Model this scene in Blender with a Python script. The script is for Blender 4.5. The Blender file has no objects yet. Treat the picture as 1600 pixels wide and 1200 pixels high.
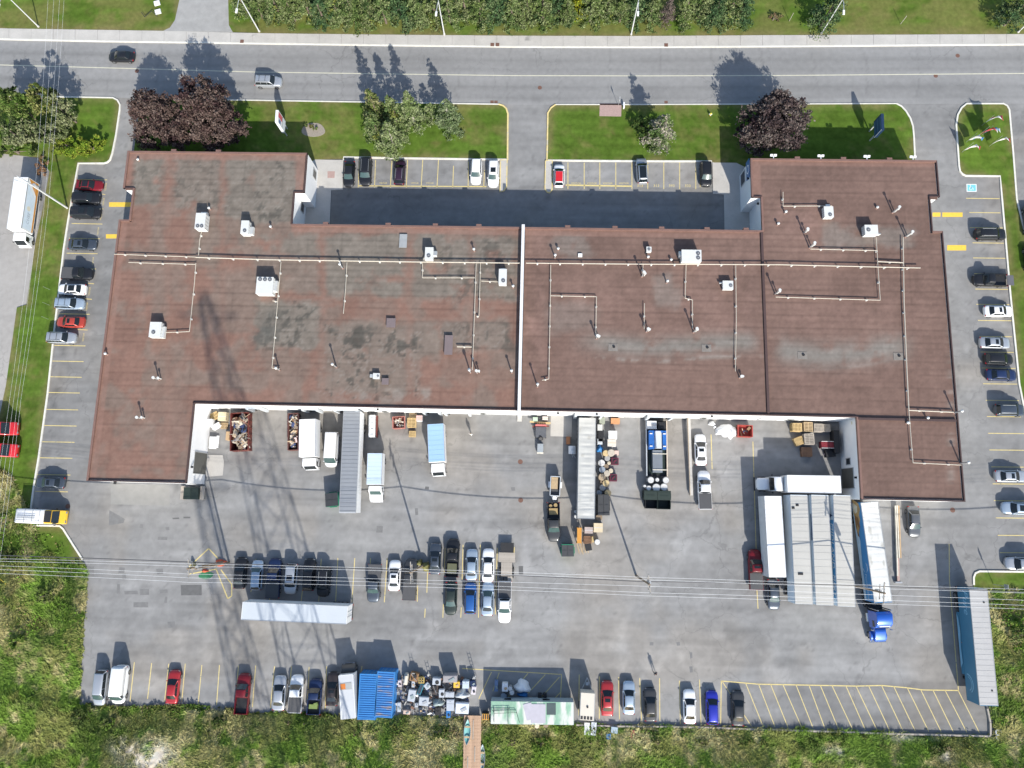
import bpy, bmesh, math, random
import numpy as np
from mathutils import Matrix, Vector
random.seed(7)
RNG = np.random.default_rng(7)
SC = bpy.context.scene
COL = SC.collection
PI = math.pi
# ------------------------------------------------------------------ camera
FPX, TILT, ROLL, YAW, CAMH = 1097.6, 0.171419, -0.13497, 0.157047, 108.719
def cam_matrix():
    ct, st = math.cos(TILT), math.sin(TILT)
    right = np.array([1, 0, 0.]); fwd = np.array([0, st, -ct]); up = np.array([0, ct, st])
    r2 = right*math.cos(ROLL) + up*math.sin(ROLL); u2 = -right*math.sin(ROLL) + up*math.cos(ROLL)
    M = np.stack([r2, u2, -fwd], 1)
    c, s = math.cos(YAW), math.sin(YAW)
    return np.array([[c, -s, 0], [s, c, 0], [0, 0, 1]]) @ M
CM = cam_matrix()
cam = bpy.data.cameras.new('camera'); camo = bpy.data.objects.new('camera', cam); COL.objects.link(camo)
cam.sensor_fit = 'HORIZONTAL'; cam.sensor_width = 36.0; cam.lens = FPX/1600*36.0
cam.clip_start = 0.5; cam.clip_end = 6000
mm = Matrix([list(CM[i]) + [0] for i in range(3)] + [[0, 0, 0, 1]])
camo.matrix_world = Matrix.Translation((0, 0, CAMH)) @ mm
SC.camera = camo
# ------------------------------------------------------------------ light
SUN_EL, SUN_AZ = math.radians(32.5), math.radians(19.0)   # sun stands 19 deg east of south; shadows run 19 deg west of north
w = bpy.data.worlds.new('World'); SC.world = w; w.use_nodes = True
nt = w.node_tree; nt.nodes.clear()
sky = nt.nodes.new('ShaderNodeTexSky'); sky.sky_type = 'NISHITA'; sky.sun_disc = False
sky.sun_elevation = SUN_EL; sky.sun_rotation = math.radians(180) - SUN_AZ
sky.air_density = 1.0; sky.dust_density = 1.0; sky.ozone_density = 1.0
bg = nt.nodes.new('ShaderNodeBackground'); bg.inputs[1].default_value = 0.138
ow = nt.nodes.new('ShaderNodeOutputWorld')
nt.links.new(sky.outputs[0], bg.inputs[0]); nt.links.new(bg.outputs[0], ow.inputs[0])
sl = bpy.data.lights.new('sun', 'SUN'); sl.energy = 4.25; sl.angle = math.radians(0.53); sl.color = (1.0, 0.955, 0.88)
so = bpy.data.objects.new('sun', sl); COL.objects.link(so)
sdir = Vector((math.sin(SUN_AZ)*math.cos(SUN_EL), -math.cos(SUN_AZ)*math.cos(SUN_EL), math.sin(SUN_EL)))
so.rotation_euler = sdir.to_track_quat('Z', 'Y').to_euler(); so.location = (60, -120, 90)
vs = SC.view_settings
vs.view_transform = 'Standard'; vs.look = 'None'; vs.gamma = 1.0; vs.use_curve_mapping = False; vs.exposure = 0.72
SC.render.engine = 'CYCLES'; SC.cycles.max_bounces = 5; SC.cycles.diffuse_bounces = 2; SC.cycles.glossy_bounces = 3
SC.cycles.transmission_bounces = 3; SC.cycles.sample_clamp_indirect = 4.0
# ------------------------------------------------------------------ helpers
def G(px, py, z=0.0):
    """the point at height z that the photograph shows at pixel (px, py) of 1600x1200"""
    d = CM @ np.array([(px-800)/FPX, -(py-600)/FPX, -1.0]); s = (z-CAMH)/d[2]
    return (float(d[0]*s), float(d[1]*s), float(z))
def proj(P):
    P = np.asarray(P, float); q = (P - np.array([0, 0, CAMH])) @ CM
    return 800 + FPX*q[..., 0]/-q[..., 2], 600 - FPX*q[..., 1]/-q[..., 2]
def _h(ix, iy, s):
    n = (ix*374761393 + iy*668265263 + s*1274126177) & 0xffffffff
    n = ((n ^ (n >> 13))*1274126177) & 0xffffffff
    return ((n ^ (n >> 16)) & 0xffff)/65535.0
def vnoise(x, y, s=0):
    ix = np.floor(x).astype(np.int64); iy = np.floor(y).astype(np.int64)
    fx = x-ix; fy = y-iy; fx = fx*fx*(3-2*fx); fy = fy*fy*(3-2*fy)
    return (_h(ix, iy, s)*(1-fx)+_h(ix+1, iy, s)*fx)*(1-fy)+(_h(ix, iy+1, s)*(1-fx)+_h(ix+1, iy+1, s)*fx)*fy
def fbm(x, y, sc, oct=4, s=0):
    v = 0; a = .5; t = 0
    for o in range(oct):
        v = v + a*vnoise(x*sc+17.3*o, y*sc-9.1*o, s+o); t += a; sc *= 2.05; a *= .55
    return v/t
def sstep(a, b, x):
    t = np.clip((x-a)/(b-a), 0, 1); return t*t*(3-2*t)
def link(o, parent=None):
    COL.objects.link(o)
    if parent is not None: o.parent = parent
    return o
def tag(o, label=None, cat=None, group=None, kind=None):
    if label: o['label'] = label
    if cat: o['category'] = cat
    if group: o['group'] = group
    if kind: o['kind'] = kind
    return o
def thing(name, label, cat, loc=(0, 0, 0), rz=0.0, group=None):
    o = bpy.data.objects.new(name, None); o.empty_display_size = .3
    o.location = loc; o.rotation_euler = (0, 0, rz); link(o); tag(o, label, cat, group); return o
class MB:
    def __init__(s): s.v = []; s.f = []; s.m = []; s.sm = []
    def add(s, vs, fs, mi=0, sm=False):
        b = len(s.v); s.v += [tuple(p) for p in vs]
        for f in fs: s.f.append(tuple(i+b for i in f)); s.m.append(mi); s.sm.append(sm)
        return s
    def box(s, c, d, rz=0, mi=0, ry=0, rx=0):
        x, y, z = d[0]/2, d[1]/2, d[2]/2
        vs = [Vector(p) for p in ((-x,-y,-z),(x,-y,-z),(x,y,-z),(-x,y,-z),(-x,-y,z),(x,-y,z),(x,y,z),(-x,y,z))]
        R = Matrix.Rotation(rz, 3, 'Z') @ Matrix.Rotation(ry, 3, 'Y') @ Matrix.Rotation(rx, 3, 'X')
        return s.add([R @ p + Vector(c) for p in vs], [(0,3,2,1),(4,5,6,7),(0,1,5,4),(1,2,6,5),(2,3,7,6),(3,0,4,7)], mi)
    def slab(s, x0, x1, y0, y1, z0, z1, mi=0):
        return s.box(((x0+x1)/2, (y0+y1)/2, (z0+z1)/2), (x1-x0, y1-y0, z1-z0), 0, mi)
    def prism(s, poly, z0, z1, mi=0, bottom=False):
        a = sum(poly[i][0]*poly[(i+1) % len(poly)][1]-poly[(i+1) % len(poly)][0]*poly[i][1] for i in range(len(poly)))
        if a < 0: poly = poly[::-1]
        n = len(poly); vs = [(p[0], p[1], z0) for p in poly]+[(p[0], p[1], z1) for p in poly]
        fs = [tuple(range(n, 2*n))]+[(i, (i+1) % n, (i+1) % n+n, i+n) for i in range(n)]
        if bottom: fs.append(tuple(range(n-1, -1, -1)))
        return s.add(vs, fs, mi)
    def tube(s, p0, p1, r, n=8, mi=0, r1=None, cap=True):
        p0, p1 = Vector(p0), Vector(p1); d = (p1-p0)
        if d.length < 1e-6: return s
        q = d.to_track_quat('Z', 'Y'); r1 = r if r1 is None else r1
        a = [q @ Vector((math.cos(2*PI*i/n)*r, math.sin(2*PI*i/n)*r, 0))+p0 for i in range(n)]
        b = [q @ Vector((math.cos(2*PI*i/n)*r1, math.sin(2*PI*i/n)*r1, 0))+p1 for i in range(n)]
        s.add(a+b, [(i, (i+1) % n, (i+1) % n+n, i+n) for i in range(n)], mi, n > 5)
        if cap: s.add(a+b, [tuple(range(n-1, -1, -1)), tuple(range(n, 2*n))], mi)
        return s
    def path(s, pts, r, n=6, mi=0):
        for a, b in zip(pts, pts[1:]): s.tube(a, b, r, n, mi)
        return s
    def loft(s, rings, mi=0, closed=True, caps=True, sm=True):
        n = len(rings[0]); b = len(s.v); s.v += [tuple(p) for r in rings for p in r]
        m = n if closed else n-1
        for j in range(len(rings)-1):
            for i in range(m):
                k = (i+1) % n; s.f.append((b+j*n+i, b+j*n+k, b+(j+1)*n+k, b+(j+1)*n+i)); s.m.append(mi); s.sm.append(sm)
        if caps:
            s.f.append(tuple(b+i for i in range(n-1, -1, -1))); s.m.append(mi); s.sm.append(False)
            e = b+(len(rings)-1)*n; s.f.append(tuple(e+i for i in range(n))); s.m.append(mi); s.sm.append(False)
        return s
    def mesh(s, name, mats):
        me = bpy.data.meshes.new(name); me.from_pydata(s.v, [], s.f)
        for m in (mats if isinstance(mats, (list, tuple)) else [mats]): me.materials.append(m)
        if s.f:
            me.polygons.foreach_set('material_index', s.m); me.polygons.foreach_set('use_smooth', s.sm)
        bm = bmesh.new(); bm.from_mesh(me); bmesh.ops.recalc_face_normals(bm, faces=bm.faces); bm.to_mesh(me); bm.free()
        me.update(); return me
    def build(s, name, mats, parent=None, loc=None, rz=None, bevel=0):
        o = link(bpy.data.objects.new(name, s.mesh(name, mats)), parent)
        if loc is not None: o.location = loc
        if rz is not None: o.rotation_euler = (0, 0, rz)
        if bevel:
            b = o.modifiers.new('bevel', 'BEVEL'); b.width = bevel; b.segments = 2; b.limit_method = 'ANGLE'; b.angle_limit = math.radians(40)
        return o
def inst(name, me, parent=None, loc=(0, 0, 0), rot=(0, 0, 0), mat=None, scale=None):
    o = link(bpy.data.objects.new(name, me), parent); o.location = loc; o.rotation_euler = rot
    if scale: o.scale = scale
    if mat is not None:
        for i, m in enumerate(mat if isinstance(mat, (list, tuple)) else [mat]):
            o.material_slots[i].link = 'OBJECT'; o.material_slots[i].material = m
    return o
def npmesh(name, V, F, mats, C=None, smooth=False, nm=None):
    """fast mesh from numpy arrays; F is (n,3) or (n,4); C one colour per vertex"""
    me = bpy.data.meshes.new(name); k = F.shape[1]
    me.vertices.add(len(V)); me.vertices.foreach_set('co', V.astype(np.float32).ravel())
    me.loops.add(F.size); me.loops.foreach_set('vertex_index', F.astype(np.int32).ravel())
    me.polygons.add(len(F)); me.polygons.foreach_set('loop_start', np.arange(0, F.size, k, dtype=np.int32))
    try: me.polygons.foreach_set('loop_total', np.full(len(F), k, dtype=np.int32))
    except Exception: pass
    for m in (mats if isinstance(mats, (list, tuple)) else [mats]): me.materials.append(m)
    if nm is not None: me.polygons.foreach_set('material_index', nm.astype(np.int32))
    if smooth: me.polygons.foreach_set('use_smooth', np.ones(len(F), dtype=bool))
    if C is not None:
        at = me.color_attributes.new('col', 'FLOAT_COLOR', 'POINT')
        at.data.foreach_set('color', np.concatenate([C, np.ones((len(C), 1))], 1).astype(np.float32).ravel())
    me.update(calc_edges=True); me.validate(); return me
def inpoly(x, y, poly):
    r = np.zeros(x.shape, bool); n = len(poly)
    for i in range(n):
        x0, y0 = poly[i][:2]; x1, y1 = poly[(i+1) % n][:2]
        if y0 == y1: continue
        c = ((y0 > y) != (y1 > y)) & (x < (x1-x0)*(y-y0)/(y1-y0)+x0); r ^= c
    return r
# ------------------------------------------------------------------ materials
MATS = {}
def mat(name, c, rough=.7, metal=0., var=.12, vs=1.5, bump=0., bs=20., coat=0., spec=.5, dirt=None, stretch=(1, 1, 1), attr=False, crack=False):
    """procedural paint/concrete/metal: colour broken by two scales of noise, optional bump and dirt"""
    if name in MATS: return MATS[name]
    m = bpy.data.materials.new(name); m.use_nodes = True; n = m.node_tree.nodes; L = m.node_tree.links
    b = n['Principled BSDF']; b.inputs['Roughness'].default_value = rough; b.inputs['Metallic'].default_value = metal
    b.inputs['Coat Weight'].default_value = coat; b.inputs['Coat Roughness'].default_value = .05; b.inputs['Specular IOR Level'].default_value = spec
    tc = n.new('ShaderNodeTexCoord'); mp = n.new('ShaderNodeMapping'); mp.inputs['Scale'].default_value = stretch
    L.new(tc.outputs['Object'], mp.inputs[0])
    def noise(s, d=4.0):
        t = n.new('ShaderNodeTexNoise'); t.inputs['Scale'].default_value = s; t.inputs['Detail'].default_value = d; L.new(mp.outputs[0], t.inputs[0]); return t
    t1 = noise(vs); t2 = noise(vs*9, 3)
    ad = n.new('ShaderNodeMath'); ad.operation = 'MULTIPLY_ADD'; L.new(t2.outputs[0], ad.inputs[0]); ad.inputs[1].default_value = .45; L.new(t1.outputs[0], ad.inputs[2])
    mr = n.new('ShaderNodeMapRange'); L.new(ad.outputs[0], mr.inputs[0]); mr.inputs[1].default_value = .42; mr.inputs[2].default_value = 1.02
    mr.inputs[3].default_value = 1-var; mr.inputs[4].default_value = 1+var
    mx = n.new('ShaderNodeMix'); mx.data_type = 'RGBA'; mx.blend_type = 'MULTIPLY'; mx.inputs[0].default_value = 1
    if attr:
        a = n.new('ShaderNodeAttribute'); a.attribute_name = 'col'; L.new(a.outputs[0], mx.inputs[6])
    else: mx.inputs[6].default_value = (*c, 1)
    L.new(mr.outputs[0], mx.inputs[7]); out = mx.outputs[2]
    if dirt:
        t3 = noise(dirt[1]); r3 = n.new('ShaderNodeMapRange'); L.new(t3.outputs[0], r3.inputs[0]); r3.inputs[1].default_value = dirt[2]; r3.inputs[2].default_value = dirt[2]+.1
        m2 = n.new('ShaderNodeMix'); m2.data_type = 'RGBA'; L.new(r3.outputs[0], m2.inputs[0]); L.new(out, m2.inputs[6]); m2.inputs[7].default_value = (*dirt[0], 1); out = m2.outputs[2]
    L.new(out, b.inputs['Base Color'])
    if bump:
        tb = noise(bs, 5); bn = n.new('ShaderNodeBump'); bn.inputs['Strength'].default_value = bump; bn.inputs['Distance'].default_value = .05
        L.new(tb.outputs[0], bn.inputs['Height']); L.new(bn.outputs[0], b.inputs['Normal'])
    if crack:
        v = n.new('ShaderNodeTexVoronoi'); v.feature = 'DISTANCE_TO_EDGE'; v.inputs['Scale'].default_value = .16; v.inputs['Randomness'].default_value = 1
        w1 = noise(.9, 4); va = n.new('ShaderNodeVectorMath'); va.operation = 'MULTIPLY_ADD'; L.new(w1.outputs[1], va.inputs[0]); va.inputs[1].default_value = (2.2, 2.2, 0); L.new(mp.outputs[0], va.inputs[2]); L.new(va.outputs[0], v.inputs['Vector'])
        r4 = n.new('ShaderNodeMapRange'); L.new(v.outputs['Distance'], r4.inputs[0]); r4.inputs[1].default_value = .002; r4.inputs[2].default_value = .014; r4.inputs[3].default_value = .26; r4.inputs[4].default_value = 0
        t5 = noise(.05, 2); r5 = n.new('ShaderNodeMapRange'); L.new(t5.outputs[0], r5.inputs[0]); r5.inputs[1].default_value = .47; r5.inputs[2].default_value = .6
        mu = n.new('ShaderNodeMath'); mu.operation = 'MULTIPLY'; L.new(r4.outputs[0], mu.inputs[0]); L.new(r5.outputs[0], mu.inputs[1])
        m3 = n.new('ShaderNodeMix'); m3.data_type = 'RGBA'; L.new(mu.outputs[0], m3.inputs[0]); L.new(out, m3.inputs[6]); m3.inputs[7].default_value = (.05, .05, .048, 1); L.new(m3.outputs[2], b.inputs['Base Color'])
    MATS[name] = m; return m
def paint(name, c, metal=.35): dk = sum(c) < .2; return mat('paint_'+name, c, .45 if dk else .38, 0 if dk else metal, .05, .8, coat=.35 if dk else .8, spec=.3 if dk else .5)
PAINT = {k: paint(k, *v) for k, v in {
 'white': ((.78, .78, .77), 0.), 'silver': ((.42, .44, .46), .5), 'grey': ((.13, .135, .14), .5), 'charcoal': ((.04, .042, .045), .4), 'black': ((.012, .013, .016), .2),
 'lightblue': ((.36, .44, .52), .4), 'red': ((.36, .02, .022), .2), 'darkred': ((.15, .008, .014), .2), 'orange': ((.42, .05, .03), .2), 'blue': ((.02, .10, .32), .3), 'royal': ((.02, .03, .38), .3),
 'navy': ((.012, .025, .075), .3), 'slate': ((.07, .085, .105), .5), 'plum': ((.03, .014, .03), .3), 'olive': ((.02, .03, .026), .3), 'yellow': ((.7, .42, .02), 0.), 'brightred': ((.55, .015, .02), 0.), 'brown': ((.035, .028, .028), .3)}.items()}
M_glass = mat('dark_glass', (.012, .016, .018), .08, 0, .02, 1, spec=.55)
M_glass_sky = mat('sky_tone_glass', (.05, .085, .08), .12, 0, .05, 1, spec=.6)  # paler copy of the dark glass, sky reflection on windshields put into its colour
M_tyre = mat('tyre_rubber', (.02, .02, .02), .85)
M_rim = mat('rim_metal', (.35, .35, .36), .35, .8)
M_black = mat('black_plastic', (.018, .018, .019), .6)
M_head = mat('headlight_lens', (.22, .23, .24), .12)
M_tail = mat('tail_lens', (.3, .01, .01), .2)
M_chrome = mat('chrome', (.6, .6, .6), .15, .9)
M_white = mat('white_sheet', (.72, .725, .72), .5, 0, .05, .6, dirt=((.56, .55, .52), .55, .63), stretch=(.5, 1.6, 1))
M_frp = mat('white_roof', (.58, .575, .54), .6, 0, .09, .6, dirt=((.42, .41, .37), .8, .58), stretch=(.6, 1.3, 1))
M_alu = mat('grey_aluminium', (.42, .43, .43), .45, .35, .07, .8)
M_palewall = mat('pale_side', (.55, .58, .60), .45, .1, .05, .8)
M_frame = mat('dark_steel', (.03, .03, .032), .6, .4)
M_galv = mat('galvanised', (.45, .46, .46), .45, .5, .12, 3)
M_wood = mat('raw_timber', (.42, .31, .18), .85, 0, .25, 2, stretch=(1, 6, 1))
M_woodg = mat('weathered_timber', (.36, .32, .27), .9, 0, .22, 2)
M_cedar = mat('cedar_deck', (.44, .29, .19), .85, 0, .3, 1.5)
M_card = mat('cardboard', (.48, .33, .19), .9, 0, .12, 2)
M_conc = mat('pale_concrete', (.43, .41, .375), .9, 0, .12, .5, bump=.15, dirt=((.27, .26, .24), .4, .66))
M_yellow = mat('line_paint', (.62, .50, .20), .8, 0, .18, 3, dirt=((.30, .28, .2), 2.2, .62))
M_yellowb = mat('yellow_block_paint', (.72, .47, .06), .8, 0, .1, 3)
M_whitep = mat('white_line_paint', (.62, .60, .48), .8, 0, .15, 2)
# ------------------------------------------------------------------ ground
M_asph = mat('worn_asphalt', (1, 1, 1), .92, 0, .10, 1.2, bump=.12, bs=30, spec=.25, attr=True, crack=True)
M_lawn = mat('mown_lawn', (1, 1, 1), .95, 0, .22, 1.6, bump=.5, bs=14, spec=.02, attr=True)
M_field = mat('rough_field', (1, 1, 1), .95, 0, .25, 1.2, bump=.4, bs=10, spec=.03, attr=True)
M_patch = mat('asphalt_patch', (.165, .163, .158), .95, 0, .15, 2)
M_patch2 = mat('asphalt_patch_dark', (.115, .114, .112), .95, 0, .15, 2)
M_iron = mat('rusty_iron', (.17, .09, .065), .8, .2, .15, 6)
M_kerb = mat('kerb_concrete', (.62, .60, .53), .85, 0, .12, 1.5, dirt=((.42, .40, .34), .9, .68))
M_kerby = mat('kerb_yellow', (.62, .50, .22), .85, 0, .2, 1.5, dirt=((.45, .42, .34), 1.2, .58))
ASPH = np.array([.225, .222, .215])
def gridxy(x0, x1, y0, y1, st):
    nx = int((x1-x0)/st)+1; ny = int((y1-y0)/st)+1
    X, Y = np.meshgrid(x0+np.arange(nx)*st, y0+np.arange(ny)*st)
    i = np.arange((ny-1)*(nx-1)); r = i//(nx-1); c = i % (nx-1); a = r*nx+c
    return X.ravel(), Y.ravel(), np.stack([a, a+1, a+nx+1, a+nx], 1)
# far ground
o = MB().add([(-2600, -2600, -.12), (2600, -2600, -.12), (2600, 2600, -.12), (-2600, 2600, -.12)], [(0, 1, 2, 3)]).build('ground', mat('far_grass', (.075, .10, .03), .95, 0, .35, .02, spec=.1)); tag(o, 'open grassland around the industrial lot', 'ground', kind='structure')
# parking lot
X, Y, F = gridxy(-110, 105, -62, 72, .4)
px, py = proj(np.stack([X, Y, 0*X], 1))
f1 = fbm(X, Y, .06, 4, 1); f2 = fbm(X, Y, .5, 3, 5); f3 = fbm(X*.18, Y, .9, 4, 9); f4 = fbm(X, Y, .22, 4, 14)
f5 = fbm(X*.05, Y, 1.6, 3, 19); f6 = fbm(X, Y, 1.15, 2, 23)
L = .80+.36*f1+.22*(f2-.5)+.30*(f3-.5)+.26*(f5-.5)+.16*(f6-.5)
yard = sstep(640, 700, py)*sstep(130, 170, px)*(1-sstep(1440, 1500, px))
L *= 1+.07*yard; L *= 1-.22*np.exp(-(np.abs(fbm(X, Y, .16, 3, 51)-.5)/.006)**2)*(f2 > .5)
L += yard*.20*sstep(.60, .76, f4)*sstep(.35, .6, f2)           # chalky worn patches
L -= .14*sstep(.58, .72, fbm(X*.10, Y, .5, 3, 21))*yard; L += .10*sstep(.56, .72, fbm(X*.06, Y, .7, 3, 25))*yard
west = (1-sstep(150, 210, px))*sstep(240, 260, py)*(1-sstep(730, 800, py)); L -= .24*west*sstep(.3, .7, f1)
stall = ((py > 252) & (py < 292) & (px > 535) & (px < 1115)); L += stall*.10*(fbm(X, Y, .4, 3, 31)-.3)
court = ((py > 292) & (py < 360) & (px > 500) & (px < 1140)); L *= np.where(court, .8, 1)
hatch = ((py > 1066) & (px > 1126) & (px < 1545)); L *= np.where(hatch, .82, 1)
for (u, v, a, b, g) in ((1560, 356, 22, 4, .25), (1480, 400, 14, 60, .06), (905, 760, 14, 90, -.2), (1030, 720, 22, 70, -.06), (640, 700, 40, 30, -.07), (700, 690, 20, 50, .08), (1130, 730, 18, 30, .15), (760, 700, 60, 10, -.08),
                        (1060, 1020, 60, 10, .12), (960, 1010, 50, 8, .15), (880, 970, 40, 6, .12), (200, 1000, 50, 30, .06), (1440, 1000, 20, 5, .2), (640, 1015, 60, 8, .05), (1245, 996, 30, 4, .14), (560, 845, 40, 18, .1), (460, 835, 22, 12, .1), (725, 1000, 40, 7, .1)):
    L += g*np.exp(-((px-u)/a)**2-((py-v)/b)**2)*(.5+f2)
west_drive = sstep(0, 1, (px < 62)*1.0)*(py > 230)
rs = np.random.default_rng(4)
bays = [(u+rs.uniform(-3, 3), v) for u in np.arange(598, 750, 24.6) for v in (270,)]+[(u, 273) for u in np.arange(900, 1090, 24.9)]+[(1548-.0*v+(v-300)*.105, v) for v in np.arange(320, 880, 25.4)]+[(138-(v-290)*.147, v) for v in np.arange(290, 760, 24.6)]+[(u, 1070) for u in np.arange(220, 400, 27)]+[(u, 1090) for u in np.arange(920, 1110, 31.5)]+[(u, 905) for u in np.arange(515, 800, 26)]
for (u, v) in bays:
    for k in range(2):
        du, dv, a = rs.normal(0, 4), rs.normal(0, 6), rs.uniform(3.2, 6.5); L -= rs.uniform(.05, .22)*np.exp(-((px-u-du)/a)**2-((py-v-dv)/(a*rs.uniform(.7, 1.4)))**2)
for (u, v, R0, a0, a1) in ((1060, 800, 130, .2, 1.5), (560, 1130, 150, 4.2, 5.4), (1250, 1130, 170, 3.7, 5.0), (900, 1180, 190, 3.9, 5.2), (760, 820, 90, 1.0, 2.6), (300, 1120, 160, 4.4, 5.6), (1420, 700, 230, 1.4, 2.2), (860, 560, 260, 1.1, 2.0)):
    d = np.hypot(px-u, py-v); an = np.mod(np.arctan2(py-v, px-u), 2*PI); ms_ = sstep(a0, a0+.3, an)*(1-sstep(a1-.3, a1, an))
    for off in (0, 17): L -= .085*ms_*np.exp(-((d-R0-off)/3.2)**2)*yard
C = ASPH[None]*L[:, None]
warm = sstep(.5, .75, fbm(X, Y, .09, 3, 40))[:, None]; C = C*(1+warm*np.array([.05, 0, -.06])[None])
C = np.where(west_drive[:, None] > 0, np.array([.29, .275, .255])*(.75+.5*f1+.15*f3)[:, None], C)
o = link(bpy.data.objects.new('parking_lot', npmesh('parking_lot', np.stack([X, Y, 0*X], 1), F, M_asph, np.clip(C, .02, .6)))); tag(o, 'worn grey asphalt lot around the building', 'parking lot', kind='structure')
LOT = o
def xl(pts, x):
    return float(np.interp(x, [p[0] for p in pts], [p[1] for p in pts]))
RS = [(-300, 146), (0, 150), (180, 152.5), (400, 157), (600, 160.3), (820, 163.6), (1000, 163.6), (1220, 162.8), (1600, 162), (1900, 161)]
RN = [(-300, 52), (0, 62.5), (160, 66), (420, 69.5), (600, 72), (820, 74.6), (1000, 75), (1220, 73.8), (1600, 70.8), (1900, 67)]
SN = [(-300, 33), (0, 45), (250, 48.8), (420, 52.8), (600, 54.8), (820, 56.6), (1000, 57), (1180, 55.8), (1600, 54), (1900, 52)]
RC = [(-300, 96), (0, 101.5), (200, 107), (400, 112.6), (600, 115.5), (800, 118.2), (1000, 118.6), (1220, 118), (1600, 114.8), (1900, 112)]
xs = np.linspace(-260, 1860, 700); rows = 26
V = []; vv = []
for r in range(rows+1):
    t = r/rows
    for x in xs: V.append(G(x, xl(RS, x)*(1-t)+xl(RN, x)*t, .008)); vv.append(t)
V = np.array(V); vv = np.array(vv); nx = len(xs)
i = np.arange(rows*(nx-1)); a = (i//(nx-1))*nx+i % (nx-1); F = np.stack([a, a+1, a+nx+1, a+nx], 1)
tr = 0
for c0 in (.12, .30, .60, .78): tr = tr+np.exp(-((vv-c0)/.035)**2)
lane = .055*np.cos(vv*2*PI*2)
rx, ry = V[:, 0], V[:, 1]
Lr = 1.02+lane-.11*tr*(.6+.8*fbm(rx*.08, ry, .5, 2, 33))+.20*(fbm(rx*.12, ry, .8, 4, 3)-.5)+.20*(fbm(rx, ry, .1, 3, 4)-.5)
Lr -= .20*sstep(.93, .99, fbm(rx*1.0, ry*.02, .5, 1, 77))*0
cr = np.abs(((rx+1.3*fbm(rx*.2, ry, 1.1, 2, 8)) % 8.6)-4.3); Lr -= .13*np.exp(-(cr/.14)**2)*(fbm(rx, ry, .25, 2, 5) > .42)
ppx, ppy = proj(V)
for (u, v, aa, bb, g) in ((1440, 140, 60, 20, -.16), (840, 155, 60, 7, -.12), (190, 145, 40, 7, -.1), (1400, 155, 30, 10, .12), (590, 80, 60, 5, -.06)):
    Lr += g*np.exp(-((ppx-u)/aa)**2-((ppy-v)/bb)**2)*(fbm(rx, ry, .7, 3, 12)*1.8)
Cr = np.array([.23, .228, .222])[None]*Lr[:, None]
o = link(bpy.data.objects.new('road', npmesh('road', V, F, M_asph, np.clip(Cr, .03, .6)))); tag(o, 'two lane road running past the front lawns', 'road', kind='structure'); ROAD = o
def sheet(name, a, b, wd, m, z=.010, parent=None):
    p, q = Vector(G(*a)), Vector(G(*b)); d = (q-p).normalized(); n = Vector((-d.y, d.x, 0))*wd/2
    return MB().add([(p.x-n.x, p.y-n.y, z), (q.x-n.x, q.y-n.y, z), (q.x+n.x, q.y+n.y, z), (p.x+n.x, p.y+n.y, z)], [(0, 1, 2, 3)]).build(name, m, parent)
def quadsheet(name, pts, m, z=.009, parent=None, zz=0):
    return MB().add([G(x, y, zz)[:2]+(z+zz,) for x, y in pts], [tuple(range(len(pts)))]).build(name, m, parent)
M_centre = mat('centre_line', (.55, .53, .40), .8, 0, .12, 2)
mb = MB()
for x0, x1 in zip(np.linspace(-260, 1840, 106), np.linspace(-240, 1860, 106)):
    p, q = G(x0, xl(RC, x0)), G(x1, xl(RC, x1))
    mb.add([(p[0], p[1]-.07, .014), (q[0], q[1]-.07, .014), (q[0], q[1]+.07, .014), (p[0], p[1]+.07, .014)], [(0, 1, 2, 3)])
mb.build('centre_line', M_centre, ROAD)
# sidewalk of separate slabs on a base, with its kerb
sw = thing('sidewalk', 'pale concrete sidewalk along the far side of the road', 'sidewalk'); tag(sw, kind='structure'); del sw['category']
mb = MB(); kb = MB(); jx = np.arange(-262, 1860, 34.6)
SK = lambda x: xl(RN, x)-2.2
for k, (x0, x1) in enumerate(zip(jx, jx[1:])):
    a, b, c, d = G(x0, xl(SN, x0)), G(x1, xl(SN, x1)), G(x1, SK(x1)), G(x0, SK(x0))
    mb.add([(a[0], a[1], .06), (d[0], d[1], .06), (c[0], c[1], .06), (b[0], b[1], .06)], [(0, 1, 2, 3)])
    g = .018; P = [(d[0]+g, d[1]), (c[0]-g, c[1]), (b[0]-g, b[1]), (a[0]+g, a[1])]
    if -80 < x0 < 1690:
        s_ = MB().prism(P, .05, .13+.008*math.sin(k*2.3)).build('slab', M_conc, sw); s_.name = 'slab'
    else: mb.prism(P, .05, .13)
    e, f = G(x0, xl(RN, x0)), G(x1, xl(RN, x1))
    kb.prism([(e[0], e[1]), (f[0], f[1]), (c[0], c[1]-.012), (d[0], d[1]-.012)], -.02, .15)
mb.build('base', M_conc, sw); kb.build('kerb', M_kerb, sw)
# driveway opposite
o = MB().prism([G(x, y)[:2] for x, y in ((255, 49.2), (266, 44), (274, 32), (281, 0), (296, -90), (352, -90), (357, 0), (358, 40), (364, 50.6))], .0, .135).build('driveway', mat('pale_asphalt', (.30, .295, .28), .9, 0, .15, .8)); tag(o, 'pale driveway opening onto the far side of the road', 'driveway', kind='structure')
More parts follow.
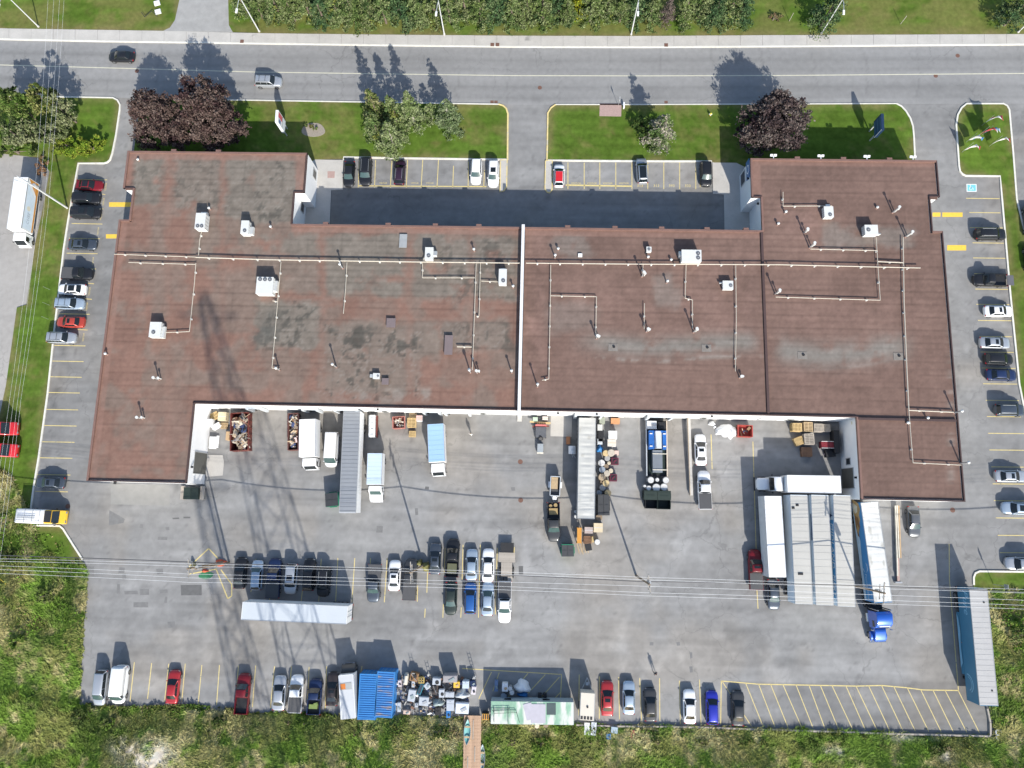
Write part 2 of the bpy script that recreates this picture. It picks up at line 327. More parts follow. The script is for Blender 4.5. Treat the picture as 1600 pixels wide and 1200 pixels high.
# lawns with kerbs
def lawncol(x, y, s):
    n1 = fbm(x, y, .10, 4, s); n2 = fbm(x, y, .9, 3, s+3); n3 = fbm(x*.12, y*1.6, 1.0, 2, s+5)
    g = np.array([.079, .134, .020])*(.62+.45*n1+.5*(n2-.25)+.18*(n3-.5))[:, None]
    g = g*(1+.07*np.sign(np.sin(y*2*PI/1.7+.6*np.sin(x*.05))))[:, None]
    dry = .7*sstep(.48, .74, .62*fbm(x, y, .16, 3, s+9)+.38*fbm(x, y, 1.1, 2, s+11))[:, None]
    return g*(1-dry)+dry*np.array([.150, .142, .048])*(.7+.6*n2)[:, None]
def lawn(poly, label, s=0, zt=.11, extra=None):
    P = [G(x, y)[:2] for x, y in poly]
    bx = [p[0] for p in P]; by = [p[1] for p in P]
    bm = bmesh.new(); vs = [bm.verts.new((x, y, 0)) for x, y in P]; bm.faces.new(vs)
    bmesh.ops.triangulate(bm, faces=bm.faces)
    st = .6                                                   # cut into a grid so the colour attribute has somewhere to live
    for ax, lo, hi in ((0, min(bx), max(bx)), (1, min(by), max(by))):
        for c in np.arange(math.ceil(lo), hi, st):
            co = Vector((c, 0, 0)) if ax == 0 else Vector((0, c, 0)); no = Vector((1, 0, 0)) if ax == 0 else Vector((0, 1, 0))
            bmesh.ops.bisect_plane(bm, geom=bm.verts[:]+bm.edges[:]+bm.faces[:], plane_co=co, plane_no=no)
    me = bpy.data.meshes.new('lawn'); bm.to_mesh(me); bm.free(); me.materials.append(M_lawn)
    n = len(me.vertices); co = np.zeros(n*3); me.vertices.foreach_get('co', co); co = co.reshape(-1, 3); co[:, 2] = zt+.03*(fbm(co[:, 0], co[:, 1], .3, 2, s)-.5); me.vertices.foreach_set('co', co.ravel())
    Cc = lawncol(co[:, 0], co[:, 1], s)
    if s in (23, 27): dv = sstep(.35, .6, fbm(co[:, 0]*.5, co[:, 1], .35, 3, 91))[:, None]*.55; Cc = Cc*(1-dv)+dv*np.array([.165, .15, .055])
    dm = np.full(n, 9.)
    for q0, q1 in zip(P, P[1:]+P[:1]):
        ex, ey = q1[0]-q0[0], q1[1]-q0[1]; tt = np.clip(((co[:, 0]-q0[0])*ex+(co[:, 1]-q0[1])*ey)/(ex*ex+ey*ey+1e-9), 0, 1); dm = np.minimum(dm, np.hypot(co[:, 0]-q0[0]-tt*ex, co[:, 1]-q0[1]-tt*ey))
    wd_ = (np.exp(-(dm/.9)**2)*sstep(.3, .6, fbm(co[:, 0], co[:, 1], .5, 3, s+77)))[:, None]*.75; Cc = Cc*(1-wd_)+wd_*np.array([.17, .145, .065])
    if extra: Cc = extra(co[:, 0], co[:, 1], Cc)
    at = me.color_attributes.new('col', 'FLOAT_COLOR', 'POINT'); at.data.foreach_set('color', np.concatenate([np.clip(Cc, .005, .5), np.ones((n, 1))], 1).astype(np.float32).ravel())
    for p in me.polygons:
        if p.normal.z < 0: p.flip()
    me.update()
    o = link(bpy.data.objects.new('lawn', me)); tag(o, label, 'lawn', kind='structure'); return o
def kerb(pts, m=None, wd=.17, h=.15, label=None, yellow=None, name='kerb'):
    P = [Vector(G(x, y)) for x, y in pts]; mb = MB(); L_ = []; R_ = []
    for k, p in enumerate(P):
        a = P[max(0, k-1)]; b = P[min(len(P)-1, k+1)]; d = (b-a).normalized(); n = Vector((-d.y, d.x, 0))
        L_.append(p+n*wd/2); R_.append(p-n*wd/2)
    for k in range(len(P)-1):
        mb.add([(v.x, v.y, z) for z in (-.03, h) for v in (R_[k], R_[k+1], L_[k+1], L_[k])], [(4, 5, 6, 7), (0, 1, 5, 4), (2, 3, 7, 6)]+([(0, 4, 7, 3)] if k == 0 else [])+([(1, 2, 6, 5)] if k == len(P)-2 else []))
    o = mb.build(name, m or M_kerb); tag(o, label, 'kerb', kind='structure'); return o
lawn([(-80, 148), (0, 150.5), (177, 153.2), (185, 158), (188, 168), (182, 210), (176, 243), (172, 251), (164, 255.5), (123, 255.5), (115, 300), (107, 345), (100, 390), (84, 530), (75, 615), (61, 715), (53, 763), (48.5, 797), (44, 818), (0, 800), (-40, 760), (0, 650), (10, 602), (27, 481), (42, 476), (56, 379), (66, 335), (78, 268), (62, 247), (0, 240), (-80, 236)],
     'green strip of lawn between the west drive and the stalls', 3)
kerb([(-60, 149), (0, 150.5), (177, 153.2), (184, 157), (188, 164), (187.5, 172), (182, 210), (176, 240), (172.5, 250), (168, 254), (163, 255.5), (123, 255.5), (115, 300), (107, 345), (100, 390), (84, 530), (75, 615), (61, 715), (53, 763), (48.5, 797)], wd=.26, label='white kerb edging the west lawn strip')
lawn([(30, 820), (94, 822), (99, 826), (114, 851), (130, 875), (100, 890), (60, 870)], 'small wedge of lawn below the yellow work van', 5)
kerb([(44, 820.5), (94, 822), (99, 826), (114, 850), (129.5, 874)], wd=.26, label='white kerb below the yellow work van')
lawn([(222, 155), (400, 157.6), (600, 160.8), (779, 163.7), (788, 167), (793, 175), (794, 180), (793, 249.6), (540, 246.8), (538, 249), (492, 249.8), (470, 265), (300, 262), (207, 262), (214, 200)], 'front lawn with pine cluster left of the middle drive', 8)
kerb([(222, 154.7), (400, 157.2), (600, 160.4), (779, 163.4)], wd=.22, h=.13, label='low kerb between road and left front lawn')
kerb([(779, 163.4), (786, 165.5), (791, 170), (793.6, 178), (793, 249.8)], M_kerby, .26, label='yellow kerb at the left side of the middle drive')
kerb([(793, 249.8), (640, 247.6), (537, 246), (537, 250.6)], wd=.26, label='pale kerb at the head of the left front stalls')
lawn([(868, 164), (1000, 164), (1200, 163.3), (1400, 162.6), (1413, 171.5), (1422, 185), (1427, 202), (1429, 262), (1165, 262), (1150, 254.8), (1115, 254.5), (1110, 251.8), (855, 250.8), (855.5, 178), (861, 169)], 'front lawn with red paving pad right of the middle drive', 12)
kerb([(868, 164), (861, 169), (856, 177), (854.6, 251)], M_kerby, .24, label='yellow kerb at the right side of the middle drive')
kerb([(868, 163.8), (1000, 163.8), (1200, 163.1), (1400, 162.3)], wd=.2, h=.13, label='low kerb between road and right front lawn')
kerb([(1400, 162.3), (1408, 166.5), (1415, 174), (1422, 185.5), (1426, 198), (1427.6, 215), (1429, 247)], wd=.26, label='curved white kerb beside the north east wing')
kerb([(854.6, 251), (980, 252), (1112, 252.4)], wd=.26, label='pale kerb at the head of the right front stalls')
lawn([(1510, 162.6), (1567, 162.6), (1573, 166), (1576.5, 173), (1582.5, 240), (1588, 312), (1601, 366), (1640, 560), (1660, 720), (1625, 720), (1606, 680), (1592, 600), (1578, 460), (1564.5, 305), (1562, 275.6), (1509, 275), (1502, 271.5), (1498.5, 263), (1495, 215), (1493.5, 195), (1497, 177), (1502, 168)], 'lawn island with feather flags at the east entrance', 17)
kerb([(1645, 760), (1622, 690), (1604, 660), (1592, 600), (1578, 460), (1564.5, 305), (1562, 275.6), (1509, 275), (1503.5, 272.5), (1499.5, 268), (1498, 260), (1495, 215), (1493.5, 196), (1496, 180), (1502, 169), (1510, 162.4), (1567, 162.4), (1573, 165.5), (1576.5, 172), (1582.5, 240), (1588, 312), (1601, 366)], wd=.26, label='white kerb around the flag island and east stalls')
lawn([(1520.5, 925), (1520.5, 903), (1524, 895), (1531, 892.8), (1660, 894), (1660, 930)], 'small lawn corner at the south east kerb', 19)
kerb([(1521, 914), (1520.8, 902), (1523.5, 895.5), (1530, 892.6), (1660, 894)], wd=.26, label='white kerb at the south east corner')
lawn([(-280, 33.5), (0, 44.8), (250, 48.6), (256, 49), (266, 44), (274, 32), (281, 0), (300, -100), (-280, -110)], 'lawn with small markers beyond the sidewalk', 23, .13)
lawn([(356, -100), (357, 0), (358, 40), (364, 50.8), (420, 52.6), (600, 54.6), (820, 56.4), (1000, 56.8), (1180, 55.6), (1600, 53.8), (1880, 52), (1880, -100)], 'grass verge in front of the tall tree belt', 27, .13)
# concrete around the courtyard
def pad(poly, label, m=None, z1=.10, name='concrete_pad', cat='concrete pad'):
    o = MB().prism([G(x, y)[:2] for x, y in poly], -.02, z1).build(name, m or M_conc); tag(o, label, cat, kind='structure'); return o
pad([(470, 262), (492, 249.6), (536.6, 250.4), (535.4, 296.5), (517.5, 297.5), (514.5, 366), (470, 366)], 'pale concrete walk by the north west wing')
pad([(1113, 252.8), (1150, 255), (1185, 256), (1192, 366), (1132, 366), (1131, 304), (1114, 303)], 'pale concrete walk by the north east wing')
for t_, pl in (('left', [(782, 250.4), (792.4, 250.4), (791.6, 291), (788, 298), (781.4, 300.4)]), ('right', [(852.4, 251.4), (862.8, 251.4), (862.6, 296), (859, 301.5), (855, 300.5), (851.4, 295)])):
    pad(pl, 'concrete stub at the %s of the middle drive' % t_, z1=.14, name='traffic_island', cat='traffic island'); kerb(pl+pl[:1], M_kerby, .16, .17, 'yellow edge of the %s concrete stub' % t_)
pad([(860.5, 646), (894, 646), (893, 682.5), (860, 681.5)], 'pale concrete apron beside the stored trailer', z1=.05)
pad([(316, 711), (348, 711), (350, 722), (348, 743), (322, 745)], 'concrete apron outside the shutter door', z1=.03)
pad([(937, 162.6), (971, 162.8), (970.5, 182.5), (936.4, 182)], 'small red paver pad on the lawn', mat('red_pavers', (.36, .25, .22), .9, 0, .15, 5), .13, 'paver_pad', 'paver pad')
pad([(512, 268), (523.5, 268), (523, 278.5), (512, 278.5)], 'pink paver square in the concrete walk', MATS['red_pavers'], .112, 'paver_pad', 'paver pad')
# worn bed in the lawn
o = MB().prism([G(490+18*math.cos(a)*(1+.08*math.sin(3*a)), 203.5+11.5*math.sin(a)*(1+.06*math.cos(2*a)))[:2] for a in np.linspace(0, 2*PI, 28)[:-1]], .05, .15).build('gravel_bed', mat('bare_gravel', (.27, .235, .19), .95, 0, .25, 6, bump=.4)); tag(o, 'round bare planting bed in the left front lawn', 'planting bed', kind='structure')
# painted lines
def pl(a, b, wd=.11, m=None): return sheet('painted_line', a, b, wd, m or M_yellow, .008, LOT)
for x0, x1, y0 in ((561.4, 559.6, 250), (586.9, 585.2, 250), (612.4, 610, 250), (636.9, 634.8, 250), (660.6, 658, 250), (685.2, 682.8, 250), (708.7, 707.4, 259), (732, 731.4, 252), (757, 755.8, 266)): pl((x0, y0), (x1, 293))
for x0 in (887.4, 912.8, 937.2, 962.2, 987.4, 1012.2, 1037.2, 1062, 1087.2): pl((x0, 254), (x0, 295.5))
pl((560, 290.4), (760, 291.6), .16); pl((884, 289.2), (987, 291), .24)
for y, a, b in ((280.6, 122, 167.5), (303.7, 160, 164.6), (326, 150, 161.4), (349.6, 112, 160), (372.5, 108, 156), (396, 104, 152.5), (419.7, 102, 150), (443, 138, 147), (467.2, 133, 143.7), (490.6, 92, 140), (515.2, 121, 137), (540, 85, 133.6), (564.5, 82, 130.6), (589, 79, 127.5), (613.6, 76, 124.6), (640, 72, 122), (665.2, 69, 119.6), (690.6, 66, 116.4), (715.6, 62.5, 113), (741.8, 58, 110), (768, 55, 106)): pl((a, y-.4), (b, y+.5))
for y, a, b in ((309.8, 1509.5, 1562), (332, 1514.6, 1563), (355.6, 1515.5, 1567), (379.4, 1519.6, 1568.6), (403, 1520.4, 1571), (427.6, 1522, 1572), (451.6, 1524, 1575), (475.4, 1525.6, 1577), (500.6, 1528, 1580.6), (525.6, 1530, 1581), (550, 1532, 1584), (575, 1534, 1587), (599.6, 1536, 1589.4), (625.4, 1540, 1592), (650.8, 1542, 1595), (677, 1544, 1601), (703, 1546, 1606), (729.4, 1549, 1610), (756, 1551, 1616), (782.2, 1553, 1620), (809.2, 1556, 1624), (836.4, 1559, 1628), (863.4, 1562, 1632)): pl((a, y), (b, y+.6))
for a, b in (((478, 873), (470.6, 940)), ((502, 873), (498, 940)), ((528, 872), (524.4, 941)), ((554.4, 872), (550, 940)), ((579, 872), (576, 940)), ((605, 872), (600.6, 941)), ((668.7, 877), (667, 926)), ((695.6, 856), (694, 897)), ((723.5, 851), (722, 906)), ((720.8, 949), (720, 965)), ((750.6, 851), (747.5, 965)), ((777, 856), (774, 960)), ((803.7, 855), (803, 869)), ((664.4, 951), (663.6, 965)), ((652.6, 915), (652, 940)), ((692.6, 944), (692, 965)), ((426, 874), (421, 940)), ((400, 873), (392, 925)),
             ((210, 1034.6), (203.2, 1096)), ((237, 1036), (230.6, 1092)), ((263.8, 1037), (257, 1097)), ((289.5, 1037), (284, 1097)), ((315.5, 1039), (309.6, 1100)), ((343, 1039), (338.4, 1102)), ((372.7, 1040), (367, 1103)), ((399.5, 1040), (394.4, 1105)), ((429, 1041), (422.6, 1106)), ((455.5, 1041), (450, 1107)), ((483, 1042), (480, 1108)), ((510.4, 1041), (508, 1109)), ((565.6, 1041), (563, 1055)),
             ((905, 1054), (904.4, 1118)), ((936.5, 1057), (936.5, 1123)), ((966.7, 1058), (968, 1124)), ((999.5, 1059.5), (1002.4, 1126)), ((1030.5, 1060), (1031, 1126)), ((1061.7, 1063.5), (1063, 1131)), ((1093, 1062), (1095.4, 1133)),
             ((1111, 679), (1112.7, 733)), ((1176.4, 690), (1181.4, 858)), ((1182.7, 921), (1184.4, 951)), ((1483, 850), (1483.4, 905)), ((1483.4, 905), (1497.4, 1078))): pl(a, b)
tops = [20, 92, 165, 243, 320, 388, 457, 540, 600, 675, 752, 825, 905, 985, 1058, 1130, 1208]
bots = [118, 195, 278, 345, 415, 495, 580, 655, 725, 800, 880, 953, 1033, 1107, 1180, 1260, 1335]
BY = lambda x: xl([(1126, 1132), (1180, 1136), (1400, 1142.6), (1530, 1146)], x)
TY = lambda x: xl([(1127, 1064), (1185, 1069), (1337, 1072), (1377, 1071), (1416, 1074.5), (1442, 1078), (1498, 1078.8)], x)
for a, b in [(1128, 1174), (1165, 1192.5)]+[(1180+t/3.81, 1180+u/3.81) for t, u in zip(tops, bots)]: pl((a, TY(a)), (b, BY(b)-1), .10)
ks = (1127, 1185, 1264, 1337.5, 1377, 1416, 1442.5, 1498)
for a, b in zip(ks, ks[1:]): pl((a, TY(a)), (b, TY(b)), .13)
pl((1127, 1064), (1126, 1132), .12)
for a, b in (((722, 1044.5), (800, 1049)), ((800, 1049), (877.5, 1053.8)), ((877.5, 1053.8), (875.6, 1098)), ((770, 1080), (780, 1051)), ((790, 1094), (825, 1052)), ((815, 1094), (852, 1054)), ((840, 1096), (874, 1058)), ((862, 1096), (875.6, 1082)), ((748, 1092), (768, 1050))): pl(a, b)
for a, b in (((295, 886), (326, 857)), ((326, 857), (341, 873)), ((337.6, 889), (356, 935.5)), ((345, 890), (362, 913)), ((362, 913), (362, 931)), ((362, 931), (356, 935.5)), ((296, 897), (339, 889))): pl(a, b, .16)
def block(a, b, c, d): quadsheet('painted_block', [(a, c), (b, c), (b, d), (a, d)], M_yellowb, .008, LOT)
block(170.6, 206, 316, 323.2); block(165.6, 188, 366, 372.6); block(1457, 1469.5, 332, 338.6); block(1472.4, 1504, 332, 339); block(1480, 1509.6, 383, 391.4)
for u, v, a, b, dk in ((221, 822, 6, 6, 0), (254, 841, 15, 5, 0), (292, 808.6, 11, 2.6, 1), (275, 810, 9, 1.8, 1), (262, 826, 4, 4, 0), (190, 891, 10, 9, 0), (194, 901, 5, 8, 0), (185, 920, 5, 15, 0), (205, 926, 20, 5, 0), (226, 925, 14, 9, 0), (256, 924, 11, 5, 0), (259, 937, 5, 10, 0), (220, 945, 23, 8, 0), (268, 976, 10.5, 9, 0), (299, 922, 32, 16, 1), (593, 827, 10.5, 10.5, 0), (667, 762.6, 7, 5, 1), (651, 799.5, 4, 10.5, 0), (814, 891, 6.5, 13, 1), (802, 764, 5, 5, 0), (1018, 1006, 6, 5, 0), (1060, 1006, 4, 5, 0), (1080, 1024, 3, 9, 0), (1080, 1046, 4, 9, 0), (142, 893, 10, 16, 0), (250, 893, 9, 8, 0)):
    sk = 1.5*math.sin(u); quadsheet('asphalt_patch', [(u-a/2+sk, v-b/2), (u+a/2, v-b/2+sk*.4), (u+a/2-sk*.5, v+b/2), (u-a/2, v+b/2-sk*.3)], M_patch2 if dk else M_patch, .005, LOT)
quadsheet('asphalt_patch', [(171, 797), (195, 811), (193, 817), (170, 821)], M_patch, .005, LOT)
quadsheet('asphalt_patch', [(173, 757), (265, 758), (265, 790), (173, 788)], mat('asphalt_patch_pale', (.235, .23, .215), .95, 0, .1, 1), .004, LOT)
def disc(name, u, v, r, m, z, parent, n=16, zz=0):
    c = G(u, v, zz); return MB().add([(c[0]+r*math.cos(2*PI*k/n), c[1]+r*math.sin(2*PI*k/n), z) for k in range(n)], [tuple(range(n))]).build(name, m, parent)
for u, v in ((813.6, 781.5), (106, 791), (1488.5, 797), (813, 721.5)): disc('manhole_cover', u, v, .38, M_iron, .007, LOT)
for u, v in ((1496.3, 87), (1462, 118.5), (843.5, 137), (214, 111)): disc('manhole_cover', u, v, .36, M_iron, .013, ROAD)
for u, v in ((769.3, 70.6), (777.4, 70.6), (1040.6, 71.2), (378.6, 65.4)): MB().box(G(u, v)[:2]+(.105,), (.62, .62, .11)).build('catch_basin', M_iron, sw)
for u, v in ((768.8, 159.2), (775, 159.4), (1040.7, 159.8)): quadsheet('catch_basin', [(u-2.6, v-2.2), (u+2.6, v-2.2), (u+2.6, v+2.2), (u-2.6, v+2.2)], M_iron, .013, ROAD)
FONT = bpy.data.curves.new('letters', 'FONT')
def text(name, s, size, m, M, parent=None, ext=0.0, shear=0.0, sx=1.0):
    cu = bpy.data.curves.new('t', 'FONT'); cu.body = s; cu.size = size; cu.align_x = 'CENTER'; cu.align_y = 'CENTER'; cu.extrude = ext; cu.shear = shear; cu.space_character = 1.08; cu.resolution_u = 2
    t = bpy.data.objects.new('t', cu); COL.objects.link(t)
    me = bpy.data.meshes.new_from_object(t.evaluated_get(bpy.context.evaluated_depsgraph_get())); bpy.data.objects.remove(t); bpy.data.curves.remove(cu)
    me.materials.clear(); me.materials.append(m); o = link(bpy.data.objects.new(name, me), parent)
    o.matrix_local = M @ Matrix.Diagonal((sx, 1, 1, 1)); return o
def gtext(s, u, v, size, rz=0, m=None): 
    c = G(u, v); text('painted_lettering', s, size, m or M_yellow, Matrix.Translation((c[0], c[1], .009)) @ Matrix.Rotation(rz, 4, 'Z'), LOT)
for u in (900, 925, 949.6, 974.8): gtext('VISITOR', u, 286.6, .42)
for u, s in ((1000, '313'), (1025.6, '313'), (1049.6, '393'), (1074.6, '333'), (1097, '335')): gtext(s, u, 290.4, .62)
for u in (573, 598.6, 648, 671.4): gtext('VISITOR', u, 286.2, .34)
for k, (u, v) in enumerate(((165.5, 292), (162, 315), (158, 338), (153.5, 361), (149.5, 384), (145.5, 408), (142.6, 431), (140, 455), (136, 479), (133, 503), (130.6, 527))): gtext('VISITOR', u, v, .36, PI/2)
# accessible stall symbol
M_acc = mat('cyan_paint', (.16, .48, .62), .8, 0, .12, 4); M_accw = mat('symbol_white', (.7, .72, .70), .8, 0, .08, 4)
quadsheet('accessible_sign', [(1510, 287.4), (1525.8, 287.6), (1526, 299.6), (1510.4, 299.6)], M_accw, .008, LOT)
quadsheet('accessible_sign', [(1511.4, 288.6), (1524.6, 288.8), (1524.8, 298.4), (1511.6, 298.4)], M_acc, .012, LOT)
c = Vector(G(1518, 293.6)); mb = MB()
ar = [(c.x-.12+.26*math.cos(a), c.y-.12+.26*math.sin(a)) for a in np.linspace(.6, 5.9, 16)]
for k in range(15):
    a, b = ar[k], ar[k+1]; ca = (c.x-.12+(a[0]-c.x+.12)*.72, c.y-.12+(a[1]-c.y+.12)*.72); cb = (c.x-.12+(b[0]-c.x+.12)*.72, c.y-.12+(b[1]-c.y+.12)*.72)
    mb.add([a+(.016,), b+(.016,), cb+(.016,), ca+(.016,)], [(0, 1, 2, 3)])
for q in ([(-.2, .35), (-.1, .35), (-.04, .02), (-.14, .02)], [(-.1, .1), (.16, .1), (.16, .02), (-.1, .02)], [(.1, .06), (.2, .06), (.32, -.3), (.22, -.3)], [(-.22, .52), (-.08, .52), (-.08, .40), (-.22, .40)]): mb.add([(c.x+x, c.y+y, .016) for x, y in q], [(0, 1, 2, 3)])
mb.build('wheelchair_symbol', M_accw, LOT)
# rough field around the south and west of the lot
R_W = [(-90, 700), (-10, 730), (20, 745), (48, 800), (60, 840), (98, 880), (132, 876), (138, 890), (138, 905), (131, 1000), (126, 1102), (-120, 1180)]
R_S = [(-140, 1098), (126, 1100), (160, 1103), (300, 1106), (380, 1112), (480, 1113), (560, 1119), (640, 1116), (760, 1124), (900, 1131), (1100, 1134), (1180, 1138), (1548, 1149.6), (1600, 1120), (1760, 1150), (1780, 1330), (-200, 1330)]
R_E = [(1521, 915), (1524, 922), (1700, 920), (1760, 1160), (1552, 1152), (1549, 1130), (1541, 1060), (1530, 970)]
X, Y, F = gridxy(-96, 92, -56, 24, .22)
qx, qy = proj(np.stack([X, Y, 0*X], 1))
wob = 3.2*(fbm(X, Y, .8, 3, 61)-.5)
ins = inpoly(qx+wob, qy+wob, R_W) | inpoly(qx, qy-wob*1.2, R_S) | inpoly(qx+wob, qy, R_E)
ny = int((24+56)/.22)+1; nx = int((92+96)/.22)+1
I2 = ins.reshape(ny, nx).astype(float); D = I2.copy()
for _ in range(6):
    D = (D+np.roll(D, 1, 0)+np.roll(D, -1, 0)+np.roll(D, 1, 1)+np.roll(D, -1, 1))/5
D = sstep(.5, 1, D.ravel())
hn = fbm(X, Y, .33, 4, 50); hm = fbm(X, Y, 1.3, 3, 55)
Hh = .03+D*(.10+.42*hn*hn+.38*np.abs(hm-.5)*2)
qs = sstep(1090, 1130, qy)
def fieldcol(x, y, qx, qy):
    a = fbm(x, y, .13, 4, 70); b = fbm(x, y, .55, 4, 74); c = fbm(x, y, 1.6, 3, 78)
    green = np.array([.115, .190, .030]); dk = np.array([.085, .110, .034]); straw = np.array([.40, .345, .165]); olive = np.array([.20, .195, .065]); earth = np.array([.42, .375, .32])
    t = sstep(.46, .60, .45*a+.55*b)[:, None]; C = green*(1-t)+straw*t
    o = sstep(.50, .62, fbm(x, y, .3, 3, 90))[:, None]; C = C*(1-.7*o)+olive*.7*o
    d = sstep(.52, .68, c*.5+.5*fbm(x, y, .25, 3, 95))[:, None]; C = C*(1-.62*d)+dk*.62*d
    band = np.exp(-((qy-1132)/16)**2)*((qx > 120) & (qx < 640)); C = C*(1-.55*band[:, None])+dk*1.1*.55*band[:, None]
    e = np.clip(1.5*np.exp(-((qx-232)/34)**2-((qy-1182)/22)**2)+1.0*np.exp(-((qx-190)/16)**2-((qy-1165)/10)**2)+1.1*np.exp(-((qx-1305)/16)**2-((qy-1176)/7)**2)+.9*np.exp(-((qx-1480)/10)**2-((qy-1180)/8)**2)+.8*np.exp(-((qx-1400)/40)**2-((qy-1152)/4)**2), 0, 1.3)*sstep(.3, .62, .5*b+.5*c)
    e = np.clip(e, 0, 1)[:, None]; C = C*(1-e)+earth*e
    return C*(.82+.66*c)[:, None], e[:, 0]
Cf, bare = fieldcol(X, Y, qx, qy)
Ff = F[ins[F].all(1)]
us, inv = np.unique(Ff, return_inverse=True); Ff = inv.reshape(-1, 4)
o = link(bpy.data.objects.new('field', npmesh('field', np.stack([X, Y, Hh], 1)[us], Ff, M_field, np.clip(Cf, .004, .5)[us], True))); tag(o, 'rough uneven meadow south and west of the lot', 'field', kind='structure')
# tufts of long grass and weeds growing on it
def tufts(n, seed):
    rg = np.random.default_rng(seed); k = rg.choice(np.nonzero(ins & (D > .02))[0], n)
    x = X[k]+rg.uniform(-.12, .12, n); y = Y[k]+rg.uniform(-.12, .12, n); z = Hh[k]
    ax, ay = proj(np.stack([x, y, z], 1)); vis = (ax > -30) & (ax < 1630) & (ay < 1230)
    x, y, z, k, ax, ay = x[vis], y[vis], z[vis], k[vis], ax[vis], ay[vis]
    c, e = fieldcol(x, y, ax, ay); keep = e < rg.uniform(.15, .8, len(x)); x, y, z, k, c = x[keep], y[keep], z[keep], k[keep], c[keep]; n = len(x)
    wind = 2*PI*fbm(x, y, .12, 2, 101)*1.6
    Vs = []; Cs = []
    for b in range(4):
        th = wind+rg.normal(0, .9, n); ln = rg.uniform(.28, .75, n)*(.55+.9*fbm(x, y, .4, 2, 103)); ti = rg.uniform(.65, 1.4, n); wd = rg.uniform(.035, .085, n)
        dx, dy = np.cos(th)*np.sin(ti)*ln, np.sin(th)*np.sin(ti)*ln; dz = np.cos(ti)*ln
        sx, sy = -np.sin(th)*wd, np.cos(th)*wd; bx, by = x+rg.normal(0, .07, n), y+rg.normal(0, .07, n)
        P = np.stack([np.stack([bx-sx, by-sy, z-.03], 1), np.stack([bx+sx, by+sy, z-.03], 1), np.stack([bx+dx, by+dy, z+dz], 1)], 1)
        Vs.append(P.reshape(-1, 3)); cc = c*rg.uniform(.85, 1.4, (n, 1)); Cs.append(np.repeat(cc, 3, 0))
    V = np.concatenate(Vs); C = np.concatenate(Cs); return V, np.arange(len(V)).reshape(-1, 3), np.clip(C, .004, .5)
M_blade = mat('grass_blades', (1, 1, 1), .8, 0, .1, 2, spec=.05, attr=True)
V, F3, C3 = tufts(120000, 5)
o = link(bpy.data.objects.new('long_grass', npmesh('long_grass', V, F3, M_blade, C3))); tag(o, 'tangled long grass and weeds covering the meadow', 'grass', kind='stuff')
def scrub(n, seed, poly, label, sz=(.10, .22), hmax=.9, cols=((.06, .10, .02), (.11, .125, .035), (.15, .12, .07))):
    rg = np.random.default_rng(seed); P = [G(*p)[:2] for p in poly]; xs_ = [p[0] for p in P]; ys_ = [p[1] for p in P]
    x = rg.uniform(min(xs_), max(xs_), n); y = rg.uniform(min(ys_), max(ys_), n)
    hh = hmax*sstep(.40, .75, fbm(x, y, .7, 3, seed)); ok = inpoly(x, y, P) & (hh > .06); x, y, hh = x[ok], y[ok], hh[ok]; n = len(x)
    z = rg.uniform(0, 1, n)**.6*hh+.1; V, F_, C_ = leaves(np.stack([x, y, z], 1), rg.uniform(sz[0], sz[1], n), rg)
    ci = np.clip((fbm(x, y, .5, 2, seed+4)*3.2-.3+rg.normal(0, .3, n)), 0, 2.99).astype(int); cc = np.array(cols)[ci]*rg.uniform(.7, 1.4, (n, 1))
    o = link(bpy.data.objects.new('weeds', npmesh('weeds', V, F_, M_blade, np.repeat(cc, 4, 0)))); tag(o, label, 'weeds', kind='stuff')
def leaves(P, s, rg, up=.55):
    """one randomly tilted leaf card with four corners per point"""
    n = len(P); a = rg.normal(0, 1, (n, 3)); a[:, 2] = np.abs(a[:, 2])+up; a /= np.linalg.norm(a, axis=1)[:, None]
    t = np.cross(a, rg.normal(0, 1, (n, 3))); t /= np.linalg.norm(t, axis=1)[:, None]; b = np.cross(a, t)
    s = s[:, None]; V = np.stack([P-t*s, P-b*s*.55, P+t*s, P+b*s*.55], 1).reshape(-1, 3)
    return V, np.arange(n*4).reshape(-1, 4), None
scrub(26000, 11, [(128, 1097), (200, 1103), (300, 1099), (340, 1104), (400, 1108), (560, 1116), (560, 1150), (300, 1165), (140, 1160)], 'dark weedy scrub along the south west kerb', hmax=.45)
scrub(9000, 12, [(560, 1122), (720, 1118), (900, 1133), (1000, 1136), (1000, 1165), (560, 1160)], 'weedy scrub behind the blue containers and scrap yard')
scrub(9000, 13, [(1000, 1138), (1548, 1151), (1548, 1172), (1000, 1160)], 'weedy scrub below the hatched stalls')
scrub(9000, 14, [(1535, 925), (1600, 925), (1640, 1180), (1562, 1160)], 'green weeds to the right of the blue sided trailer', cols=((.09, .16, .02), (.10, .17, .03), (.20, .18, .06)))
scrub(9000, 15, [(-20, 800), (40, 800), (130, 880), (128, 1080), (-40, 1100)], 'green weeds west of the lot', cols=((.09, .175, .02), (.075, .13, .02), (.24, .20, .08)), hmax=.7)
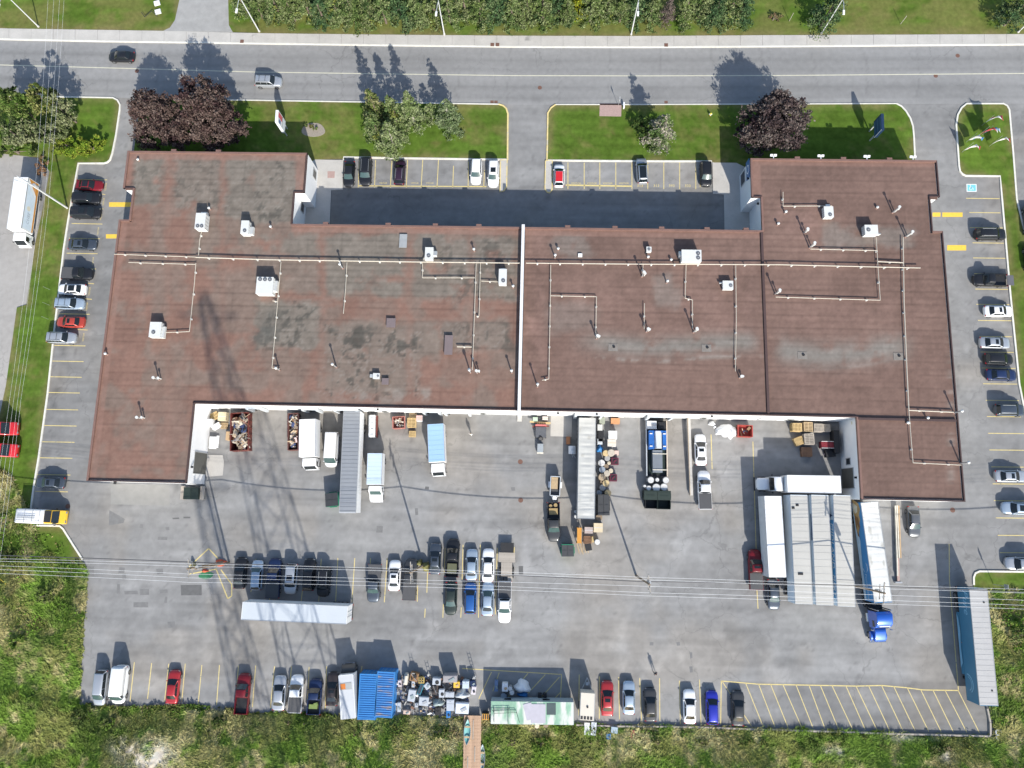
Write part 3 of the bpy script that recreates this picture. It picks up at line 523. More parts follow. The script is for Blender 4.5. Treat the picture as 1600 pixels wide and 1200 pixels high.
# ------------------------------------------------------------------ the building
ZR = 5.78; ZP = 6.0                      # roof deck and parapet top
W_ = lambda u, v: G(u, v, ZP)
def wx(*p): return sum(W_(*q)[0] for q in p)/len(p)
def wy(*p): return sum(W_(*q)[1] for q in p)/len(p)
xW = wx((182.5, 372), (153, 612), (134.7, 751)); xW2 = wx((199.6, 236), (192.5, 294)); xWn = wx((209, 294), (201, 343))
xA = wx((480, 239.5), (474.6, 300)); xB = wx((458.7, 300), (456.4, 350))
xM = wx((817.9, 353.8), (811, 642)); xS = wx((1190.4, 361.7), (1200.9, 647))
xC = wx((1190.6, 357), (1190, 307.5)); xD = wx((1175.6, 307.5), (1172.5, 248))
xE2 = wx((1463.5, 250), (1468.7, 307)); xEn = wx((1454, 310.5), (1457, 360)); xE = wx((1471.8, 361.7), (1493.6, 613), (1509.5, 783))
xF = wx((1345, 779), (1340, 656)); xG = wx((302, 631.5), (291, 754))
yN1 = wy((200, 235.5), (480, 239.5)); yN2 = wy((1172.5, 248), (1463.5, 250.4))
yA = wy((475, 300), (458.7, 300)); yC = wy((1190, 307.4), (1175.6, 307.4)); yB = wy((456.4, 350), (815, 356), (1188.5, 359))
yWn0 = wy((192.5, 294), (209, 294)); yWn1 = wy((185, 343.7), (201, 343.2)); yEn0 = wy((1453, 307), (1468.7, 307)); yEn1 = wy((1457, 360.6), (1471.8, 361.7))
yS = wy((302, 631), (810.5, 640.6), (1201, 648)); yS1 = wy((134.7, 751), (291, 754.8)); yS2 = wy((1346.7, 780), (1509.4, 783.6)); yF = wy((1340, 654.8), (1495, 656.6))
OUT = [(xW2, yN1), (xA, yN1), (xA, yA), (xB, yA), (xB, yB), (xC, yB), (xC, yC), (xD, yC), (xD, yN2), (xE2, yN2), (xE2, yEn0), (xEn, yEn0), (xEn, yEn1), (xE, yEn1), (xE, yS2), (xF, yS2), (xF, yS), (xG, yS), (xG, yS1), (xW, yS1), (xW, yWn1), (xWn, yWn1), (xWn, yWn0), (xW2, yWn0)]
BL = thing('industrial_building', 'long flat roofed industrial building with red brown roof and white walls', 'building')
M_wall = mat('white_painted_wall', (.74, .74, .73), .8, 0, .05, .7, dirt=((.6, .59, .56), .35, .72))
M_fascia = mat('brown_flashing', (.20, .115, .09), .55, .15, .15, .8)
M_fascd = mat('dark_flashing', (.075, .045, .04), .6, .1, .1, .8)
M_roof = mat('roof_membrane', (1, 1, 1), .93, 0, .09, 2.2, bump=.15, bs=12, spec=.2, attr=True)
n = len(OUT)
for k in range(n):
    a, b = OUT[k], OUT[(k+1) % n]; dx, dy = b[0]-a[0], b[1]-a[1]; Ln = math.hypot(dx, dy); nx_, ny_ = -dy/Ln, dx/Ln      # outline runs clockwise: left normal points out
    i = .22
    pa = (a[0]-nx_*i, a[1]-ny_*i); pb = (b[0]-nx_*i, b[1]-ny_*i)
    MB().add([a+(0,), b+(0,), pb+(0,), pa+(0,), a+(ZP-.5,), b+(ZP-.5,), pb+(ZP-.5,), pa+(ZP-.5,)], [(4, 5, 6, 7), (0, 1, 5, 4), (2, 3, 7, 6)]).build('wall', M_wall, BL)
    # metal cap: outer face hangs .5 m down, top .3 wide
    o1 = .04; ex = .04; tx, ty = dx/Ln*ex, dy/Ln*ex
    A = (a[0]+nx_*o1-tx, a[1]+ny_*o1-ty); B = (b[0]+nx_*o1+tx, b[1]+ny_*o1+ty); w_ = .3 if (ny_ > .5 or nx_ < -.5) else .17; A2 = (A[0]-nx_*w_, A[1]-ny_*w_); B2 = (B[0]-nx_*w_, B[1]-ny_*w_)
    zt = ZP+.002*k
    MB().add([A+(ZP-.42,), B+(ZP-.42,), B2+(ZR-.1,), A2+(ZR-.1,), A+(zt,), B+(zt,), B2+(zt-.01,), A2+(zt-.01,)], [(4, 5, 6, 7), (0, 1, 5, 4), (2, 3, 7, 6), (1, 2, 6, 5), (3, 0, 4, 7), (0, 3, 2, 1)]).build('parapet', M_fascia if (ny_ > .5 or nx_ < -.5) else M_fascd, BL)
# roof sections with worn, stained membrane
RED = np.array([.205, .120, .092]); BRN = np.array([.168, .107, .086]); GRY = np.array([.170, .146, .121]); MOSS = np.array([.058, .058, .050]); PALE = np.array([.26, .24, .21])
def rect(px, py, x0, x1, y0, y1, s=8): return sstep(x0-s, x0+s, px)*(1-sstep(x1-s, x1+s, px))*sstep(y0-s, y0+s, py)*(1-sstep(y1-s, y1+s, py))
def roof(x0, x1, y0, y1, kind, z, seed):
    nx = max(2, int((x1-x0)/.28)); ny = max(2, int((y1-y0)/.28)); X, Y = np.meshgrid(np.linspace(x0, x1, nx+1), np.linspace(y0, y1, ny+1)); X, Y = X.ravel(), Y.ravel()
    i = np.arange(nx*ny); a = (i//nx)*(nx+1)+i % nx; F = np.stack([a, a+1, a+nx+2, a+nx+1], 1)
    u, v = proj(np.stack([X, Y, X*0+z], 1)); wu = u+26*(fbm(X, Y, .35, 4, seed)-.5)+10*(fbm(X, Y, 1.4, 3, seed+1)-.5); wv = v+26*(fbm(X, Y, .35, 4, seed+2)-.5)+10*(fbm(X, Y, 1.4, 3, seed+5)-.5)
    b1 = fbm(X, Y, .12, 4, seed+7); b2 = fbm(X, Y, .9, 3, seed+8); b3 = fbm(X, Y, .45, 5, seed+9); str_ = fbm(X, Y*.12, 1.2, 3, seed+12); stx = fbm(X*.1, Y, 1.3, 3, seed+13)
    if kind == 'w':
        C = RED*(.84+.22*b1+.22*(b2-.5))[:, None]
        g = 0
        for (p, q, r, s, w) in ((214, 258, 245, 320, .9), (272, 345, 248, 330, .75), (352, 462, 244, 348, .9), (236, 262, 320, 500, .45), (295, 345, 330, 420, .55), (345, 455, 340, 400, .5), (400, 500, 362, 400, .8), (400, 500, 400, 455, .6), (508, 640, 365, 462, .85), (645, 735, 365, 465, .8), (735, 810, 365, 470, .8), (330, 400, 420, 520, .45), (392, 500, 470, 545, .8), (500, 690, 500, 560, .65), (690, 800, 500, 548, .65), (500, 640, 555, 615, .6), (420, 480, 555, 600, .4), (220, 285, 400, 460, .4), (180, 300, 640, 690, .22), (690, 800, 560, 600, .25), (230, 290, 560, 720, .25), (560, 620, 465, 500, .3)):
            g = np.maximum(g, w*rect(wu, wv, p, q, r, s))
        g = g*sstep(.22, .44, b3*.6+.4*fbm(X, Y, .2, 3, seed+20)); g = np.maximum(g, .45*sstep(.44, .64, fbm(X, Y, .28, 4, seed+61))); g = np.clip(g*1.2, 0, 1)[:, None]
        C = C*(1-g)+g*GRY*(.70+.55*b2)[:, None]
        for xr in (262, 348, 505, 640, 735): C = C*(1-.35*np.exp(-((u-xr)/5.5)**2)[:, None])+.35*np.exp(-((u-xr)/5.5)**2)[:, None]*RED*1.05
        mz = np.maximum.reduce([.9*rect(wu, wv, 500, 660, 510, 625), .8*rect(wu, wv, 395, 500, 470, 545), .75*rect(wu, wv, 355, 470, 255, 340), .6*rect(wu, wv, 690, 800, 365, 470), .7*rect(wu, wv, 680, 800, 505, 550), .55*rect(wu, wv, 270, 345, 248, 330), .5*rect(wu, wv, 205, 260, 250, 300)])
        mn = .62*fbm(X, Y, 1.35, 4, seed+30)+.38*fbm(X, Y, .3, 2, seed+33); msp = sstep(.52, .66, mn)*mz; msp = msp[:, None]*.85; C = C*(1-msp)+msp*MOSS*(.8+.5*b2)[:, None]
        halo = (np.exp(-((mn-.51)/.02)**2)*mz*.35)[:, None]; C = C*(1-halo)+halo*PALE
        dk = (rect(wu, wv, 400, 440, 505, 530)*.6+.55*np.exp(-((u-428)/18)**2-((v-492)/26)**2)*(b2+.3)+.5*np.exp(-((u-378)/8)**2-((v-376)/7)**2))[:, None]; dk = np.clip(dk, 0, .8); C = C*(1-dk)+dk*np.array([.11, .105, .092])
        pa = np.clip(1.1*np.exp(-((u-640)/90)**2-((v-618)/9)**2)*sstep(.45, .7, b3), 0, .5)[:, None]; C = C*(1-pa)+pa*PALE
    else:
        C = BRN*(.72+.46*b1+.22*(b2-.5)+.24*(stx-.5)+.14*(str_-.5))[:, None]
        rz = np.maximum.reduce([.85*rect(wu, wv, 822, 850, 365, 610, 10), .5*rect(wu, wv, 1035, 1180, 405, 520, 14), .35*rect(wu, wv, 860, 1180, 440, 500, 16), .45*rect(wu, wv, 1215, 1440, 470, 520, 14), .6*rect(wu, wv, 1215, 1280, 320, 370), .4*rect(wu, wv, 1230, 1440, 560, 600, 12), .4*rect(wu, wv, 1110, 1190, 385, 410)])*sstep(.3, .62, b3)
        rz = rz[:, None]; C = C*(1-rz)+rz*np.array([.215, .135, .11])*(.8+.4*b2)[:, None]
        wavy = 6*np.sin(X*.25)+7*(fbm(X, Y*0, .2, 3, seed+40)-.5)
        g = np.maximum.reduce([np.exp(-((v-538+wavy*.6)/15)**2)*sstep(880, 960, u)*(1-sstep(1165, 1196, u))*.85, np.exp(-((v-548+wavy)/19)**2)*sstep(1200, 1230, u)*(1-sstep(1395, 1440, u))*.85, .5*rect(wu, wv, 862, 925, 365, 400), .5*rect(wu, wv, 1285, 1430, 352, 385), .45*rect(wu, wv, 1020, 1060, 430, 480), .35*rect(wu, wv, 860, 930, 470, 520, 14)])*sstep(.16, .48, b3)
        g = g[:, None]; C = C*(1-g)+g*np.array([.190, .176, .155])*(.8+.45*b2)[:, None]
        pe = (np.exp(-((v-560+wavy*.7)/3.2)**2)*sstep(905, 940, u)*(1-sstep(1185, 1196, u))*sstep(.4, .62, b2)*.5+.4*np.exp(-((v-568+wavy)/3)**2)*sstep(1240, 1290, u)*(1-sstep(1400, 1430, u))*b2+.35*np.exp(-((u-1486)/6)**2)*sstep(370, 420, v)*sstep(.45, .7, stx))[:, None]
        C = C*(1-pe)+pe*PALE*1.1
        if kind == 's': C = C*.97
    C = C*(1+.05*np.sign(np.sin(Y*2*PI/1.0))[:, None]*sstep(.4, .6, str_)[:, None]*.6)
    cl = np.abs((Y % .98)-.49); C = C*(1-.20*np.exp(-(cl/.14)**2)*sstep(.30, .6, stx))[:, None]; cx_ = np.abs((X % 5.4)-2.7); C = C*(1-.12*np.exp(-(cx_/.15)**2)*sstep(.4, .6, str_))[:, None]
    ed = np.maximum.reduce([(X-xW < 1.1)*1., (yN1-Y < 1.2)*1.*(X < xM), (yN2-Y < 1.1)*1.*(X > xD), (yB-Y < 1.2)*1.*(X > xB)*(X < xC)])*.55; ed = ed[:, None]; C = C*(1-ed)+ed*np.array([.235, .138, .108])*(.85+.3*b2)[:, None]
    C = C*(.88+.24*fbm(X, Y, 2.2, 2, seed+70))[:, None]
    Z = z+.05*(b1-.5)+.02*(b2-.5)
    return np.stack([X, Y, Z], 1), F, np.clip(C, .02, .5)
def roofobj(rects, kind, seed, label):
    Vs, Fs, Cs, b = [], [], [], 0
    for r in rects:
        V, F, C = roof(*r, kind, ZR, seed); Vs.append(V); Fs.append(F+b); Cs.append(C); b += len(V)
    o = link(bpy.data.objects.new('roof_section', npmesh('roof_section', np.concatenate(Vs), np.concatenate(Fs), M_roof, np.concatenate(Cs), True)), BL); o['label'] = label
e = .25
roofobj([(xW2+e, xA-e, yA, yN1-e, ), (xWn+e, xB-e, yB, yA), (xW+e, xM-.3, yS+e, yWn1-e), (xW2+e, xWn+e, yWn0+e, yA), (xB-e, xM-.3, yWn1-e, yB-e), (xWn+e, xB-e, yWn1-e, yB), (xW+e, xG-e, yS1+e, yS+e)], 'w', 3, 'western roof section worn grey and red with dark moss')
roofobj([(xM+.3, xS-.2, yS+e, yB-e)], 'e', 9, 'middle roof section in plain brown with a grey drain band')
roofobj([(xD+e, xE2-e, yC, yN2-e), (xC+e, xEn-e, yB-e, yC), (xS+.2, xEn-e, yEn1-e, yB-e), (xS+.2, xE-e, yF+.15, yEn1-e)], 'e', 15, 'eastern roof section in plain brown')
roofobj([(xF+e, xE-e, yS2+e, yF-.15)], 's', 21, 'south east roof section in plain brown')
MB().slab(xM-.19, xM+.19, yS-.9, yB+.08, ZR-.2, ZP+.75).slab(xM-.23, xM+.23, yS-.95, yB+.12, ZP+.75, ZP+.82).build('fire_wall', mat('white_fire_wall', (.64, .64, .64), .7, 0, .06), BL)
MB().slab(xM-.35, xM+.35, yS-1.0, yS-.02, 0, .25).build('buttress', M_conc, BL)
MB().slab(xS-.18, xS+.18, yS+.3, yB-.3, ZR-.1, ZR+.22).build('roof_seam', M_fascd, BL)
MB().slab(xF+.25, xE-.3, yF-.16, yF+.16, ZR-.1, ZR+.3).build('roof_seam', M_fascd, BL)
# openings; a panel is set a little proud of or into the wall it belongs to
M_win = mat('window_pane', (.02, .024, .028), .1, 0, .05, 2, spec=.6); M_dock = mat('shutter_slats', (.10, .10, .088), .55, .2, .1, 2); M_dockw = mat('white_shutter', (.62, .62, .60), .6, 0, .06, 2)
def opening(name, axis, c, a, b, z0, z1, m, out, frame=None):
    """axis 'x': wall plane x=c, runs a..b in y; out = +1/-1 outward"""
    t = .05
    if axis == 'x': o = MB().slab(min(c, c+out*t), max(c, c+out*t), min(a, b), max(a, b), z0, z1).build(name, m, BL)
    else: o = MB().slab(min(a, b), max(a, b), min(c, c+out*t), max(c, c+out*t), z0, z1).build(name, m, BL)
    f = MB(); w = .09; d = .09
    def bar(p0, p1, q0, q1):
        if axis == 'x': f.slab(min(c, c+out*d), max(c, c+out*d), p0, p1, q0, q1)
        else: f.slab(p0, p1, min(c, c+out*d), max(c, c+out*d), q0, q1)
    lo, hi = min(a, b), max(a, b)
    bar(lo-w, lo, z0-w, z1+w); bar(hi, hi+w, z0-w, z1+w); bar(lo, hi, z1, z1+w); bar(lo, hi, z0-w, z0)
    f.build('frame', frame or M_alu, o)
    if 'door' in name and z1 > 2.6:
        s = MB()
        for z in np.arange(z0+.45, z1-.1, .45):
            if axis == 'x': s.slab(min(c, c+out*(t+.012)), max(c, c+out*(t+.012)), lo+.02, hi-.02, z, z+.03)
            else: s.slab(lo+.02, hi-.02, min(c, c+out*(t+.012)), max(c, c+out*(t+.012)), z, z+.03)
        s.build('door_ribs', m, o)
    return o
gy = lambda u, v, z=0: G(u, v, z)[1]
opening('shutter_door', 'x', xG, gy(322, 709), gy(320, 741), .05, 4.2, M_dock, 1)
opening('shutter_door', 'x', xF, gy(1311, 733), gy(1314, 763), .1, 4.0, M_dock, -1); opening('window', 'x', xF, gy(1308, 718), gy(1309, 727), 1.9, 3.2, M_win, -1)
opening('window', 'x', xA, gy(494, 274), gy(493, 286), 1.0, 2.6, M_win, 1); opening('window', 'x', xB, gy(476, 326), gy(475, 338), 1.2, 2.6, M_win, 1)
opening('window', 'x', xD, gy(1156, 279), gy(1156, 296), 1.0, 3.0, M_win, -1)
sg = MB().slab(xD-.12, xD-.001, gy(1165, 259, 5)-5.0+3.0, gy(1165, 259, 5)+1.0, 3.9, 5.4).build('wall_sign', mat('blue_sign', (.03, .13, .30), .4, 0, .05), BL)
ys = (gy(1165, 259, 5)-2.0+gy(1165, 259, 5)+1.0)/2
text('sign_symbol', 'O', 1.9, mat('sign_white', (.75, .75, .75), .5), Matrix.Translation((xD-.125, ys, 4.65)) @ Matrix.Rotation(-PI/2, 4, 'Z') @ Matrix.Rotation(PI/2, 4, 'X'), sg, 0, 0, 1.1)
gx = lambda u, v: G(u, v)[0]
for k, (u0, u1, h, kind) in enumerate(((400, 420, 3.6, 0), (455, 474, 3.6, 1), (485, 505, 3.8, 0), (512, 523, 3.6, 1), (534, 566, 4.0, 0), (600, 607, 2.3, 2), (668, 690, 3.8, 0), (700, 735, 3.2, 0), (752, 758, 2.2, 2), (760, 790, 3.0, 1), (862, 893, 3.8, 1), (898, 935, 4.0, 0), (975, 1003, 3.2, 1), (1008, 1042, 3.6, 0), (1046, 1072, 3.2, 1), (1092, 1100, 2.3, 2), (1180, 1208, 3.4, 1), (1225, 1233, 2.3, 2))):
    o = opening('dock_door' if kind < 2 else 'door', 'y', yS, gx(u0, 652), gx(u1, 652), .05 if kind == 2 else .9, h+(.0), M_dockw if kind == 1 else M_dock, -1)
    if kind == 0:
        cx = (gx(u0, 652)+gx(u1, 652))/2; hw = abs(gx(u1, 652)-gx(u0, 652))/2+.25
        MB().slab(cx-hw, cx+hw, yS-.4, yS-.01, h, h+.3).slab(cx-hw, cx-hw+.35, yS-.5, yS-.1, .9, h).slab(cx+hw-.35, cx+hw, yS-.5, yS-.1, .9, h).build('dock_shelter', M_palewall, BL)
        for q in (cx-hw+.5, cx+hw-.5): MB().slab(q-.1, q+.1, yS-.25, yS-.1, .55, 1.05).build('dock_bumper', M_black, BL)
    if kind == 2: MB().slab(gx(u0, 652)+.1, gx(u0, 652)+.2, yS-.12, yS-.05, 1.0, 1.15).build('handle', M_galv, o)
for k in range(7): opening('door' if k % 3 == 1 else 'window', 'y', yB, xB+6+k*9.6, xB+8.2+k*9.6-(1.1 if k % 3 == 1 else 0), .05 if k % 3 == 1 else 1.0, 2.2 if k % 3 == 1 else 2.3, M_win, 1)
for (a, b, y) in ((xW2+3, xA-2, yN1), (xD+3, xE2-2, yN2)):
    for x in np.arange(a, b-2, 4.2): opening('window', 'y', y, x, x+2.2, 1.0, 2.4, M_win, 1)
for y in np.arange(yS1+4, yWn1-5, 6.5): opening('window', 'x', xW, y, y+1.6, 1.1, 2.3, M_win, -1)
for y in np.arange(yS2+4, yEn1-5, 6.5): opening('window', 'x', xE, y, y+1.6, 1.1, 2.3, M_win, 1)
for x in np.arange(xG-12, xW+2, -1): pass
# scupper boxes on the north edges, flood lights
for (lst, y) in (((508, 606, 680, 748), yB), ((887, 961, 1034, 1105, 1166), yB), ((270, 340), yN1), ((1246, 1318, 1390), yN2)):
    for u in lst:
        x = W_(u, 355 if y == yB else 244)[0]; MB().slab(x-.4, x+.4, y+.05, y+.42, ZP-.75, ZP-.02).build('scupper', M_fascia, BL)
for u in (1209, 1283, 1355, 1427):
    x = W_(u, 247)[0]
    f = MB().slab(x-.06, x+.06, yN2+.06, yN2+.5, ZP-.15, ZP-.05); f.box((x-.28, yN2+.62, ZP-.1), (.42, .34, .2), 0, 0, 0, .35); f.box((x+.28, yN2+.62, ZP-.1), (.42, .34, .2), 0, 0, 0, .35); f.build('flood_light', M_white, BL)
for k, (x, y, ax, out) in enumerate(((xG, yS1+2.4, 'x', 1), (xF, gy(1316, 748), 'x', -1), (xD, gy(1150, 300), 'x', -1), (xC, gy(1172, 338), 'x', -1))):
    MB().box((x+out*.16, y, 4.9), (.3, .3, .22)).build('wall_lamp', M_frame, BL)
for u, v in ((1500, 600), (1516, 632), (1510, 688), (1518, 763), (1520, 782)):
    MB().box((xE+.3, G(u, v, 5)[1], 5.0), (.35, .25, .2)).build('wall_lamp', M_white, BL)
for u in (870+180/3.81*0, 600, 1100, 928):
    x = gx(u, 650); MB().box((x, yS-.18, 4.7), (.28, .3, .2)).build('wall_lamp', M_frame, BL)
for u in (250, ):
    x = gx(u, 757); MB().box((x-4.5, yS1-.2, 4.4), (.3, .36, .3)).build('wall_lamp', M_frame, BL)
for x in (xG-.9, xG-.6): MB().tube((x, yS1-.12, 0), (x, yS1-.12, 4), .05, 6).build('downpipe', M_white, BL)
MB().slab(xF-.02, xF+1.2, yS-.9, yS-.45, 4.2, 4.5).build('lintel', mat('cream_trim', (.55, .52, .38), .7), BL)
# ---- things standing on the roof
RZ = ZR+.0
M_hv = mat('unit_casing', (.60, .60, .57), .5, .05, .05, 2); M_gas = mat('cream_pipe', (.47, .42, .34), .6, 0, .08, 3); M_fan = mat('fan_grille', (.09, .095, .11), .5, .3)
def hvac(u, v, w, d, h, fans, label, rz=0, hood=None, m=None, du=None):
    """u,v = centre of the top; w, d in metres along x and y"""
    c = G(u, v, RZ+h); t = thing('rooftop_unit', label, 'rooftop unit', (c[0], c[1], RZ), rz, 'air conditioning units on the roof')
    MB().slab(-w/2+.1, w/2-.1, -d/2+.1, d/2-.1, -.06, .14).build('curb', M_frame, t)
    MB().slab(-w/2, w/2, -d/2, d/2, .14, h).slab(-w/2-.03, w/2+.03, -d/2-.03, d/2+.03, h, h+.04).build('casing', m or M_hv, t)
    s = MB()
    for q in np.linspace(-d/2+.12, d/2-.12, 5): s.slab(w/2, w/2+.015, q-.05, q+.05, .3, h-.15); s.slab(-w/2-.015, -w/2, q-.05, q+.05, .3, h-.15)
    s.build('side_louvre', M_alu, t)
    for (fx, fy, r) in fans:
        k = MB().tube((fx, fy, h+.03), (fx, fy, h+.10), r, 16).build('fan', M_fan, t)
        g = MB()
        for a in np.linspace(0, PI, 4)[:-1]: g.box((fx, fy, h+.115), (2*r, .035, .02), a)
        g.tube((fx, fy, h+.09), (fx, fy, h+.13), r*.28, 10); g.build('grille', M_alu, k)
    if hood:
        hx, hy, hw, hd = hood; MB().add([(hx-hw/2, hy-hd/2, .3), (hx+hw/2, hy-hd/2, .3), (hx+hw/2, hy+hd/2, .3), (hx-hw/2, hy+hd/2, .3), (hx-hw/2, hy-hd/2, h*.85), (hx+hw/2, hy-hd/2, h*.85), (hx+hw/2, hy+hd/2, h*.6), (hx-hw/2, hy+hd/2, h*.6)], [(0, 3, 2, 1), (4, 5, 6, 7), (0, 1, 5, 4), (1, 2, 6, 5), (2, 3, 7, 6), (3, 0, 4, 7)]).build('intake_hood', m or M_hv, t)
    return t
s_ = .098
hvac(313, 345, 1.5, 2.5, 1.5, ((-.32, -.85, .28), (.32, -.85, .28)), 'twin fan white rooftop unit at the left end of the roof', 0, (.15, 1.45, .9, .5))
hvac(382.5, 355, 1.15, 2.1, 1.35, ((.05, -.55, .28),), 'single fan rooftop unit with rusty side box in the west wing', 0, (.85, -.35, .6, 1.3))
hvac(413.5, 446, 2.5, 2.6, 1.5, ((-.75, .95, .3), (0, .95, .3), (.75, .95, .3)), 'largest rooftop unit with three fans in a row', 0, (1.45, .1, .5, 1.7))
hvac(242.5, 515, 1.7, 2.3, 1.1, ((-.2, -.4, .3),), 'pale rooftop unit with blue side near the west edge', 0, (1.0, -.3, .6, 1.8))
hvac(670.5, 396, 1.2, 1.9, 1.35, ((-.05, -.35, .3),), 'rooftop unit with rounded side hood below the skylight panel', 0, (.85, .2, .5, .8))
hvac(785.5, 432, 1.15, 2.3, 1.3, ((.1, -.65, .3),), 'narrow rooftop unit beside the white fire wall', 0, (0, 1.3, .8, .35))
hvac(1080.5, 399.5, 2.9, 1.8, 1.5, ((.98, .38, .3), (.98, -.32, .3)), 'wide white rooftop unit with two stacked fans on the middle roof', 0, (-1.55, .45, .4, .9))
hvac(1137.5, 445.5, 1.5, 1.3, .75, ((.4, -.05, .26),), 'low small rooftop unit right of a gas pipe on the middle roof', 0, (-.95, .45, .5, .25))
hvac(1295, 331, 1.35, 1.7, 1.0, ((.15, -.45, .28),), 'rooftop unit with tall duct on the north east wing', .02, (.1, 1.1, .6, .6))
hvac(1361.5, 359, 1.9, 1.5, 1.2, ((-.45, 0, .3),), 'rooftop unit with left side fan on the east roof', .02, (1.2, -.45, .6, .3))
hvac(1014, 389.5, .7, .75, .75, ((0, 0, .22),), 'tiny condenser fan box on the middle roof')
hvac(588, 587.5, .95, .8, .55, ((.25, 0, .16),), 'small twin box exhaust unit near the south edge of the west roof', 0, (-.75, .05, .5, .5))
def hatch(u, v, w, d, h, label, m):
    c = G(u, v, RZ+h); t = thing('roof_hatch', label, 'roof hatch', (c[0], c[1], RZ)); MB().slab(-w/2, w/2, -d/2, d/2, -.05, h).build('curb', M_fascd, t); MB().slab(-w/2-.04, w/2+.04, -d/2-.04, d/2+.04, h, h+.08).build('lid', m, t)
M_hat = mat('mauve_lid', (.16, .125, .125), .8, 0, .08)
hatch(611, 504.5, 1.3, 1.35, .3, 'square mauve roof hatch in the middle of the west roof', M_hat); hatch(701, 539, 1.15, 2.9, .35, 'long mauve roof hatch left of the gas pipe', M_hat); hatch(602, 596, .95, .9, .3, 'small roof hatch by the exhaust unit', M_hat)
hatch(630, 376.5, 1.1, 2.1, .16, 'grey skylight panel near the courtyard edge', mat('skylight_sheet', (.30, .31, .31), .4)); hatch(906.5, 399, .55, .5, .15, 'tiny white roof cover on the middle roof', M_white)
for k, (u, v, m) in enumerate(((958, 543, 0), (1104, 544, 0), (1254, 555.5, 0), (1403.5, 557, 1))):
    c = G(u, v, RZ); t = thing('roof_drain', ('square roof drain pan in the grey band, left on the middle roof', 'square roof drain pan in the grey band, right on the middle roof', 'roof drain pan left of centre on the east roof', 'dark roof drain beside the long east pipe')[k], 'roof drain', c)
    MB().slab(-.7, .7, -.55, .55, -.04, .045).build('pan', mat('drain_pan', (.19, .17, .15), .9, 0, .2, 3), t); MB().tube((.1, .1, .045), (.1, .1, .16), .2, 10).build('strainer', M_frame, t)
def vent(u, v, h, label, kind='goose', r=.11, m=None):
    c = G(u, v, RZ); t = thing('roof_vent', label, 'roof vent', c, 0, 'vents on the roof')
    MB().tube((0, 0, -.05), (0, 0, .12), r*2.2, 10, 0, r*1.2).build('flashing_cone', M_fascia, t)
    MB().tube((0, 0, 0), (0, 0, h), r, 8).build('pipe', m or M_galv, t)
    if kind == 'goose': MB().tube((0, 0, h), (0, 0, h+.1), r*1.9, 10).tube((0, 0, h+.1), (0, 0, h+.22), r*1.9, 10, 0, r*.5).build('cap', M_hv, t)
    elif kind == 'twin':
        MB().tube((0, 0, h), (0, 0, h+.16), r*2, 10).build('cap', M_hv, t); MB().tube((.32, .1, -.05), (.32, .1, h*.55), r*.8, 8).tube((.32, .1, h*.55), (.32, .1, h*.55+.14), r*1.7, 10).build('side_pipe', M_hv, t)
    elif kind == 'turbine':
        b = MB()
        for k2 in range(8): a = k2*PI/4; b.box((math.cos(a)*r*1.6, math.sin(a)*r*1.6, h+.2), (.03, .16, .36), a+.5)
        b.tube((0, 0, h+.38), (0, 0, h+.48), r*2.1, 12, 0, r*.8); b.build('turbine_head', M_galv, t)
    return t
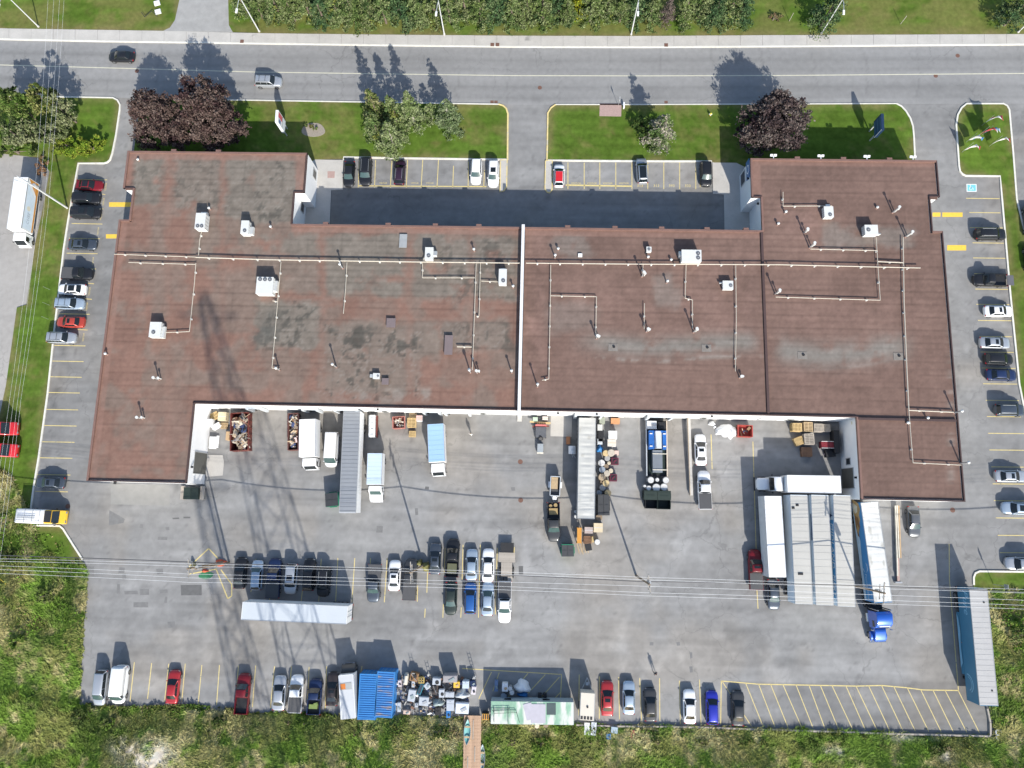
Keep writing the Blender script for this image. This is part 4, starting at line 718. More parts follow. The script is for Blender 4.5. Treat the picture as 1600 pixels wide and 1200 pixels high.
VT = [(328.5, 327, .5, 'goose', 'stub vent beside the twin fan unit'), (424.5, 356, .55, 'goose', 'short rusty vent right of the rusty boxed unit'), (248.5, 593, 1.6, 'twin', 'tall white vent pair in the lower left of the west roof'), (222.6, 654, 1.5, 'twin', 'tall white vent pair above the south west corner'), (436.5, 578, 1.5, 'goose', 'tall vent at the foot of the first long pipe'), (525.5, 573.5, 2.2, 'goose', 'tall slim vent between the moss patches'), (535.5, 419, 1.8, 'goose', 'tall slim vent at the second pipe drop'), (735, 582, 1.9, 'turbine', 'shiny turbine vent at the foot of the long pipe'), (745.5, 582.5, 1.6, 'twin', 'vent pair next to the shiny turbine vent'), (799.6, 582, 1.6, 'goose', 'tall slim vent by the fire wall'), (801.8, 449, .7, 'goose', 'short vent by the narrow unit'), (741, 392, .8, 'goose', 'short vent above the main pipe near the fire wall'), (167.5, 553.5, .5, 'goose', 'small vent at the west edge of the roof'), (217, 250.6, .3, 'goose', 'tiny white vent at the north west corner'),
      (867, 403, 1.3, 'goose', 'vent just above the main pipe on the middle roof'), (872, 390, .5, 'goose', 'dark stub vent at the top left of the middle roof'), (1003, 432, 2.0, 'twin', 'tall white vent pair under the condenser box'), (1041.5, 441.5, .8, 'goose', 'stubby pink vent on the middle roof'), (932, 528.5, 1.6, 'twin', 'white vent at the foot of the branch pipe'), (1010, 518, 1.6, 'twin', 'white vent pair in the middle of the middle roof'), (1083.5, 519, 2.2, 'twin', 'tall white vent under the stepped pipe'), (1155.5, 590, 1.0, 'twin', 'white vent at the foot of the right hand pipe'), (839.8, 604, 2.2, 'goose', 'tall slim vent in the lower left of the middle roof'), (1012, 403, .5, 'goose', 'small rusty vent under the condenser box'), (1048, 407, .4, 'goose', 'tiny vent left of the wide unit'),
      (1211, 459.5, 2.0, 'twin', 'tall white vent at the left end of the lower branch'), (1255.5, 364, 1.6, 'twin', 'white vent on the upper left of the east roof'), (1264.5, 387, 2.0, 'twin', 'tall white vent at the left end of the upper branch'), (1394.5, 332, 2.0, 'twin', 'tall white vent in the north east wing'), (1414.5, 370, 2.0, 'twin', 'tall white vent at the top of the long east pipe'), (1369.5, 325, .3, 'goose', 'small white cap beside the tall white vent'), (1214.5, 351, .5, 'goose', 'small vent by the inner corner'), (1226, 333, .6, 'goose', 'short cream vent at the bend of the top pipe'), (1490, 645, 2.0, 'goose', 'slim vent near the east edge of the roof'), (1500, 724, 2.0, 'goose', 'slim vent near the south east edge of the roof'), (1416, 661, .5, 'goose', 'stub vent beside the seam pipe'), (1447, 653.5, .5, 'goose', 'white stub vent on the seam')]
for u, v, h, k, l in VT: vent(u, v, h, l, k)
def gas(pts, label, r=.058, h=.36, sup=3.1):
    P = [Vector(G(u, v, RZ+h)) for u, v in pts]; c = P[0]; t = thing('gas_pipe', label, 'gas pipe', (c.x, c.y, RZ), 0, 'gas pipes on the roof')
    off = Vector((c.x, c.y, RZ)); MB().path([p-off for p in P], r, 8).build('pipe', M_gas, t)
    me = None
    for a, b in zip(P, P[1:]):
        L_ = (b-a).length; k = max(1, int(L_/sup))
        for j in range(k):
            p = a.lerp(b, (j+.5)/k)-off
            if me is None: me = MB().slab(-.11, .11, -.11, .11, -.02, .1).slab(-.05, .05, -.05, .05, .1, h-.06).slab(-.12, .12, -.12, .12, h-.1, h-.04).mesh('support', M_hv)
            inst('support', me, t, (p.x, p.y, 0))
gas([(178.5, 397), (306, 401.5)], 'cream gas pipe running to the west roof edge', .06); gas([(201, 410), (306, 413)], 'short cream gas pipe just below the west main')
gas([(306, 402), (420, 405.6), (640, 409), (812, 411)], 'main cream gas pipe along the west roof', .09, .55); gas([(822, 411), (1000, 412.6), (1220, 413.5), (1438, 418.6)], 'main cream gas pipe along the middle and east roofs', .078, .55)
gas([(315, 361), (312, 375), (310, 401)], 'pipe riser below the twin fan unit'); gas([(306, 411), (304, 440), (296, 518), (256, 519.6)], 'long cream pipe bending to the blue sided unit'); gas([(439, 409), (433, 480), (425, 575), (437, 576)], 'long cream pipe dropping past the three fan unit'); gas([(426, 470), (434, 471)], 'short connector at the three fan unit')
gas([(542, 410), (540, 450), (536.5, 490)], 'cream pipe drop left of the skylight panel'); gas([(664, 399), (660, 410), (660, 434), (742, 434)], 'cream pipe looping below the hooded unit'); gas([(744, 412), (742, 470), (738, 578)], 'long cream pipe beside the mauve hatch'); gas([(750.5, 411), (750, 440), (748.4, 494), (744.5, 494)], 'twin cream pipe beside the long pipe'); gas([(752, 439), (779, 440.4)], 'short cream pipe to the narrow unit'); gas([(714, 541.6), (737, 542)], 'short cream stub right of the long hatch', .09)
gas([(860.5, 414), (860, 461), (857.5, 592), (847, 594)], 'long cream pipe at the left of the middle roof'); gas([(860, 462), (932, 463.5), (930.8, 527)], 'cream branch pipe stepping down on the middle roof'); gas([(1005, 413), (1003.4, 430)], 'cream stub pipe to the tall vent pair'); gas([(1007, 474), (1006.5, 514)], 'short faint pipe in the centre of the middle roof'); gas([(1072, 414), (1070.5, 466), (1082, 468.5), (1082, 514)], 'stepped cream pipe below the wide unit'); gas([(1149.5, 414), (1150.5, 500), (1149, 580)], 'long cream pipe at the right of the middle roof')
gas([(1223.5, 300), (1223.5, 322), (1300, 321.6)], 'cream pipe linking to the tall duct unit'); gas([(1369, 371), (1371.5, 413), (1375.4, 469), (1212, 464)], 'cream pipe looping back to the lower left vent'); gas([(1266, 389), (1371, 391.5)], 'cream branch pipe at the upper east roof'); gas([(1371.5, 408.6), (1411, 410.4)], 'short cross pipe near the main', .09); gas([(1411, 371), (1412.4, 470), (1417, 580), (1420, 641), (1490, 644)], 'longest cream pipe down the east roof', .085); gas([(1420, 641), (1426.5, 723), (1502, 726.6)], 'cream pipe crossing the seam to the south east edge')
# ------------------------------------------------------------------ trees
M_bark = mat('bark', (.14, .11, .085), .9, 0, .25, 3, stretch=(1, 1, .3)); M_barkp = mat('pale_bark', (.34, .31, .27), .9, 0, .2, 3, stretch=(1, 1, .3))
def leafmat(name): return mat(name, (1, 1, 1), .8, 0, .06, 2, spec=.06, attr=True)
M_leaf = leafmat('leaves')
def trunk(t, h, r, limbs, rg, bark=None, lean=(0, 0)):
    b = MB(); pts = [(0, 0, -.1), (lean[0]*.3, lean[1]*.3, h*.4), (lean[0], lean[1], h)]
    b.tube(pts[0], pts[1], r, 9, 0, r*.75); b.tube(pts[1], pts[2], r*.75, 8, 0, r*.22)
    b.build('trunk', bark or M_bark, t)
    for p, q, rr in limbs:
        MB().tube(p, q, rr, 6, 0, rr*.3).build('limb', bark or M_bark, t)
def maple(base, h, R, n, label, seed, lobes, cols=((.062, .038, .035), (.085, .058, .050), (.108, .080, .068), (.045, .027, .027)), group=None, name='maple_tree', ls=(.08, .26)):
    rg = np.random.default_rng(seed); c = G(*base); t = thing(name, label, 'tree', (c[0], c[1], .1), 0, group)
    limbs = []
    for (lx, ly, lz, lr) in lobes: limbs.append(((0, 0, h*.22), (lx*.8, ly*.8, lz*.95), R*.035))
    trunk(t, h*.75, R*.075, limbs, rg)
    Ps, Ss = [], []
    tot = sum(l[3]**2 for l in lobes)
    for (lx, ly, lz, lr) in lobes:
        k = int(n*lr**2/tot); nc = max(12, int(lr*lr*7)); d = rg.normal(0, 1, (nc, 3)); d /= np.linalg.norm(d, axis=1)[:, None]
        cc = d*lr*rg.uniform(.62, 1.0, (nc, 1))*np.array([1, 1, .8])+np.array([lx, ly, lz]); cc = cc[cc[:, 2] > h*.12]; cr = rg.uniform(.35, .8, len(cc))*lr*.33
        i = rg.integers(0, len(cc), k); P = cc[i]+rg.normal(0, .5, (k, 3))*cr[i][:, None]*np.array([1, 1, .62]); Ps.append(P); Ss.append(rg.uniform(*ls, k))
    P = np.concatenate(Ps); S = np.concatenate(Ss); V, F, _ = leaves(P, S, rg, .35)
    m = len(P); ci = np.clip((fbm(P[:, 0]+seed, P[:, 1]+.7*P[:, 2], .55, 3, seed)*len(cols)*1.5-.25*len(cols)+rg.normal(0, .5, m)), 0, len(cols)-.01).astype(int); C = np.array(cols)[ci]*rg.uniform(.75, 1.3, (m, 1))
    link(bpy.data.objects.new('crown', npmesh('crown', V, F, M_leaf, np.repeat(C, 4, 0))), t); return t
def conifer_mesh(h, R, n, seed, cols, droop=.35, top=.0, start=.08):
    rg = np.random.default_rng(seed); P = []; A = []
    nb = int(h*11); zz = np.sort(rg.uniform(start, .97, nb))*h; per = max(8, n//nb)
    limb = MB()
    for z in zz:
        f = 1-z/h; L_ = R*(f**.75)*rg.uniform(.62, 1.12)+.12; a = rg.uniform(0, 2*PI); k = int(per*(.35+1.1*f)); s = rg.uniform(.12, 1, k)**.75
        w = rg.normal(0, .13, k)*(L_*s*.9+.18); x = np.cos(a)*L_*s-np.sin(a)*w; y = np.sin(a)*L_*s+np.cos(a)*w; zq = z-droop*L_*s**1.3*.8+.16*L_*s+rg.normal(0, .07, k)
        P.append(np.stack([x, y, zq], 1))
        if rg.uniform() < .3: limb.tube((0, 0, z), (math.cos(a)*L_*.8, math.sin(a)*L_*.8, z-droop*L_*.45), .03, 4, 0, .01, False)
    P = np.concatenate(P); m = len(P); V, F, _ = leaves(P, rg.uniform(.10, .21, m), rg, .45)
    ci = np.clip(fbm(P[:, 0]+seed*3, P[:, 1]+P[:, 2]*.6, .8, 3, seed)*len(cols)*1.6-.3*len(cols)+rg.normal(0, .4, m), 0, len(cols)-.01).astype(int)
    C = np.array(cols)[ci]*rg.uniform(.65, 1.4, (m, 1))
    return npmesh('crown', V, F, M_leaf, np.repeat(C, 4, 0)), limb
def conifer(base, h, R, n, label, seed, cols, bark=None, group=None, name='pine_tree', me=None, rz=0., sc=1., z0=.1, **kw):
    c = G(*base); t = thing(name, label, 'tree', (c[0], c[1], z0), rz, group); t.scale = (sc, sc, sc)
    if me is None: me = conifer_mesh(h, R, n, seed, cols, **kw)
    MB().tube((0, 0, -.15), (0, 0, h*.5), h*.022+.03, 8, 0, h*.014+.02).tube((0, 0, h*.5), (0, 0, h*.98), h*.014+.02, 7, 0, .015).build('trunk', bark or M_bark, t)
    link(bpy.data.objects.new('crown', me[0]), t)
    tag(link(bpy.data.objects.new('limbs', me[1].mesh('limbs', bark or M_bark) if isinstance(me[1], MB) else me[1]), t), kind='stuff')
    return t, me
PINE = ((.07, .11, .035), (.115, .155, .055), (.16, .19, .085), (.04, .07, .02), (.14, .16, .04)); PALEP = ((.115, .155, .055), (.145, .185, .075), (.175, .205, .10), (.08, .12, .036)); SPR = ((.035, .07, .03), (.06, .10, .04), (.10, .135, .06), (.02, .045, .02)); LIME = ((.16, .20, .02), (.24, .24, .02), (.10, .15, .03)); MIX = ((.06, .095, .028), (.105, .14, .045), (.15, .175, .08), (.035, .06, .02))
# dark purple maples
maple((345, 205), 10.4, 5.6, 26000, 'large dark purple maple tree at the north west corner of the building', 3, [(0.3, .3, 6.4, 4.0), (-1.0, 2.4, 7.4, 2.9), (3.2, -1.2, 4.2, 2.9), (1.0, -2.8, 4.0, 2.8), (-2.8, -1.6, 4.4, 2.9), (1.8, 2.0, 5.4, 2.5), (4.6, -2.4, 3.4, 1.8)])
maple((268, 209), 9.0, 4.8, 19000, 'smaller purple maple tree crowding the larger one beside the west entrance', 4, [(-.6, .6, 5.6, 3.6), (-1.4, 1.4, 6.4, 2.4), (-1.6, -2.2, 3.6, 2.7), (2.4, -1.2, 4.4, 2.9), (-2.5, 1.0, 4.3, 2.3), (1.6, 1.6, 4.8, 2.5), (3.2, -2.6, 3.6, 2.2)])
maple((1192, 216), 9.6, 5.6, 30000, 'round dark purple maple tree in front of the north east wing', 5, [(0, 0, 6.0, 4.0), (.2, 1.6, 6.6, 2.8), (2.6, 1.2, 5.0, 3.0), (-2.6, .2, 4.8, 2.9), (2.4, -1.6, 4.4, 2.9), (-1.8, -2.2, 4.0, 2.8), (-.2, 2.4, 5.2, 2.4), (-3.6, -1.4, 3.4, 2.0)], cols=((.048, .034, .034), (.08, .06, .056), (.115, .095, .085), (.03, .02, .022)))
# pines on the front lawns
gp = 'pines clustered on the left front lawn'
conifer((594, 192), 9.8, 2.8, 6500, 'yellow green pine at the upper left of the lawn cluster', 11, ((.10, .13, .03), (.15, .17, .06), (.06, .09, .025), (.19, .19, .09)), group=gp)
conifer((624, 202), 9.8, 2.9, 6500, 'green pine in the middle of the lawn cluster', 12, PINE, group=gp)
conifer((650, 200), 10.6, 2.9, 5400, 'pale thin pine showing its trunk on the right of the cluster', 13, PALEP, M_barkp, group=gp)
conifer((618, 232), 8.0, 3.5, 7600, 'broad pale pine nearest the parked cars', 14, PALEP, M_barkp, group=gp)
conifer((592, 214), 7.6, 2.7, 4600, 'mid green pine at the left edge of the cluster', 15, PINE, group=gp)
conifer((676, 186), 4.4, 2.0, 1800, 'small low pine between the cluster and the lone pine', 16, PALEP, M_barkp, group=gp)
conifer((704, 201), 8.8, 2.8, 6400, 'lone grey green pine to the right of the lawn cluster', 17, ((.085, .12, .05), (.12, .16, .075), (.155, .19, .10), (.05, .08, .028)), M_barkp)
conifer((1026, 222), 8.6, 3.1, 6800, 'pale bare topped pine on the right front lawn', 18, ((.11, .15, .055), (.15, .185, .085), (.26, .24, .19), (.07, .11, .035)), M_barkp)
maple((1006, 207), 3.6, 2.2, 2600, 'rounded dark green shrub tree beside the pale pine', 19, [(0, 0, 2.0, 1.7), (-.9, .4, 1.6, 1.2), (.8, -.7, 1.4, 1.1)], cols=((.03, .055, .015), (.055, .085, .02), (.08, .11, .035)), name='shrub_tree')
# tree belt beyond the road
belt = [(388, 22, 8, 0), (412, 30, 7, 1), (438, 24, 9, 0), (462, 33, 8, 3), (486, 26, 10, 0), (508, 36, 8, 2), (532, 30, 9, 0), (556, 38, 8, 1), (580, 31, 9, 3), (604, 37, 9, 0), (630, 30, 10, 2), (655, 36, 8, 0), (680, 26, 10, 1), (704, 36, 8, 0), (728, 28, 9, 3), (752, 37, 8, 1), (776, 30, 10, 2), (800, 36, 8, 0), (824, 28, 9, 1), (848, 34, 9, 1), (872, 24, 10, 2), (885, 38, 7, 3), (905, 24, 7, 4), (922, 34, 9, 3), (946, 28, 10, 0), (968, 35, 8, 3), (992, 26, 10, 2), (1014, 34, 8, 0), (1040, 34, 6, 5), (1066, 36, 8, 3), (1090, 30, 9, 3), (1112, 37, 8, 2), (1136, 30, 10, 0), (1152, 34, 8, 2)]
VAR = []
for k, cs in enumerate((PINE, MIX, SPR, MIX, LIME, ((.11, .085, .075), (.15, .12, .105), (.075, .06, .05)))): VAR.append([conifer_mesh(8.5, 2.9, 6200 if k != 5 else 2500, 40+k*5+j, cs, .30, start=.04) for j in range(2)])
VL = ['grey green pine', 'bushy mid green tree', 'blue green spruce', 'leafy dark green tree', 'lime yellow conifer', 'bare brownish dead tree']
lims = {}; cnt = {}; ORD = 'first second third fourth fifth sixth seventh eighth ninth tenth eleventh twelfth thirteenth fourteenth'.split()
for k, (u, v, h, ty) in enumerate(belt):
    m = VAR[ty][k % 2]; key = (ty, k % 2); cnt[ty] = cnt.get(ty, 0)+1
    if key not in lims: lims[key] = m[1].mesh('limbs', M_bark)
    conifer((u, v), 8.5, 2.7, 0, ('%s %s from the left in the belt across the road' % (ORD[cnt[ty]-1], VL[ty])) if ty < 4 else VL[ty]+' in the belt across the road', 0, None, me=(m[0], lims[key]), rz=k*1.3, sc=h/8.5*.95, group='trees in the belt across the road', name='belt_tree')
conifer((1281, 43), 10, 3.4, 6000, 'single dark spruce behind the fourth lamp post', 61, SPR, name='spruce_tree', droop=.25); conifer((1568, 40), 10.5, 3.4, 6000, 'dark spruce at the upper right of the verge', 62, SPR, name='spruce_tree', droop=.25)
# shrubs at the left
GB = ((.05, .09, .018), (.085, .13, .03), (.13, .16, .05), (.03, .055, .012)); PB = ((.10, .125, .05), (.15, .17, .08), (.19, .20, .11), (.06, .085, .03)); YB = ((.08, .14, .015), (.13, .18, .02), (.17, .19, .03), (.045, .085, .012))
maple((56, 186), 8.2, 2.8, 7000, 'olive green tree at the far left by the road', 71, [(0, 0, 4.6, 2.3), (-.9, .9, 5.2, 1.6), (0, 0, 6.2, 1.5), (1, -.5, 3.2, 1.6)], GB, name='broadleaf_tree'); maple((97, 180), 8.6, 2.8, 7000, 'yellow tipped olive tree second from the left by the road', 72, [(0, 0, 4.6, 2.2), (.9, .7, 4.4, 1.6), (-1, -.4, 3.8, 1.7), (0, 0, 6.6, 1.5)], ((.06, .085, .02), (.11, .125, .035), (.19, .19, .07), (.04, .06, .015)), name='broadleaf_tree')
maple((120, 192), 7.2, 2.4, 6000, 'pale green tree third from the left by the road', 73, [(0, 0, 3.8, 2.0), (0, .2, 5.6, 1.5), (.8, -.7, 2.8, 1.4), (-.8, .6, 3.0, 1.3)], PB, name='broadleaf_tree')
maple((40, 222), 5.0, 4, 5200, 'wide pale willow shrub at the left edge', 74, [(0, 0, 2.4, 2.2), (-2.6, .3, 2.2, 2.0), (2.4, .2, 2.3, 2.0), (.4, 1.8, 2.6, 1.7)], PB, name='shrub'); maple((84, 220), 4.4, 3.4, 4600, 'pale green shrub in the middle of the left planting', 75, [(0, 0, 2.1, 1.9), (1.9, .4, 1.9, 1.7), (-1.6, 1.0, 2.0, 1.5)], PB, name='shrub')
maple((118, 238), 3.4, 3, 4200, 'bright green bush at the right end of the left planting', 76, [(0, 0, 1.4, 1.7), (2.0, .3, 1.3, 1.5), (-1.8, .2, 1.3, 1.4)], YB, name='bush'); maple((150, 236), 3.2, 3, 3800, 'bright yellow green bush next to the west entrance kerb', 77, [(0, 0, 1.4, 1.6), (1.2, .9, 1.3, 1.2), (-1.2, -.3, 1.2, 1.3)], YB, name='bush')
maple((30, 240), 2.4, 3, 2600, 'low green hedge bush above the west drive', 78, [(0, 0, .8, 1.2), (-2.6, .1, .8, 1.1), (2.4, 0, .8, 1.1)], GB, name='bush'); maple((69, 262), 1.6, 1, 1200, 'small reddish brown bush beside the parked box truck', 79, [(0, 0, .6, 1.0), (.2, 1.1, .6, .9), (.1, -1.1, .5, .9)], ((.16, .09, .05), (.22, .13, .08), (.10, .09, .03)), name='bush', ls=(.1, .2))
for k, (u, v, l) in enumerate(((478, 197, 'small dark plant at the left of the bare bed'), (488, 199, 'small reddish plant at the top of the bare bed'), (494, 203, 'small green plant in the middle of the bare bed'))): maple((u, v), .9, .5, 90, l, 84+k, [(0, 0, .35, .4)], GB if k != 1 else ((.12, .06, .04), (.1, .1, .03)), name='plant', ls=(.1, .18))
maple((1228-21, 32), 1.4, 2, 500, 'low brown brush pile on the verge right of the tree belt', 91, [(0, 0, .3, .9), (1.2, 0, .3, .7)], ((.2, .13, .08), (.12, .12, .05)), name='bush', ls=(.1, .2))
for k, (u, v, w_, l) in enumerate(((132, 1118, 1.5, 'dark low shrub at the south west corner of the lot'), (170, 1128, 1.1, 'small dark shrub below the silver minivan'), (345, 1126, 1.3, 'olive shrub in the weeds between the red sedan and the dark red pickup'), (478, 1128, 1.4, 'green shrub in the weeds below the navy pickup'), (690, 1140, 1.2, 'green shrub in the meadow left of the boardwalk'), (845, 1160, 1.5, 'dark green shrub in the meadow behind the site office'), (1460, 1168, 1.2, 'small shrub in the meadow below the hatched stalls'), (1588, 990, 1.8, 'bright green shrub right of the teal trailer'), (75, 930, 1.6, 'green shrub in the meadow below the yard wires'), (30, 1000, 1.4, 'green shrub in the meadow at the left edge'), (20, 872, 1.5, 'pale olive shrub in the meadow left of the wedge of lawn'))):
    maple((u, v), 1.5*w_, w_, 1300, l, 200+k, [(0, 0, .55*w_, .8*w_), (.6*w_, .3, .4*w_, .55*w_), (-.5*w_, -.2, .4*w_, .5*w_)], (((.05, .075, .02), (.08, .11, .03), (.12, .14, .05)), ((.07, .12, .02), (.11, .17, .03), (.15, .18, .06)))[k % 2], name='shrub', ls=(.07, .17))
# ------------------------------------------------------------------ vehicles
def lerp(a, b, t): return a+(b-a)*t
KINDS = {'sedan': dict(L=4.7, W=1.82, H=1.44, cowl=.715, rf=.555, rr=.285, rb=.145, nose=.70, hood=.93, tail=.88, belt=.94, ty=.62, tb=.83),
 'coupe': dict(L=4.6, W=1.86, H=1.32, cowl=.69, rf=.52, rr=.30, rb=.14, nose=.62, hood=.86, tail=.86, belt=.88, ty=.58, tb=.80),
 'hatch': dict(L=4.3, W=1.80, H=1.50, cowl=.74, rf=.585, rr=.13, rb=.03, nose=.72, hood=.96, tail=.98, belt=.97, ty=.64, tb=.84),
 'suv': dict(L=4.65, W=1.88, H=1.70, cowl=.735, rf=.60, rr=.10, rb=.02, nose=.82, hood=1.08, tail=1.08, belt=1.08, ty=.68, tb=.85),
 'minivan': dict(L=5.0, W=1.95, H=1.78, cowl=.80, rf=.64, rr=.08, rb=.02, nose=.80, hood=1.05, tail=1.08, belt=1.08, ty=.70, tb=.86),
 'van': dict(L=5.5, W=2.02, H=2.25, cowl=.875, rf=.735, rr=.03, rb=.008, nose=.85, hood=1.12, tail=1.2, belt=1.18, ty=.78, tb=.88),
 'pickup': dict(L=5.7, W=1.98, H=1.86, cowl=.735, rf=.625, rr=.455, rb=.425, nose=.90, hood=1.13, tail=1.1, belt=1.12, ty=.68, tb=.86)}
PLAN = ((0, .58), (.006, .72), (.022, .85), (.06, .94), (.13, .985), (.2, 1), (.5, 1), (.75, .985), (.86, .955), (.92, .90), (.96, .80), (.984, .65), (.996, .46), (1, .30))
CARM = {}
def car_meshes(kind):
    if kind in CARM: return CARM[kind]
    K = KINDS[kind]; L, W, H = K['L'], K['W'], K['H']; X = lambda t: (t-.5)*L; R = {}
    pick = kind == 'pickup'; t0 = .415 if pick else 0.0
    def top(t):
        pts = [(0, K['tail']*.80), (.012, K['tail']*.95), (.05, K['tail']), (K['rb'], max(K['tail'], K['belt'])), (K['rf'], K['belt']), (K['cowl'], K['hood']), (.9, lerp(K['hood'], K['nose'], .45)), (.965, K['nose']), (.992, K['nose']*.86), (1, K['nose']*.72)]
        return float(np.interp(t, [p[0] for p in pts], [p[1] for p in pts]))
    ts = [t for t in sorted(set([p[0] for p in PLAN]+[.05, .14, .3, .4, .62, .68, K['cowl'], .84, .91])) if t >= t0]
    if pick: ts = [t0]+[t for t in ts if t > t0+.01]
    rings = []
    for t in ts:
        w = W/2*float(np.interp(t, [p[0] for p in PLAN], [p[1] for p in PLAN])); zt = top(t); zb = .22+.14*max(0, (t-.93)/.07)+.14*max(0, (.06-t)/.06)
        half = [(w*.86, zb), (w*.97, zb+.1), (w, zb+.26), (w*.995, lerp(zb+.26, zt, .55)), (w*.96, zt-.09), (w*.90, zt-.02), (w*.62, zt+.012), (0, zt+.025)]
        rings.append([(X(t), y, z) for y, z in half]+[(X(t), -y, z) for y, z in half[-2::-1]])
    b = MB().loft(rings, 0)
    # cabin
    belt = K['belt']-.01; yb, yt = W/2*K['tb']*1.04, W/2*K['ty']*1.06
    def cab(t, z, f):
        yy = lerp(yb, yt, f)
        return [(X(t), yb, belt), (X(t), yy, z-.07*f), (X(t), yy-.09*f-.02, z-.012*f), (X(t), yy*.5, z+.018*f), (X(t), 0, z+.025*f), (X(t), -yy*.5, z+.018*f), (X(t), -(yy-.09*f-.02), z-.012*f), (X(t), -yy, z-.07*f), (X(t), -yb, belt)]
    zc = top(K['cowl'])-.01; zr = max(top(K['rb']), belt)-.01; mid = (K['rr']+K['rf'])/2
    b.loft([cab(K['rb'], zr, 0), cab(lerp(K['rb'], K['rr'], .93), H-.045, .95), cab(K['rr']+.015, H-.02, 1), cab(mid, H, 1), cab(K['rf']-.012, H-.025, 1), cab(lerp(K['rf'], K['cowl'], .07), H-.06, .95), cab(K['cowl'], zc, 0)], 0, True, True)
    if pick:
        x0, x1 = X(0.004), X(.418); hz = 1.10; w = W/2
        b.slab(x0, x1, w-.11, w-.02, .45, hz).slab(x0, x1, -w+.02, -w+.11, .45, hz).slab(x1-.07, x1, -w+.11, w-.11, .45, hz).slab(x0, x1-.07, -w+.11, w-.11, .45, .62)
        R['tailgate'] = (MB().slab(x0-.03, x0+.04, -w+.12, w-.12, .52, hz-.01).mesh('tailgate', M_black), 'p')
        R['bed_liner'] = (MB().slab(x0+.05, x1-.08, -w+.12, w-.12, .62, .635).mesh('bed_liner', M_black), M_black)
    R['body'] = (b.mesh('body', M_black), 'p')
    def panel(name, q, m, off=.012):
        vs = [Vector(p) for p in q]; nrm = (vs[1]-vs[0]).cross(vs[2]-vs[0]).normalized(); c = sum(vs, Vector())/len(vs)
        if nrm.dot(c-Vector((X(mid), 0, .6))) < 0: nrm = -nrm
        mb = MB(); n = len(vs); mb.add([p+nrm*off for p in vs]+[p-nrm*.03 for p in vs], [tuple(range(n))]+[(i, (i+1) % n, (i+1) % n+n, i+n) for i in range(n)]); return (mb.mesh(name, m), m)
    f0, f1 = .10, .90; ws = lambda f: lerp(K['cowl'], lerp(K['rf'], K['cowl'], .07), f)
    zw = lambda f: lerp(zc, H-.06, f)
    yw = lambda f: lerp(yb, lerp(yb, yt, .95), f)-.10
    # curved windscreen: three strips, bowed forward in the middle
    def screen(name, xa, za, ya, xb, zb, yb2, bow, m):
        n = 7; P0 = [(xa+bow*(1-(2*i/(n-1)-1)**2), lerp(-ya, ya, i/(n-1)), za) for i in range(n)]; P1 = [(xb+bow*.6*(1-(2*i/(n-1)-1)**2), lerp(-yb2, yb2, i/(n-1)), zb+.02*(1-(2*i/(n-1)-1)**2)) for i in range(n)]
        dz = Vector((zb-za, 0, xa-xb)).normalized()*(.02 if zb > za else .02)
        if dz.z < 0: dz = -dz
        mb = MB(); mb.add([Vector(p)+dz for p in P0]+[Vector(p)+dz for p in P1], [(i, i+1, n+i+1, n+i) for i in range(n-1)], 0, True)
        mb.add([Vector(p)+dz for p in P0]+[Vector(p)-dz*1.5 for p in P0], [(i, i+1, n+i+1, n+i) for i in range(n-1)]); return (mb.mesh(name, m), m)
    R['windshield'] = screen('windshield', X(ws(.02))+.03, zw(.04)+.005, yw(0)+.06, X(ws(.95)), zw(.95), yw(.95)+.04, .10, M_glass)
    rx = lambda f: lerp(X(K['rb']), X(lerp(K['rb'], K['rr'], .93)), f); rz_ = lambda f: lerp(zr, H-.045, f)
    R['rear_window'] = screen('rear_window', rx(.10), rz_(.10), yw(.1)+.02, rx(.93), rz_(.93), yw(.93), -.06, M_glass)
    sides = []
    zl, zh = belt+.05, H-.12; fz = lambda z: (z-belt)/(H-.07-belt)
    ys = lambda z: lerp(yb, yt, min(1, fz(z)))
    fr = lambda z: lerp(K['cowl'], K['rf'], (z-zc)/(H-zc)); rr = lambda z: lerp(K['rb'], K['rr'], (z-zr)/(H-zr))
    B = .50 if not pick else .56
    wins = [[(B+.008, zl), (fr(zl)-.03, zl), (fr(zh)-.022, zh), (B+.008, zh)]]
    if kind == 'van': wins = [[(.745, zl+.1), (fr(zl)-.03, zl+.1), (fr(zh)-.02, zh-.1), (.745, zh-.1)]]
    elif pick: wins.append([(rr(zl)+.02, zl), (B-.008, zl), (B-.008, zh), (rr(zh)+.018, zh)])
    else:
        C_ = max(rr(zl)+.03, .27 if kind in ('suv', 'minivan') else .22); wins.append([(max(C_, rr(zl)+.03), zl), (B-.008, zl), (B-.008, zh), (max(C_+.02, rr(zh)+.02), zh)])
        if kind in ('suv', 'minivan', 'hatch') and C_-rr(zl) > .06: wins.append([(rr(zl)+.03, zl), (C_-.012, zl), (C_+.008, zh), (rr(zh)+.02, zh)])
    for sgn in (1, -1):
        for q in wins: sides.append(panel('side_window', [(X(t), sgn*(ys(z)+.0), z) for t, z in q], M_glass, .015))
    R['side_window'] = sides
    r = .335 if kind in ('sedan', 'coupe', 'hatch') else .37
    R['tyre'] = MB().tube((0, -.11, 0), (0, .11, 0), r, 18).mesh('tyre', M_tyre)
    m_ = MB().tube((0, .09, 0), (0, .122, 0), r*.62, 12)
    for k in range(5): m_.box((math.cos(k*1.2566)*r*.36, .126, math.sin(k*1.2566)*r*.36), (r*.55, .014, .05), 0, 0, -k*1.2566)
    R['rim'] = m_.mesh('rim', M_rim)
    R['wheels'] = [(X(t), s*(W/2-.10), r) for t in (.185, .80) for s in (1, -1)]
    wn = W/2*.80
